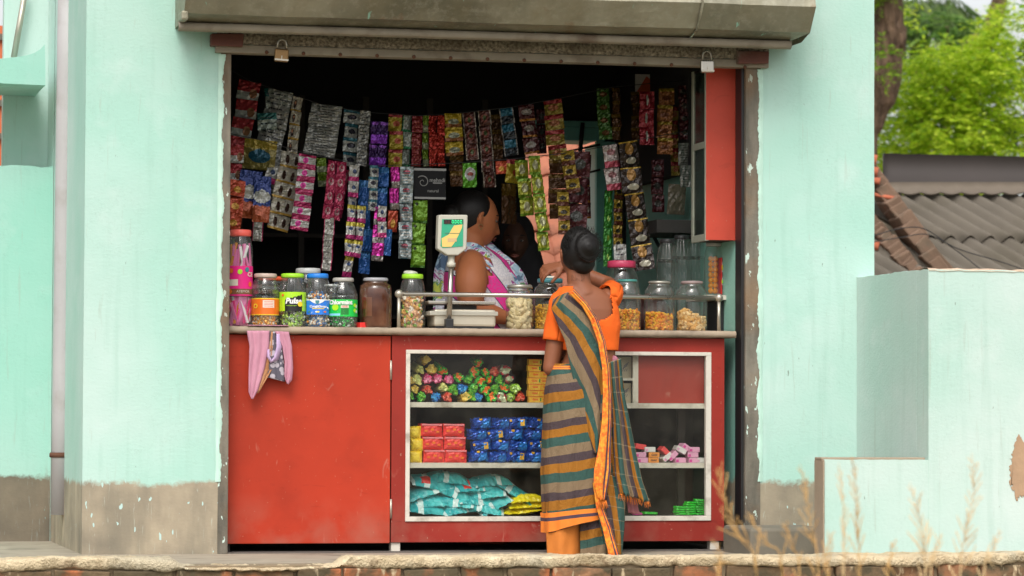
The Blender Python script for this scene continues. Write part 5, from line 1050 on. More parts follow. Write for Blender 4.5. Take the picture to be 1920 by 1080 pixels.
S_(532, 300, 508, 412, 40, 4, 'barsW', 'silver lettered strip half hidden behind the paired portraits', .85)
S_(930, 215, 934, 300, 20, 3, 'brown', 'dim brown strip between the pale bordered strips and the black and blue one', .95)
S_(1014, 205, 1018, 288, 22, 3, 'maroon', 'dim maroon strip at the left top of the window', .95)
S_(1190, 172, 1193, 262, 18, 4, 'brown', 'dim brown strip left of the crimson strip under the poster', .95)
S_(1232, 300, 1236, 398, 24, 3, 'maroon', 'dim maroon strip right of the long gold lined strip', .9)
S_(1265, 200, 1266, 330, 18, 5, 'ryel', 'dim red and yellow strip left of the dark strip by the cabinet', .95)
S_(1100, 290, 1098, 410, 18, 4, 'dkR', 'thin dark strip at the right side of the window opening', .8)
# black hair dye packet with a white spiral
q0, q1 = P(776, 315, .6), P(836, 374, .6)
kp = thing('dye_packet', 'black wide packet with a white spiral emblem hanging above the scale', 'packet', ((q0.x+q1.x)/2, .6, q1.z))
m = MB(); m.bb(q0.x, q1.x, .597, .606, q1.z, q0.z); m.build('packet', simple('black_packet_film', (.006, .006, .007), .5, bump=.4, bs=30, bd=.004, Specular_IOR_Level=.15), kp, bevel=.002)
m = MB(); c_ = P(793, 341, .594); m.tube([(c_.x+(.003+.0033*t)*math.cos(t*1.0), .5955, c_.z+(.003+.0033*t)*math.sin(t*1.0)) for t in [i*.3 for i in range(30)]], [.0012+.00006*i for i in range(30)], 5); m.bb(q0.x, q1.x, .5945, .5965, q0.z-.012, q0.z); m.bb(q0.x+.002, q1.x-.002, .5945, .5965, q1.z, q1.z+.010); m.bb(P(812, 340, .594).x, q1.x-.02, .5955, .5965, P(812, 344, .594).z, P(812, 342, .594).z)
vs, fs = text_mesh('mehndi', .026, .0003); t_ = P(820, 338, .594); m.add([(x+t_.x, .5955, y+t_.z) for x, y, _ in vs], fs, 0, smooth=False); vs, fs = text_mesh('natural', .02); t_ = P(812, 358, .594); m.add([(x+t_.x, .5955, y+t_.z) for x, y, _ in vs], fs, 0, smooth=False)
m.build('emblem', pm('silver_ink', (.22, .22, .21)), kp)
# hanging wires
wr = thing('hanging_wire', 'thin wires strung across the shop that the sachet strips hang from', 'wire', P(800, 200, .8))
m = MB(); m.tube([P(430, 130, .8), P(470, 152, .8), P(530, 172, .8), P(600, 195, .8), P(680, 210, .8), P(780, 217, .8), P(850, 213, .8), P(950, 202, .8), P(1035, 187, .8), P(1150, 163, .82), P(1290, 150, .8)], .002, 5); m.build('upper_wire', M['black'], wr)
m = MB(); m.tube([P(430, 250, .65), P(500, 265, .65), P(580, 290, .62), P(700, 311, .62), P(850, 306, .62), P(960, 298, .62), P(1080, 285, .62), P(1180, 265, .6), P(1290, 245, .6)], .002, 5); m.build('lower_wire', M['black'], wr)
# poster
q0, q1 = P(1191, 139, 1.5), P(1312, 200, 1.5); po = MB(); po.bb(q0.x, q1.x, 1.5, 1.503, q1.z, q0.z)
c0 = P(1191, 200, 1.495); po.prism([(q0.x+.003, q1.z+.01), (q0.x+.20, q1.z+.01), (q0.x+.18, q1.z+.05), (q0.x+.10, q0.z-.04), (q0.x+.06, q0.z-.01), (q0.x+.003, q1.z+.06)][::1], 1.497, 1.4985, 1)
vs, fs = text_mesh('SURF', .075, .003); t_ = P(1278, 146, 1.495); po.add([(x+t_.x, 1.4965, y+t_.z) for x, y, _ in vs], fs, 2, smooth=False)
tag(po.build('poster', [pm('poster_white', (.62, .60, .56)), pm('poster_orange', (.55, .10, .03)), M['red_print']]), 'white poster with red lettering and an orange shape high inside on the right', 'poster')
# ================================================================ PEOPLE
def bez(ps, n):
    out = []
    for i in range(n+1):
        t = i/n*(len(ps)-1); k = min(int(t), len(ps)-2); f_ = t-k; p0, p1, p2, p3 = ps[max(k-1, 0)], ps[k], ps[k+1], ps[min(k+2, len(ps)-1)]
        out.append(.5*((2*p1)+(p2-p0)*f_+(2*p0-5*p1+4*p2-p3)*f_*f_+(3*p1-p0-3*p2+p3)*f_**3))
    return out
def rotm(fwd, up=(0, 0, 1)):
    f = Vector(fwd).normalized(); l = Vector(up).cross(f).normalized(); u = f.cross(l); return Matrix(((f.x, l.x, u.x), (f.y, l.y, u.y), (f.z, l.z, u.z)))   # local x=forward, y=left, z=up
def gs(x, s): return math.exp(-(x/s)**2)
def head(mb, c, Mx, k=1.0, ears=True):
    n, m_ = 72, 54; vs = []; fs = []
    for i in range(m_+1):
        th = math.pi*i/m_
        for j in range(n):
            ph = 2*math.pi*j/n; dx, dy, dz = math.sin(th)*math.cos(ph), math.sin(th)*math.sin(ph), math.cos(th)
            x, y, z = dx*.098, dy*.076, dz*.120
            if z < -.01:
                t = min(1, (-z-.01)/.11)
                y *= 1-.22*t; 
                if x < 0: x *= 1-.5*t
                else: x *= 1+.10*t*(1-t)*2
            if x > 0:
                fr = gs(y, .05)
                x += .006*gs(z-.035, .014)*fr - .009*gs(abs(y)-.033, .013)*gs(z-.012, .012)
                nz = 0
                if -.040 < z < .020: nz = (.020-z)/.055
                elif z <= -.040: nz = max(0, 1.08-(-.040-z)/.008)
                x += .026*nz*gs(y, .011+.006*nz)
                x += .007*gs(z+.075, .03)*gs(y, .03)+.006*gs(z+.058, .007)*gs(y, .020)+.005*gs(z+.073, .007)*gs(y, .018)-.004*gs(z+.0655, .003)*gs(y, .022)
                x += .014*gs(z+.100, .018)*gs(y, .024) + .004*gs(z+.02, .022)*gs(abs(y)-.045, .02)
            vs.append(Vector(c)+Mx@(Vector((x, y, z))*k))
    for i in range(m_):
        for j in range(n): fs.append((i*n+j, (i+1)*n+j, (i+1)*n+(j+1) % n, i*n+(j+1) % n))
    mb.add(vs, fs)
    if ears:
        for s_ in (-1, 1):
            for (a, b, r) in (((-.005, .076, .022), (-.012, .086, .012), .009), ((-.012, .086, .012), (-.006, .083, -.012), .008), ((-.006, .083, -.012), (.004, .076, -.026), .007), ((-.002, .074, .0), (-.010, .080, -.002), .012), ((-.012, .086, .012), (.0, .080, .027), .007)):
                mb.limb([Vector(c)+Mx@(Vector((a[0], a[1]*s_, a[2]))*k), Vector(c)+Mx@(Vector((b[0], b[1]*s_, b[2]))*k)], [r*k, r*k], 8)
def hand(mb, wrist, fwd, palm, thumb, k=1.0, curl=.6, spread=.06):
    """fwd: wrist->knuckles; palm: direction the palm faces; thumb: +1/-1 side"""
    f = Vector(fwd).normalized(); p = Vector(palm); p = (p-f*p.dot(f)).normalized(); s_ = f.cross(p)*thumb; w = Vector(wrist)
    for o_ in (-.026, -.009, .009, .026): mb.limb([w+s_*o_*.55*k+f*.012*k, w+s_*o_*k+f*.082*k], [.014*k, .0125*k], 10)
    for i, (o_, L) in enumerate(((.030, .070), (.010, .078), (-.010, .073), (-.029, .058))):
        b = w+s_*o_*k+f*.082*k; d = (f+s_*spread*(1.5-i)).normalized(); pts = [b-d*.01]; a = 0
        for j, sg in enumerate((.45, .32, .23)):
            a += curl*(.75+.12*i)*(1 if j else .6); dd = (d*math.cos(a)+p*math.sin(a)); pts.append(pts[-1]+dd*L*sg*k)
        mb.limb(pts, [.0092*k, .0088*k, .008*k, .0068*k], 10)
    b = w+s_*.022*k+f*.018*k; d1 = (s_*.8+f*.7+p*.35).normalized(); d2 = (s_*.25+f*.9+p*.6).normalized(); mb.limb([b, b+d1*.034*k, b+d1*.034*k+d2*.030*k, b+d1*.034*k+d2*.052*k], [.015*k, .012*k, .010*k, .008*k], 10)
def skinmat(name, c):
    g = G(name); n = g.noise(7, 4); cc = g.mix(n, sh(c, .85), sh(c, 1.13)); g.bump(g.noise(140, 3), .12, .002); return g.out(cc, .55, Specular_IOR_Level=.35)
hairm = None
g = G('black_hair'); hn = g.noise(30, 4, g.map(g.tc.outputs['Object'], scale=(6, 1.2, 6), rot=(.3, .2, .4))); g.bump(hn, .35, .004); hairm = g.out(g.mix(hn, (.004, .0035, .0035), (.012, .010, .009)), .5, Specular_IOR_Level=.25)
# ---------------------------------------------------------------- customer
YCU = -.20
def C(px, py, dy=0): return P(px, py, YCU+dy)
cus = thing('person', 'woman seen from behind in an orange blouse and striped sari reaching over the counter', 'person', (C(1100, 1040).x, YCU, 0.0))
sk1 = skinmat('brown_skin', (.235, .082, .038))
body = MB()
hc_ = C(1082, 478, .03); HM = rotm((-.18, 1, -.12)); head(body, hc_, HM, .98, True)
body.limb([C(1084, 500, .03), C(1086, 532, .01), C(1094, 556, .0)], [.056, .055, .066])
# torso
def torso(rings, seg=40):
    mb = MB(); vs = []; fs = []
    for (py, l, r_, ry, dy) in rings:
        a, b = C(l, py, dy), C(r_, py, dy); c = (a+b)/2; rx = (b-a).length/2
        for k in range(seg):
            t = 2*math.pi*k/seg; e = .82; cx_, sx_ = math.cos(t), math.sin(t)
            vs.append((c.x+rx*math.copysign(abs(cx_)**e, cx_), c.y+ry*math.copysign(abs(sx_)**e, sx_), c.z))
    n = len(rings)
    for i in range(n-1):
        for k in range(seg): fs.append((i*seg+k, (i+1)*seg+k, (i+1)*seg+(k+1) % seg, i*seg+(k+1) % seg))
    fs += [tuple(range(seg)), tuple(reversed(range((n-1)*seg, n*seg)))]
    return vs, fs
tr = [(534, 1064, 1112, .035, .0), (545, 1052, 1132, .052, .0), (558, 1044, 1146, .066, .0), (580, 1044, 1154, .082, .0), (610, 1050, 1157, .088, 0), (640, 1055, 1154, .084, 0), (665, 1060, 1152, .086, 0), (690, 1050, 1156, .098, 0), (720, 1040, 1160, .10, 0)]
vs, fs = torso(tr); body.add(vs, fs)
LS, LE, LW = C(1056, 566, .01), C(1032, 690, .0), C(1068, 612, .30)
body.limb([LS, LS.lerp(LE, .5), LE], [.046, .044, .036]); body.limb([LE, LE.lerp(LW, .45), LW], [.036, .033, .023]); hand(body, LW, (.3, .9, -.1), (0, 0, -1), -1, .95, .3)
RS, RE, RW = C(1140, 560, .01), C(1143, 534, .26), C(1054, 497, .37)
body.limb([RS, RS.lerp(RE, .5), RE], [.047, .042, .036]); body.limb([RE, RE.lerp(RW, .4), RW], [.036, .034, .024]); hand(body, RW, (-.80, -.10, -.22), (-.15, .5, -.85), 1, 1.0, .75)
remesh(body, .0042, 6).build('skin', sk1, cus)
# hair
hm = MB()
hcx = hc_ + HM@Vector((-.022, 0, .020)); hm.ell(hcx, (.096, .085, .112), 36, 26, rot=HM)
hm.ell(hc_ + HM@Vector((-.055, -.004, -.045)), (.045, .058, .055), 24, 16, rot=HM)
bc = C(1101, 464, -.062)
R_b = [bc+Vector((.042*math.cos(t)*.9, -.012*math.sin(t*.5), .050*math.sin(t))) for t in [i*.4 for i in range(17)]]
hm.limb([bc+Vector((.0, .03, .0)), bc+Vector((0, -.004, 0))], [.056, .050]); hm.tube(R_b, [.023]*17, 12)
hm.tube([bc+Vector((.016*math.cos(t), -.034, .018*math.sin(t))) for t in [i*.5 for i in range(13)]], [.013]*13, 10)
for k in range(5): hm.tube(bez([hc_+HM@Vector((.05-.01*k, -.07+.03*k, .085)), hc_+HM@Vector((-.06, -.06+.03*k, .075+.01*(k == 2))), bc+Vector((-.02+.01*k, .03, .02))], 14), [.012]*15, 8)
remesh(hm, .0042, 2).build('hair', hairm, cus)
m = MB()
for k in range(90):
    a = rnd.uniform(-1.5, 1.9); dx_, dz_ = math.sin(a), math.cos(a); c_ = hc_+HM@Vector((-.04, 0, .01)); rx_ = .090; p0 = c_+Vector((dx_*rx_*.9, -.03, dz_*.108)); p1 = c_+Vector((dx_*rx_*1.10+rnd.uniform(-.008, .008), -.035, dz_*.122+rnd.uniform(-.008, .008))); p2 = c_+Vector((dx_*rx_*.95+rnd.uniform(-.03, .03), -.05, dz_*.10-.03)); m.tube(bez([p0, p1, p2], 6), .0007, 3)
for k in range(40):
    a = rnd.uniform(0, 6.28); p0 = bc+Vector((.055*math.cos(a), -.02, .06*math.sin(a))); b_ = a+rnd.uniform(.3, .9); p2 = bc+Vector((.058*math.cos(b_), -.03, .063*math.sin(b_))); m.tube(bez([p0, (p0+p2)/2*1+Vector((.008*math.cos(a), -.008, .009*math.sin(a))), p2], 5), .0007, 3)
m.build('loose_hair', hairm, cus); m = MB()
for k in range(12): p0 = C(1066+rnd.uniform(0, 32), 516, -.045); m.tube([p0, p0+Vector((rnd.uniform(-.01, .01), -.008, -.015)), p0+Vector((rnd.uniform(-.012, .012), -.006, -.026))], .0005, 3)
m.build('loose_hair', hairm, cus)
# blouse: shell over torso, deep scooped back, with sleeves
org = simple('orange_cotton', (.80, .13, .018), .9, var=.10, scale=9, bump=.7, bs=14, bd=.014, Specular_IOR_Level=.15)
bl_ = MB(); seg = 72; rings = []
import bisect
def tr_at(py):
    for i in range(len(tr)-1):
        if tr[i][0] <= py <= tr[i+1][0]:
            t = (py-tr[i][0])/(tr[i+1][0]-tr[i][0]); return [tr[i][k]*(1-t)+tr[i+1][k]*t for k in range(5)]
    return list(tr[-1])
pys = [538+(657-538)*i/46 for i in range(47)]
keep = lambda x_, y_: False
rows = []
for py in pys:
    _, l, r_, ry, dy = tr_at(py); a, b = C(l-3, py, dy), C(r_+4, py, dy); c = (a+b)/2; rx = (b-a).length/2; row = []
    for k in range(seg+1):
        t = 2*math.pi*k/seg; e = .82; cx_, sx_ = math.cos(t), math.sin(t); wr_ = .002*fbm(t*3, py*.05, 3)
        row.append(Vector((c.x+rx*math.copysign(abs(cx_)**e, cx_), c.y+(ry+.008)*math.copysign(abs(sx_)**e, sx_)+wr_, c.z)))
    rows.append(row)
k0 = C(1090, 600).x; zU = C(1100, 602).z; pxm = 1/405
ncx = C(1106, 560).x
fsel = []; vv = [p for row in rows for p in row]
for i in range(len(rows)-1):
    for k in range(seg):
        c = (rows[i][k]+rows[i+1][k+1])/2
        if c.y < YCU:
            dxp = (c.x-ncx)*405; hw = 37 if c.z > C(0, 570).z else 37*math.sqrt(max(0, 1-((C(0, 570).z-c.z)/(C(0, 570).z-zU))**2))
            if abs(dxp) < hw: continue
        elif c.z > C(0, 560).z and abs(c.x-ncx) < .10: continue
        fsel.append((i*(seg+1)+k, (i+1)*(seg+1)+k, (i+1)*(seg+1)+k+1, i*(seg+1)+k+1))
bl_.add(vv, fsel)
def sleeve(mb, pts, rad, n=20):
    pts = [Vector(p) for p in pts]; rows = []
    for i in range(n+1):
        t = i/n*(len(pts)-1); k = min(int(t), len(pts)-2); f_ = t-k; c = pts[k].lerp(pts[k+1], f_); r_ = rad[k]*(1-f_)+rad[k+1]*f_; d = (pts[k+1]-pts[k]).normalized(); a = d.orthogonal().normalized(); 
        a = Vector((0, -1, 0)); a = (a-d*a.dot(d)).normalized(); b = d.cross(a)
        rows.append([c+(a*math.cos(u_)+b*math.sin(u_))*(r_*(1+.04*math.sin(u_*5+i*.7))) for u_ in [2*math.pi*j/28 for j in range(29)]])
    mb.grid(rows)
sleeve(bl_, [C(1064, 548, .01), C(1052, 568, .01), C(1040, 640, .005)], [.040, .054, .055])
sleeve(bl_, [C(1132, 552, .0), C(1143, 556, .02), C(1147, 547, .14)], [.045, .056, .052])
ob = bl_.build('blouse', org, cus); so_ = ob.modifiers.new('s', 'SOLIDIFY'); so_.thickness = .003; so_.offset = 1
# sari stripes
ST = [(.235, .165, .098), (.060, .042, .054), (.36, .138, .012), (.024, .090, .080)]     # tan, purple grey, mustard, teal
def stripemat(name, mode, period, slope=0., check=0., phase=0., zig=0):
    g = G(name); x, y, z = g.xyz(); u_, v, _ = g.xyz('UV'); nn = g.m('MULTIPLY', g.m('SUBTRACT', g.noise(4, 4), .5), .045)
    if mode == 'z': q = g.m('ADD', g.m('SUBTRACT', g.m('MULTIPLY', x, slope), z), nn)
    else: q = g.m('ADD', g.m('ADD', u_, g.m('MULTIPLY', v, slope)), nn)
    fr = g.m('FRACT', g.m('ADD', g.m('DIVIDE', q, period), phase))
    c = g.ramp(fr, [(0, ST[0]), (.26, ST[1]), (.48, ST[2]), (.74, ST[3])])
    th = g.noise(1, 2, g.map(g.tc.outputs['Object'], scale=(60, 60, 700))); c = g.mix(g.m('MULTIPLY', th, .3), c, g.mix(.3, c, (.35, .27, .18)))
    c = g.mix(g.m('MULTIPLY', g.noise(2.5, 4), .2), c, sh(ST[0], .4))
    if check: ck = g.m('LESS_THAN', g.m('FRACT', g.m('MULTIPLY', v, check)), .07); c = g.mix(g.m('MULTIPLY', ck, .28), c, (.45, .38, .24))
    cr = g.noise(7, 5, g.map(g.tc.outputs['Object'], scale=(2.2, 2.2, .7), rot=(0, .35, 0)), rough=.6, dist=1.0); g.bump(g.m('ADD', g.m('MULTIPLY', g.noise(220, 2), .2), g.m('MULTIPLY', cr, 1.6)), .7, .022); return g.out(c, .9, Specular_IOR_Level=.15)
msk = stripemat('sari_stripes_skirt', 'z', .1655, .20, 0, .18)
def sarigrid(mb, L, Rr, y0, bulge, n, m_, fold=.006, fr=4, ph=0., thick=.003, edge=0):
    def ip(a, t):
        k = t*(len(a)-1); i = min(int(k), len(a)-2); f_ = k-i; f_ = f_*f_*(3-2*f_)*.35+f_*.65; return (a[i][0]*(1-f_)+a[i+1][0]*f_, a[i][1]*(1-f_)+a[i+1][1]*f_)
    rows = []
    for i in range(n+1):
        t = i/n; l, r_ = ip(L, t), ip(Rr, t); row = []
        for j in range(m_+1):
            s_ = j/m_; yy = (y0(t, s_) if callable(y0) else y0) - bulge*math.sin(math.pi*s_) - fold*math.sin(s_*fr*math.pi*2+ph+t*2.2)*(.4+.6*t) - .004*fbm(s_*4, t*6, ph)
            e = edge*rnd.uniform(-1, 1) if i == n else 0
            row.append(P(l[0]*(1-s_)+r_[0]*s_, l[1]*(1-s_)+r_[1]*s_+e, yy))
        rows.append(row)
    mb.grid(rows, thick=thick)
# skirt: lofted closed rings
sr = [(683, 1037, 1160, .105), (700, 1029, 1164, .118), (735, 1024, 1168, .128), (775, 1022, 1172, .13), (830, 1020, 1172, .125), (880, 1019, 1172, .12), (930, 1021, 1162, .114), (978, 1023, 1156, .108)]
m = MB(); rows = []; N = 60
for i in range(N+1):
    t = i/N*(len(sr)-1); k = min(int(t), len(sr)-2); f_ = t-k; r_ = [sr[k][q]*(1-f_)+sr[k+1][q]*f_ for q in range(4)]; tt = i/N
    a, b = C(r_[1], r_[0]), C(r_[2], r_[0]); c = (a+b)/2; rx = (b-a).length/2; row = []
    for j in range(97):
        u_ = 2*math.pi*j/96; cx_, sx_ = math.cos(u_), math.sin(u_); w_ = 1+.030*tt*math.sin(u_*9+1.8*math.sin(tt*2.5))+.018*math.sin(u_*4+tt*3)*tt+.014*tt*math.sin(u_*17+3*tt)+.026*fbm(u_*2.2, tt*2.5, 1)+.012*fbm(u_*5+tt*4, tt*9, 5)
        zz = c.z - (.026*math.cos(u_)*-1*tt if i == N else 0)
        zz += .055*tt*(math.cos(u_)*.5)*max(0, (tt-.5)*2)
        row.append((c.x+rx*w_*math.copysign(abs(cx_)**.85, cx_), c.y+r_[3]*w_*math.copysign(abs(sx_)**.85, sx_), zz))
    rows.append(row)
m.grid(rows, thick=.003); sk_ = m.build('sari_skirt', msk, cus)
# orange hem band of the wrap
om = simple('orange_border', (.80, .21, .02), .8, var=.2, scale=20, bump=.3); omd = simple('purple_line', (.07, .04, .06), .8)
m = MB(); lastr = rows[-1]; r2_ = rows[-6]
def band(mb, fa, fb, off, mi):
    ra = []; 
    for q in range(2):
        f_ = (fa, fb)[q]; ra.append([]); 
        for j in range(97):
            t_ = f_*N; k = min(int(t_), N-1); w_ = t_-k; p = Vector(rows[k][j])*(1-w_)+Vector(rows[k+1][j])*w_; d = Vector((p.x-cxm_, p.y-YCU, 0)).normalized(); ra[-1].append(p+d*off)
    mb.grid(ra, mi=mi)
cxm_ = C(1095, 900).x
band(m, .925, .950, .010, 0); band(m, .950, .968, .0103, 1); band(m, .968, .999, .010, 0); m.build('sari_border', [om, omd], cus)
m = MB(); band(m, .03, .055, .004, 0); band(m, .055, .062, .0042, 1); band(m, .062, .085, .004, 0); m.build('waist_border', [om, omd], cus)
# underskirt and lower pleats
m = MB(); sarigrid(m, [(1026, 925), (1024, 990), (1027, 1052)], [(1090, 925), (1090, 990), (1089, 1052)], YCU-.02, .062, 20, 30, .005, 2.5); m.build('petticoat', simple('dusty_orange_cotton', (.58, .18, .025), .85, var=.2, scale=10, bump=.35), cus)
m = MB(); sarigrid(m, [(1086, 940), (1087, 990), (1088, 1050)], [(1168, 930), (1166, 990), (1160, 1050)], YCU-.05, .04, 24, 24, .006, 3, .4); m.build('sari_pleats', msk, cus)
# feet on the ground (behind the kerb)
fm = MB()
for px in (1058, 1120): p = C(px, 1040, .0); fm.limb([(p.x, YCU+.02, .045), (p.x, YCU+.08, .05), (p.x, YCU+.17, .025)], [.032, .034, .024], 12); fm.limb([(p.x, YCU+.03, .05), (p.x, YCU+.03, .25)], [.034, .042], 12)
remesh(fm, .006, 3).build('feet', sk1, cus)
# pallu over the left shoulder and down the back
mp = stripemat('sari_stripes_pallu', 'uv', .80, -1.15, 0, .50)
m = MB(); yb_ = lambda t, s_: YCU-.075-.028*math.sin(min(1, t*2.2)*math.pi/2)-.018*max(0, t-.3)
PL = [(1034, 578), (1044, 603), (1060, 640), (1070, 690), (1080, 735), (1088, 780), (1098, 820), (1112, 850)]; PR = [(1074, 546), (1100, 574), (1118, 606), (1130, 646), (1138, 690), (1138, 740), (1134, 790), (1124, 850)]
sarigrid(m, PL, PR, yb_, .030, 60, 36, .0045, 3, .6, .0035)
sarigrid(m, [(1034, 578), (1036, 562), (1044, 552), (1052, 552)], [(1074, 546), (1070, 541), (1066, 538), (1064, 538)], lambda t, s_: YCU-.075+.16*t, .02, 16, 24, .003, 3); m.build('sari_pallu', mp, cus)
# orange border of the pallu, running from the shoulder to the fringe
mo = MB()
BL = [(1066, 548), (1092, 574), (1108, 602), (1122, 642), (1130, 690), (1131, 740), (1129, 790), (1122, 840), (1114, 880), (1113, 905), (1122, 936)]; BR = [(1078, 544), (1102, 570), (1120, 596), (1135, 640), (1143, 690), (1146, 740), (1146, 790), (1145, 840), (1145, 880), (1141, 905), (1134, 938)]
g = G('orange_zari_border'); u_, v, _ = g.xyz('UV'); n = g.noise(60, 3); c = g.mix(g.step(n, .4, .65), (.80, .14, .015), (.80, .36, .03)); c = g.mix(g.m('LESS_THAN', g.m('ABSOLUTE', g.m('SUBTRACT', u_, .68)), .07), c, (.08, .04, .06)); c = g.mix(g.m('LESS_THAN', g.m('ABSOLUTE', g.m('SUBTRACT', u_, .93)), .05), c, (.08, .04, .06))
g.bump(g.m('ADD', g.noise(200, 2), g.noise(18, 3)), .5, .006); mzb = g.out(c, .8)
sarigrid(mo, BL, BR, lambda t, s_: YCU-.120-.045*min(1, t*1.6), .012, 80, 18, .005, 2, .2, .003, 3); mo.build('sari_border', mzb, cus)
# second, hanging cloth: fan of striped folds ending in a fringe
mf = stripemat('sari_stripes_hanging', 'uv', .62, .04, 9, .38)
FL = [(1140, 680), (1144, 730), (1148, 780), (1150, 840), (1153, 890), (1160, 925)]; FR = [(1163, 672), (1168, 730), (1180, 790), (1192, 850), (1204, 900), (1218, 940)]
m = MB(); sarigrid(m, FL, FR, lambda t, s_: YCU-.105-.03*t+.03*s_, .012, 60, 48, .010, 3.5, .4, .003, 5); m.build('sari_tail', mf, cus)
m = MB(); sarigrid(m, [(1118, 690), (1126, 760), (1138, 830), (1146, 880), (1150, 912)], [(1146, 690), (1150, 760), (1156, 830), (1160, 880), (1164, 916)], YCU-.10, .01, 40, 16, .006, 2, 1, .003, 3); m.build('sari_tail', stripemat('sari_stripes_tail', 'uv', 1.3, .1, 10, .2), cus)
# lowest tail down to the feet
mt_ = stripemat('sari_stripes_low', 'uv', .9, -.35, 7, .1)
m = MB(); sarigrid(m, [(1114, 880), (1116, 930), (1124, 980), (1140, 1042)], [(1170, 900), (1172, 940), (1170, 990), (1166, 1042)], YCU-.115, .01, 40, 26, .009, 2.5, 0, .003, 2); m.build('sari_tail', mt_, cus)
m = MB(); sarigrid(m, [(1112, 905), (1118, 950), (1130, 990), (1142, 1044)], [(1126, 905), (1130, 950), (1146, 990), (1162, 1044)], YCU-.148, .006, 40, 10, .003, 1, 0, .003, 2); m.build('sari_border', mzb, cus)
m = MB(); sarigrid(m, [(1170, 905), (1172, 930), (1178, 960)], [(1185, 915), (1194, 940), (1200, 966)], YCU-.06, .004, 14, 10, .004, 2, 0, .003, 2); m.build('sari_tail', simple('rose_cloth', (.33, .12, .13), .85, bump=.3), cus)
m = MB()
for k in range(46):
    t = k/45; px = 1161+57*t; py = 925+16*t; p = P(px, py, YCU-.135+.03*t); q = P(px+rnd.uniform(-2, 5), py+rnd.uniform(5, 15), YCU-.135+.03*t+rnd.uniform(-.01, .01)); m.tube([p, (p+q)/2+Vector((rnd.uniform(-.003, .003),)*3), q], .0009, 4)
m.build('sari_fringe', om, cus); m = MB()
for k in range(22):
    t = k/21; p = P(1122+14*t, 936+2*t, YCU-.165); q = P(1120+18*t+rnd.uniform(-3, 3), 940+rnd.uniform(3, 16), YCU-.17); m.tube([p, q], .0013, 4)
m.build('sari_fringe', om, cus)
# bare midriff cloth knot at the right waist
m = MB(); m.ell(C(1152, 676, -.06), (.018, .014, .022), 12, 8, jit=.2); m.build('waist_pin', simple('patterned_knot', (.35, .12, .16), .7), cus)
# ---------------------------------------------------------------- seller
YS = .80
def S(px, py, dy=0): return P(px, py, YS+dy)
sel = thing('person', 'woman shopkeeper in profile with a pink sleeveless top and multicoloured scarf', 'person', (S(880, 700).x, YS, .0))
sk2 = skinmat('warm_brown_skin', (.37, .125, .050))
body = MB(); hs_ = S(893, 412); SM_ = rotm((1, .10, -.22)); head(body, hs_, SM_, 1.10)
body.limb([S(884, 430), S(884, 460), S(882, 482)], [.062, .062, .075])
srg = [(462, 868, 905, .05), (475, 852, 925, .11), (490, 845, 942, .165), (520, 838, 962, .175), (550, 836, 970, .165), (590, 838, 962, .16), (640, 838, 962, .17), (700, 836, 970, .19), (800, 838, 966, .19), (1000, 850, 950, .16)]
def ringset(fn, rg, pad=0, seg=48, py0=None, py1=None, n=None):
    rows = []
    N_ = n or 40; a0 = py0 if py0 is not None else rg[0][0]; a1 = py1 if py1 is not None else rg[-1][0]
    for i in range(N_+1):
        py = a0+(a1-a0)*i/N_
        for k in range(len(rg)-1):
            if rg[k][0] <= py <= rg[k+1][0]: break
        f_ = (py-rg[k][0])/(rg[k+1][0]-rg[k][0]); l, r_, ry = [rg[k][q]*(1-f_)+rg[k+1][q]*f_ for q in (1, 2, 3)]
        a, b = fn(l, py), fn(r_, py); c = (a+b)/2; rx = (b-a).length/2+pad
        rows.append([Vector((c.x+rx*math.copysign(abs(math.cos(t))**.85, math.cos(t)), c.y+(ry+pad)*math.copysign(abs(math.sin(t))**.85, math.sin(t)), c.z)) for t in [2*math.pi*j/seg for j in range(seg+1)]])
    return rows
rs_ = ringset(S, srg); n_ = len(rs_); sg = 48
body.add([p for r_ in rs_ for p in r_[:-1]], [(i*sg+k, (i+1)*sg+k, (i+1)*sg+(k+1) % sg, i*sg+(k+1) % sg) for i in range(n_-1) for k in range(sg)]+[tuple(range(sg)), tuple(reversed(range((n_-1)*sg, n_*sg)))])
sh1, el1, wr1 = S(884, 490, -.15), S(882, 578, -.20), S(948, 596, -.18)
body.limb([S(884, 478, -.05), S(885, 500, -.13), S(883, 530, -.175), el1], [.040, .072, .080, .058]); body.limb([el1, el1.lerp(wr1, .5), wr1], [.060, .050, .034]); hand(body, wr1, (1, .2, -.1), (0, 0, -1), -1, 1.0, .4)
sh2, el2, wr2 = S(880, 492, .16), S(890, 580, .2), S(985, 585, .12)
body.limb([sh2, sh2.lerp(el2, .5), el2], [.07, .075, .055]); body.limb([el2, wr2], [.055, .034]); hand(body, wr2, (1, -.1, -.1), (0, 0, -1), 1, 1.0, .4)
body.limb([S(880, 980, -.08), (S(880, 980).x, YS-.08, .06)], [.07, .05]); body.limb([S(880, 980, .08), (S(880, 980).x, YS+.08, .06)], [.07, .05])
for s_ in (-.08, .08): body.limb([(S(880, 980).x-.02, YS+s_, .04), (S(880, 980).x+.16, YS+s_, .035)], [.038, .03])
remesh(body, .0048, 9).build('skin', sk2, sel)
hm = MB(); hm.ell(hs_+SM_@Vector((-.030, 0, .030)), (.108, .092, .112), 36, 24, rot=SM_); hm.ell(hs_+SM_@Vector((-.075, .0, -.03)), (.05, .06, .06), 24, 14, rot=SM_); hm.ell(hs_+SM_@Vector((-.135, .0, -.005)), (.048, .055, .050), 20, 14, rot=SM_)
remesh(hm, .005, 3).build('hair', hairm, sel)
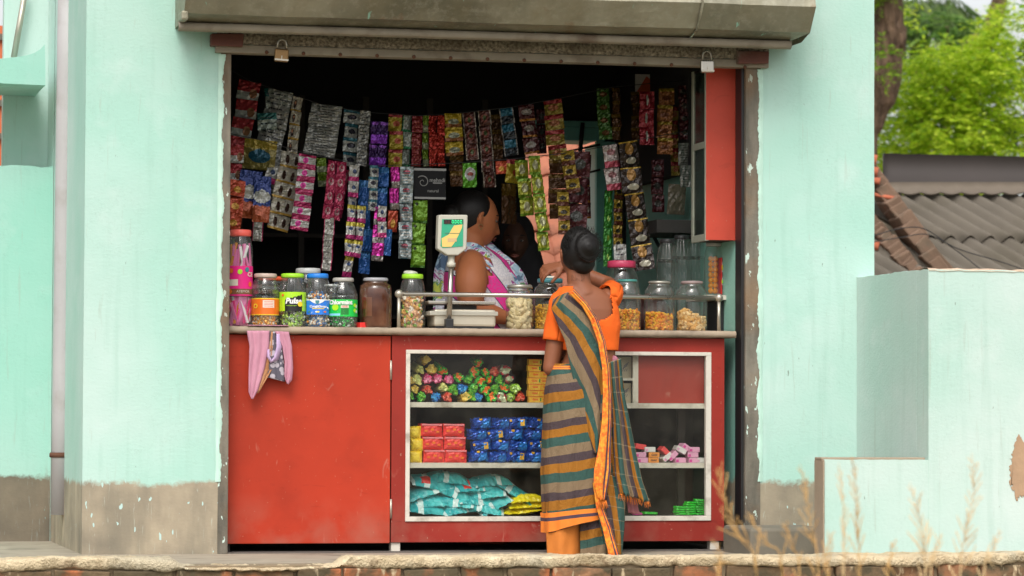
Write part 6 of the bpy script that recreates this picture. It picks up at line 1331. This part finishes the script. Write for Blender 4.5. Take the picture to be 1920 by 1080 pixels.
def face_bits(par, c, Mx, k, skn, eyes=True):
    for s_ in (-1, 1):
        w_ = lambda v: Vector(c)+Mx@(Vector(v)*k)
        m = MB(); m.limb([w_((.088, s_*.018, .034)), w_((.087, s_*.032, .038)), w_((.074, s_*.048, .034))], [.0028, .0034, .0022], 8); m.build('eyebrow', hairm, par)
        m = MB(); m.ell(w_((.0785, s_*.032, .012)), (.0105, .0125, .0075), 16, 10, rot=Mx); e = m.build('eye', pm('eye_white', (.22, .18, .15), .4), par); m = MB(); m.ell(w_((.0875, s_*.032, .010)), (.0028, .0055, .0055), 12, 8, rot=Mx); m.build('iris', M['black'], e)
        m = MB(); m.limb([w_((.0885, s_*.021, .0145)), w_((.0905, s_*.032, .0185)), w_((.083, s_*.044, .0145))], [.0022, .0028, .0022], 8); m.build('eyelid', skn, par)
    m = MB(); m.limb([w_((.0975, -.021, -.0655)), w_((.1045, -.008, -.061)), w_((.1045, .008, -.061)), w_((.0975, .021, -.0655))], [.002, .0036, .0036, .002], 8); m.limb([w_((.0975, -.018, -.067)), w_((.1035, 0, -.0715)), w_((.0975, .018, -.067))], [.002, .0052, .002], 8); m.build('lips', simple('lips', (.24, .065, .045), .4, var=.1), par)
face_bits(sel, hs_, SM_, 1.10, sk2)
m = MB(); e_ = hs_+SM_@(Vector((.0, -.086, -.030))*1.10); m.tube([e_+Vector((.011*math.cos(t), 0, .011*math.sin(t)-.006)) for t in [i*.52 for i in range(13)]], .002, 6); m.ell(e_+Vector((0, 0, -.020)), (.004, .004, .004), 8, 6); m.build('earring', M['brass'], sel)
# kameez
g = G('pink_kameez'); u_, v, _ = g.xyz('UV'); x, y, z = g.xyz()
q_ = g.m('ADD', g.m('MULTIPLY', x, 1.0), g.m('MULTIPLY', z, .85)); fr = g.m('FRACT', g.m('ADD', g.m('MULTIPLY', q_, 5.2), .12)); c = g.ramp(fr, [(0, (.78, .02, .26)), (.42, (.03, .02, .05)), (.45, (.66, .62, .62)), (.93, (.03, .02, .05)), (.96, (.78, .02, .26))])
c = g.mix(g.m('MULTIPLY', g.m('GREATER_THAN', g.vor(120).outputs[0], .5), .22), c, (.2, .2, .35)); g.bump(g.noise(18, 3), .3, .01); mkz = g.out(c, .8)
kz = ringset(S, srg, .010, 64, 464, 760, 90); fs = []; vv = [p for r_ in kz for p in r_]
for i in range(len(kz)-1):
    for k in range(64):
        c = (kz[i][k]+kz[i+1][k+1])/2
        if c.y < YS-.06 and c.z > S(0, 545).z and abs(c.x-S(884, 500, -.1).x) < .085*min(1, .35+(c.z-S(0, 545).z)*6): continue
        fs.append((i*65+k, (i+1)*65+k, (i+1)*65+k+1, i*65+k+1))
m = MB(); m.add(vv, fs); ob = m.build('kameez', mkz, sel); so_ = ob.modifiers.new('s', 'SOLIDIFY'); so_.thickness = .003; so_.offset = 1
# scarf
g = G('multicolour_scarf'); n1 = g.noise(9, 3, dist=1.5); c = g.ramp(n1, [(0, (.10, .16, .25)), (.38, (.34, .48, .58)), (.46, (.62, .64, .66)), (.51, (.30, .06, .22)), (.56, (.58, .60, .64)), (.61, (.12, .26, .12)), (.66, (.45, .50, .08)), (.72, (.30, .18, .40))]); g.bump(g.noise(22, 3), .4, .01); msc = g.out(c, .85)
def band3(mb, pts, w, thick=.004, mi=0, seg=14, fold=.006, up=(0, 0, 1)):
    pts = [Vector(p) for p in pts]; rows = []; n = len(pts)
    for i, p in enumerate(pts):
        t = (pts[min(i+1, n-1)]-pts[max(i-1, 0)]).normalized(); nrm = Vector(up[i] if isinstance(up, list) else up); b = t.cross(nrm).normalized(); nrm = b.cross(t)
        rows.append([p+b*(s_-.5)*w[i]+nrm*fold*math.sin(s_*14+i*.5) for s_ in [j/seg for j in range(seg+1)]])
    mb.grid(rows, thick=thick)
m = MB(); ps = bez([S(868, 462, -.055), S(892, 468, -.10), S(915, 486, -.155), S(940, 512, -.16), S(966, 542, -.14), S(976, 580, -.10)], 24)
band3(m, ps, [.05+.035*min(1, i/8) for i in range(25)], fold=.005, up=(.25, -1, .35))
ps = bez([S(878, 455, .06), S(905, 455, .03), S(935, 478, -.06), S(958, 505, -.10), S(978, 535, -.09), S(984, 575, -.06)], 24); band3(m, ps, [.06+.05*min(1, i/8) for i in range(25)], fold=.006, up=(.6, -1, .5))
ps = bez([S(868, 462, -.055), S(856, 458, .0), S(866, 452, .07), S(878, 455, .06)], 12); band3(m, ps, [.05]*13, fold=.003, up=(-.8, 0, .6))
ps = bez([S(858, 458, .02), S(838, 478, .05), S(830, 510, .03), S(826, 545, .0), S(828, 590, -.02)], 24); band3(m, ps, [.06+.022*min(1, i/6) for i in range(25)], fold=.007, up=(-.5, -1, .1)); m.build('scarf', msc, sel)
m = MB()
for k in range(26): p = S(817+k*.95, 560, -.02+.001*(k % 3)); m.tube([p, S(815+k*.98+rnd.uniform(-1, 1), 608, -.02)], .0016, 4)
m.build('scarf_fringe', simple('pale_fringe', (.55, .55, .60), .8), sel)
# ---------------------------------------------------------------- woman in dark head scarf
YT = 1.25
def T(px, py, dy=0): return P(px, py, YT+dy)
thd = thing('person', 'dimly seen woman in a black head scarf behind the seller', 'person', (T(965, 700).x, YT, 0))
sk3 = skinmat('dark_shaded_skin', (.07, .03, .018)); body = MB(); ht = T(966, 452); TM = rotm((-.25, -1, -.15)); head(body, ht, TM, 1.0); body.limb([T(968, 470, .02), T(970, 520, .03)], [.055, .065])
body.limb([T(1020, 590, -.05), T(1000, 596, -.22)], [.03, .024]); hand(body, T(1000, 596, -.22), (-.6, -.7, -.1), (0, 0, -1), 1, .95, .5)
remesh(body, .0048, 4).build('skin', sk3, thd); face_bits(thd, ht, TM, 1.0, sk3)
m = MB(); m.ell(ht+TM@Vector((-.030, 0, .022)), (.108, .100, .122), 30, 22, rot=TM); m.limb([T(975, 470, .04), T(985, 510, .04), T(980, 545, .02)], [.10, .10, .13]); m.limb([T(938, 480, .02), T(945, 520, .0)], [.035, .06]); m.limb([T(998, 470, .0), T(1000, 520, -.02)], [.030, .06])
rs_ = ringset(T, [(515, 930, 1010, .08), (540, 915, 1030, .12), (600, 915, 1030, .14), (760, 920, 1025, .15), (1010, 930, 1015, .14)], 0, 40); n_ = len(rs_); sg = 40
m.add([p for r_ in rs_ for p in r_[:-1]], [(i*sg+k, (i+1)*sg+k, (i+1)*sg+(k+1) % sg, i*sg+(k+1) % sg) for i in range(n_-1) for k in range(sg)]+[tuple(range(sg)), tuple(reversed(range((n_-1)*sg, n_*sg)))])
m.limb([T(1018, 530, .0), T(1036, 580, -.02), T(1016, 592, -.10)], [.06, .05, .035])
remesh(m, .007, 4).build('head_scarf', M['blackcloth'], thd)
# ================================================================ BEHIND THE SHOP
# tile roof seen through the back window
tm = simple('terracotta', (.42, .15, .085), .85, var=.35, scale=9, bump=.5, dirt=((.16, .08, .05), 5, .8))
tr_ = thing('tiled_roof', 'terracotta tiled roof seen through the back window of the shop', 'roof', (X(1050, 4.6, 400), 4.6, Zp(640, 1050, 4.6)))
m = MB(); y0_, z0_ = 4.2, Zp(640, 1050, 4.2); x_ = X(930, 4.6, 400)-.4
for r_ in range(15):
    for c_ in range(12):
        yy = y0_+r_*.115; zz_ = z0_+r_*.125; xx = x_+c_*.155+(r_ % 2)*.0
        rows = [[(xx+.165*j/8, yy-.02+.17*i/3+.006*rnd.uniform(-1, 1)*0, zz_+.17*i/3*1.05+.035*math.sin(math.pi*j/8)-(.0)+.022*(1-i/3)+.020*((c_*7+r_*3) % 5)/5) for j in range(9)] for i in range(4)]
        m.grid(rows, thick=-.014)
m.build('tiles', tm, tr_)
MB().bb(x_-.2, x_+2.2, 5.9, 6.1, -.5, z0_+15*.125).build('wall', simple('roof_wall', (.35, .2, .13), .9), tr_)
# grey corrugated roof on the right
YR = 7.0
nb = thing('corrugated_roof', 'grey corrugated sheet roof with a dark ridge band beyond the garden wall', 'roof', (X(1790, YR, 400), YR, -.5))
corr = simple('weathered_cement_sheet', (.135, .115, .09), .9, var=.3, scale=4, bump=.4, dirt=((.10, .085, .06), 3, .7))
pm_ = 1/sc_at(YR)
def corrug(mb, A, d, wdir, L, n, pitch=.146, amp=.028):
    rows = []; up_ = Vector((0, -.5, .87)).normalized()
    for i in range(7):
        t = i/6; rows.append([A+wdir*(pitch*j/10)+d*(L*t)+up_*(amp*(math.cos(2*math.pi*j/10))) for j in range(n*10+1)])
    mb.grid(rows, thick=.008)
A = P(1560, 362, YR); B = P(1760, 364, YR); wdir = (B-A).normalized(); e1 = P(1560+150, 362+88, YR-.45); d1 = (e1-A).normalized()
m = MB(); corrug(m, A, d1, wdir, .70, 15); 
A2 = A+d1*.64+Vector((0, -.01, -.035)); corrug(m, A2-wdir*1.0, d1, wdir, .9, 24)
m.build('roof_sheet', corr, nb)
ridge = MB(); q = [P(1655, 290, YR+.05), P(2100, 300, YR+.05), P(2100, 352, YR), P(1655, 344, YR)]
rows = [[q[0].lerp(q[1], i/40)+Vector((0, 0, .004*fbm(i*.4, 1))) for i in range(41)], [q[3].lerp(q[2], i/40) for i in range(41)]]; ridge.grid(rows, flip=True, thick=.03); ridge.build('ridge_band', simple('dark_ridge_felt', (.045, .036, .032), .75, var=.25, scale=3, bump=.3), nb)
m = MB(); rows = [[], []]
for i in range(121): rows[0].append(P(1640+i*3.8, 343, YR-.02)); rows[1].append(P(1648+i*3.8, 362+4*abs(math.sin(i*.31)), YR-.09))
m.grid(rows, flip=True, thick=.01); m.build('flashing', simple('flashing_felt', (.15, .12, .09), .85, var=.2, scale=5, bump=.3), nb)
m = MB()
a0, a1 = P(1570, 330, YR), P(2150, 360, YR); m.bb(a0.x, a1.x, YR+.3, YR+.5, -.5, a1.z-.1); m.build('wall', simple('house_render', (.3, .26, .2), .9), nb)
# stepped brick verge
vb = thing('brick_verge', 'mossy stepped brick verge running down the edge of the corrugated roof', 'roof edge', P(1700, 500, YR-.5))
bm_ = simple('mossy_brick', (.19, .12, .08), .95, var=.45, scale=9, bump=.8, dirt=((.12, .10, .07), 6, .8)); m = MB()
for (xa_, ya_, xb_, yb_, w_) in ((1632, 322, 1762, 506, .17), (1632, 420, 1722, 520, .15)):
    for k in range(12):
        t = k/11; q = P(xa_+(xb_-xa_)*t, ya_+(yb_-ya_)*t+6, YR-.30-.35*t); m.box(q, (w_+.05+rnd.uniform(-.02, .03), .20, .10), rot=Matrix.Rotation(R(52), 3, 'Y')@Matrix.Rotation(rnd.uniform(-.08, .08), 3, 'Z'), jit=.016)
m.build('bricks', bm_, vb, bevel=.01)
ctm = simple('clay_tile', (.50, .14, .07), .85, var=.35, scale=12, bump=.4)
for (px, py, r_) in ((1644, 300, .05), (1646, 322, .045), (1650, 340, .035), (1648, 462, .045), (1652, 490, .04), (1668, 496, .035), (1664, 480, .03), (1642, 500, .04), (1700, 395, .02), (1678, 372, .02)):
    q = P(px, py, YR-.5); m = MB(); m.tube([q+Vector((-.14, .05, .03)), q], r_*.8, 12, ry=.8); m.build('clay_tile', ctm, vb)
cb_ = thing('cable', 'two thin black cables looping over the brick verge and corrugated roof', 'cable', P(1700, 440, YR-.8))
m = MB(); m.tube(bez([P(x_, y_, YR-.85) for x_, y_ in ((1630, 445), (1680, 430), (1730, 428), (1780, 460), (1830, 498), (1850, 515))], 30), .0035, 5); m.tube(bez([P(x_, y_, YR-.85) for x_, y_ in ((1630, 455), (1690, 445), (1740, 440), (1800, 468), (1880, 492), (1960, 520))], 30), .0035, 5); m.build('strand', M['black'], cb_)
# ---- trees
def leafmat(name, a, b, c3):
    g = G(name); gp = g.t.nodes.new('ShaderNodeNewGeometry'); c = g.ramp(gp.outputs['Random Per Island'], [(0, a), (.5, b), (1, c3)], 'LINEAR'); g.out(c, .55)
    t = g.t; tl = t.nodes.new('ShaderNodeBsdfTranslucent'); mx = t.nodes.new('ShaderNodeMixShader'); mx.inputs[0].default_value = .48
    t.links.new(c, tl.inputs[0]); t.links.new(g.b.outputs[0], mx.inputs[1]); t.links.new(tl.outputs[0], mx.inputs[2]); t.links.new(mx.outputs[0], t.nodes['Material Output'].inputs[0]); return g.m_
def leaves(name, centres, dirs, sizes, mat, parent, aspect=.5, seed=1, droop=.2):
    """diamond leaves, 2 triangles folded on the midrib, as one mesh; numpy"""
    r = np.random.RandomState(seed); n = len(centres); c = np.array(centres); d = np.array(dirs); d /= np.linalg.norm(d, axis=1)[:, None]+1e-9
    up = np.tile([0, 0, 1.], (n, 1)) + r.normal(0, .45, (n, 3)); s = np.cross(d, up); s /= np.linalg.norm(s, axis=1)[:, None]+1e-9; nn = np.cross(s, d); L = np.array(sizes)[:, None]
    a = c; b = c+d*L; m1 = c+d*L*.5+s*L*aspect/2-nn*L*.06; m2 = c+d*L*.5-s*L*aspect/2-nn*L*.06
    V = np.stack([a, m1, b, m2], 1).reshape(-1, 3)
    og = np.array(ORG[parent.name]); V = V-og
    me = bpy.data.meshes.new(name); me.vertices.add(4*n); me.vertices.foreach_set('co', V.ravel().astype(np.float32)); me.loops.add(4*n); me.loops.foreach_set('vertex_index', np.arange(4*n, dtype=np.int32)); me.polygons.add(n); me.polygons.foreach_set('loop_start', np.arange(0, 4*n, 4, dtype=np.int32)); me.materials.append(mat); me.update(calc_edges=True)
    o = bpy.data.objects.new(name, me); col.objects.link(o); o.parent = parent; return o
def spray_tree(root, clumps, mat, seed, per=16, leaf=.05, twig=.22, flat=.35, name='crown', aspect=.45):
    r = np.random.RandomState(seed); Cc, D, Sz = [], [], []
    for (cx_, cy_, cz1, rr, nspray) in clumps:
        for k in range(nspray):
            v = r.normal(0, 1, 3); v /= np.linalg.norm(v); rad = rr*(r.uniform(.25, 1)**.5); b = np.array([cx_, cy_, cz1])+v*rad*np.array([1, 1, .75])
            ax = np.array([v[0], v[1], v[2]*flat-.12]); ax += r.normal(0, .25, 3)*np.array([1, 1, .3]); ax /= np.linalg.norm(ax)
            sd_ = np.cross(ax, [0, 0, 1]); sd_ /= np.linalg.norm(sd_)+1e-9; tl = twig*r.uniform(.6, 1.3)
            for q in range(per):
                t = (q//2+.5)/(per/2); sg = 1 if q % 2 else -1
                Cc.append(b+ax*tl*t+np.array([0, 0, -.25*tl*t*t])+r.normal(0, leaf*.12, 3)); D.append(ax*.6+sd_*sg*.9+np.array([0, 0, -.1])+r.normal(0, .18, 3)); Sz.append(leaf*r.uniform(.6, 1.2)*(1-.3*t))
    return leaves(name, Cc, D, Sz, mat, root, aspect, seed)
g = G('rough_bark'); vo = g.noise(5, 7, g.map(g.tc.outputs['Object'], scale=(3, 3, .7)), rough=.7, dist=.5); g.bump(g.m('ADD', vo, g.vor(16, g.map(g.tc.outputs['Object'], scale=(1.4, 1.4, .5))).outputs[0]), 1.0, .05); bark = g.out(g.mix(g.step(vo, .35, .65), (.06, .035, .02), (.24, .15, .095)), .95)
def at(px, py, Y): return P(px, py, Y)
# bright lime tree beyond the roof
YL = 15.0
lt_ = thing('leafy_tree', 'bright lime green leafy tree filling the space above the grey corrugated roof', 'tree', (at(1800, 300, YL).x, YL+1, -.5)); rr = random.Random(5)
cl_ = []
for (px, py, rad, ns) in ((1690, 250, .32, 70), (1760, 235, .34, 80), (1830, 240, .34, 80), (1890, 270, .3, 50), (1720, 190, .28, 70), (1790, 170, .30, 80), (1850, 190, .28, 70), (1780, 120, .22, 60), (1830, 110, .22, 60), (1740, 140, .18, 40), (1870, 140, .2, 45), (1660, 170, .16, 30), (1655, 110, .12, 22), (1665, 15, .16, 26), (1890, 55, .22, 34), (1860, 85, .16, 30), (1670, 290, .3, 60), (1905, 20, .16, 20), (1750, 300, .4, 80), (1840, 310, .4, 80)):
    for k in range(3): q = at(px+rr.uniform(-14, 14), py+rr.uniform(-10, 10), YL+(k-1)*.5+rr.uniform(-.2, .2)); cl_.append((q.x, q.y, q.z, rad, int(ns*.8)))
for k in range(40): q = at(rr.uniform(1400, 2500), rr.uniform(-150, 420), YL+rr.uniform(.6, 2.2)); cl_.append((q.x, q.y, q.z, .5, 40) if q.z < 3.4-.5*abs(q.x-6.2)*0 and (q.z < 3.0 or q.x > at(1960, 0, YL).x or q.x < at(1600, 0, YL).x) else (q.x, q.y, 1.5, .5, 30))
spray_tree(lt_, cl_, leafmat('lime_leaf', (.18, .36, .014), (.46, .64, .025), (.72, .82, .08)), 3, 12, .080, .30, .22)
m = MB(); b0 = at(1800, 300, YL+1.3); m.tube(bez([Vector((b0.x, YL+1.3, -.5)), Vector((b0.x+.05, YL+1.3, .9)), at(1815, 150, YL+1.0), at(1850, 80, YL+.8), at(1872, 10, YL+.7), at(1890, -60, YL+.7)], 30), [.16-.10*i/30 for i in range(31)], 12)
m.tube(bez([at(1815, 200, YL+1.2), at(1780, 160, YL+.8), at(1740, 130, YL+.6)], 10), [.05-.003*i for i in range(11)], 8); m.build('trunk', bark, lt_)
# thick leaning trunk tree at the pier edge
tk = thing('old_tree', 'old tree with a thick knotted brown trunk beside the pier edge', 'tree', (at(1625, 300, 13.6).x, 13.6, -.5))
m = MB(); m.tube(bez([Vector((at(1600, 400, 13.6).x, 13.6, -.5)), at(1622, 330, 13.6), at(1640, 230, 13.6), at(1662, 140, 13.6), at(1670, 80, 13.6), at(1664, 20, 13.6), at(1668, -60, 13.6), at(1690, -180, 13.6)], 40), [.13+.018*math.sin(i*.5)+(.03 if 20 < i < 26 else 0)-.03*(i < 14) for i in range(41)], 18); m.ell(at(1688, 75, 13.5), (.06, .06, .10), 14, 10); m.build('trunk', bark, tk)
cl2 = []
for (px, py, rad, ns) in ((1650, -10, .13, 26), (1700, -120, .5, 90), (1600, -120, .6, 90), (1660, -260, .8, 140), (1652, 130, .07, 14), (1650, 95, .08, 12)): q = at(px, py, 13.3); cl2.append((q.x, q.y, q.z, rad, ns))
spray_tree(tk, cl2, leafmat('mid_leaf', (.10, .22, .015), (.22, .38, .02), (.34, .48, .03)), 8, 14, .062, .2)
# palm with hanging fronds
pl = thing('palm_tree', 'palm with long drooping grey green fronds behind the lime tree', 'tree', (at(1730, 200, 19).x, 19, -.5))
m = MB(); m.tube(bez([Vector((at(1730, 200, 19).x, 19, -.5)), at(1725, 180, 19), at(1722, 30, 19)], 14), [.12-.002*i for i in range(15)], 12); m.build('trunk', bark, pl)
Cc, D, Sz = [], [], []; top = at(1722, 25, 19); rr2 = np.random.RandomState(2)
for k in range(20):
    an = 2*math.pi*k/20+rr2.uniform(-.1, .1); L = rr2.uniform(1.1, 1.6); el = rr2.uniform(-.1, 1.0)
    for q in range(56):
        t = q/55; r_ = L*(t-.15*t*t); z_ = L*(el*t-1.05*t*t*(.8+el*.4)); c_ = np.array([top.x+math.cos(an)*r_*.8, top.y+math.sin(an)*r_*.8, top.z+z_])
        for sg in (-1, 1): Cc.append(c_); D.append(np.array([-math.sin(an)*sg*.6+math.cos(an)*.45, math.cos(an)*sg*.6+math.sin(an)*.45, -.75])+rr2.normal(0, .06, 3)); Sz.append(.42*(1-.6*abs(t-.4)))
leaves('fronds', Cc, D, Sz, leafmat('palm_leaf', (.05, .11, .025), (.10, .17, .04), (.20, .27, .08)), pl, .10, 5)
# dark big leaved tree at the right edge
dk = thing('broadleaf_tree', 'dark green tree with large drooping leaves at the right edge of the view', 'tree', (at(1960, 250, 16.6).x, 16.6, -.5)); cl3 = []
for (px, py, rad, ns) in ((1905, 110, .2, 26), (1920, 200, .28, 40), (1905, 250, .2, 26), (1960, 120, .4, 50), (1960, 250, .4, 50), (2040, 180, .5, 60), (1880, 275, .2, 22)):
    q = at(px, py, 16.0 if px < 1915 else 16.4); cl3.append((q.x, q.y, q.z, rad, ns))
spray_tree(dk, cl3, leafmat('dark_leaf', (.012, .045, .014), (.03, .10, .03), (.06, .17, .04)), 4, 8, .17, .32, .2, aspect=.36); m = MB(); m.tube([(at(1970, 250, 16.6).x, 16.6, -.5), at(1975, 100, 16.6), at(2000, -50, 16.6)], [.12, .08, .04], 10); m.build('trunk', bark, dk)
# banana-like tree top centre
bn = thing('broadleaf_tree', 'paler green drooping leaved tree top behind the lime tree by the sky', 'tree', (at(1775, 100, 18).x, 18, -.5)); cl4 = []
for (px, py, rad, ns) in ((1770, 45, .18, 22), (1795, 60, .18, 20), (1760, 95, .22, 26), (1740, 55, .14, 14), (1805, 90, .2, 20)): q = at(px, py, 18); cl4.append((q.x, q.y, q.z, rad, ns))
spray_tree(bn, cl4, leafmat('soft_green_leaf', (.07, .17, .03), (.15, .29, .05), (.27, .42, .09)), 9, 8, .15, .26, .3, aspect=.34); m = MB(); m.tube([(at(1775, 250, 18).x, 18, -.5), at(1775, 120, 18), at(1775, 50, 18)], [.07, .05, .03], 8); m.build('trunk', bark, bn)
# far dark foliage mass
fr_ = MB(); Cc, D, Sz = [], [], []; r3 = np.random.RandomState(11)
rt2 = thing('hedge', 'dark mass of shrubs behind the trees', 'stuffroot', (0, 24, -.5)); 
for k in range(26000):
    x__ = r3.uniform(-2, 26); z__ = r3.uniform(-.5, 2.5+.35*math.sin(x__*1.3)+.25*math.sin(x__*3.1)); Cc.append((x__, 24+r3.uniform(-.7, .7), z__)); D.append(r3.normal(0, 1, 3)); Sz.append(r3.uniform(.10, .24))
hg = leaves('foliage', Cc, D, Sz, leafmat('far_leaf', (.02, .06, .012), (.05, .12, .02), (.11, .22, .035)), rt2, .5, 5)
hg.parent = None; hg.location = (0, 24, -.5); hg['kind'] = 'stuff'; bpy.data.objects.remove(rt2)
# ---- dry weeds in the foreground
wm = [simple('straw_stem', (.60, .36, .13), .8, var=.3), simple('pale_straw', (.70, .50, .26), .8, var=.3)]
def weed(pts, Y, label, dens=26, ln=34, mat=0, sp=.5, wd=.0011):
    ps = [P(x_, y_, Y) for x_, y_ in pts]; b = ps[0]; base = Vector((b.x, b.y, -.49)); root = thing('dry_weed', label, 'weed', base, 'dry weeds in front of the kerb wall')
    path = bez([base]+ps, 26); m = MB(); m.tube(path, [.0020-.00005*i for i in range(27)], 6); m.build('stem', wm[mat], root)
    m = MB(); s_ = 1/(F/(DIST+Y*math.cos(YAW)))
    dens = int(dens*.75)
    for k in range(dens):
        t = .25+.75*(k+rnd.random()*.6)/(dens+1); i = int(t*25); c = path[i].lerp(path[i+1], t*25-i); up_ = (path[i+1]-path[i]).normalized(); sg = 1 if k % 2 else -1; L = ln*s_*(1.5-1.0*t)*rnd.uniform(.5, 1.3)
        d = (RT*sg*rnd.uniform(.5, 1)*sp+up_*rnd.uniform(.7, 1.1)+Vector((0, rnd.uniform(-.6, .6), 0))).normalized()
        e = c+d*L; m.tube([c, c+d*L*.5+up_*L*.02, e+up_*L*.10], [wd, wd*1.3, wd*.5], 5)
        for q in range(3): f_ = .35+.25*q; cc = c+d*L*f_; m.tube([cc, cc+(d+up_*.6+RT*rnd.uniform(-.5, .5)).normalized()*L*.28], [wd, wd*.5], 4)
    m.build('seed_head', wm[mat], root)
YW = -6.6
weed([(1420, 1090), (1385, 1000), (1355, 930), (1345, 875)], YW, 'thick golden weed leaning left in front of the counter\'s right end', 24, 44, 0, .5, .0013)
weed([(1535, 1090), (1522, 1000), (1512, 930), (1500, 870)], YW, 'golden weed in front of the narrow step block', 26, 34, 0)
weed([(1468, 1090), (1440, 1020), (1415, 985), (1408, 965)], YW, 'short curled golden weed just right of the thick leaning one', 18, 26, 0)
weed([(1500, 1100), (1488, 1030), (1478, 1000), (1470, 980)], YW, 'short golden weed between the curled one and the step block weed', 18, 26, 0)
weed([(1582, 1090), (1583, 1000), (1580, 930), (1572, 868)], YW, 'straight pale weed in front of the left end of the low garden wall', 26, 26, 1, .35)
weed([(1612, 1090), (1608, 1000), (1606, 930), (1598, 858)], YW, 'tall straight straw weed just right of the first pale one', 34, 30, 0, .4)
weed([(1735, 1095), (1732, 1030), (1724, 970), (1706, 905)], YW, 'bushy straw weed near the middle of the low garden wall', 34, 36, 1, .6)
weed([(1800, 1095), (1812, 1000), (1826, 920), (1822, 850)], YW, 'tallest slender weed before the tall garden wall', 34, 36, 1, .6)
weed([(1845, 1095), (1855, 1050), (1866, 1020), (1874, 990)], YW, 'small forked weed right of the tallest slender one', 14, 26, 1, .6)
weed([(1745, 1095), (1752, 1050), (1758, 1020), (1765, 998)], YW, 'small weed close beside the bushy straw one', 14, 24, 1, .6)
weed([(1665, 1100), (1668, 1060), (1672, 1030), (1680, 1010)], YW, 'tiny straw weed left of the bushy one', 12, 22, 0, .6)
weed([(1345, 1100), (1352, 1060), (1348, 1030), (1335, 1010)], YW, 'tiny golden weed at the left end of the weeds', 12, 22, 0, .6)
weed([(1555, 1100), (1548, 1060), (1552, 1020), (1560, 1000)], YW, 'tiny golden weed behind the step block weed', 14, 24, 0, .6)
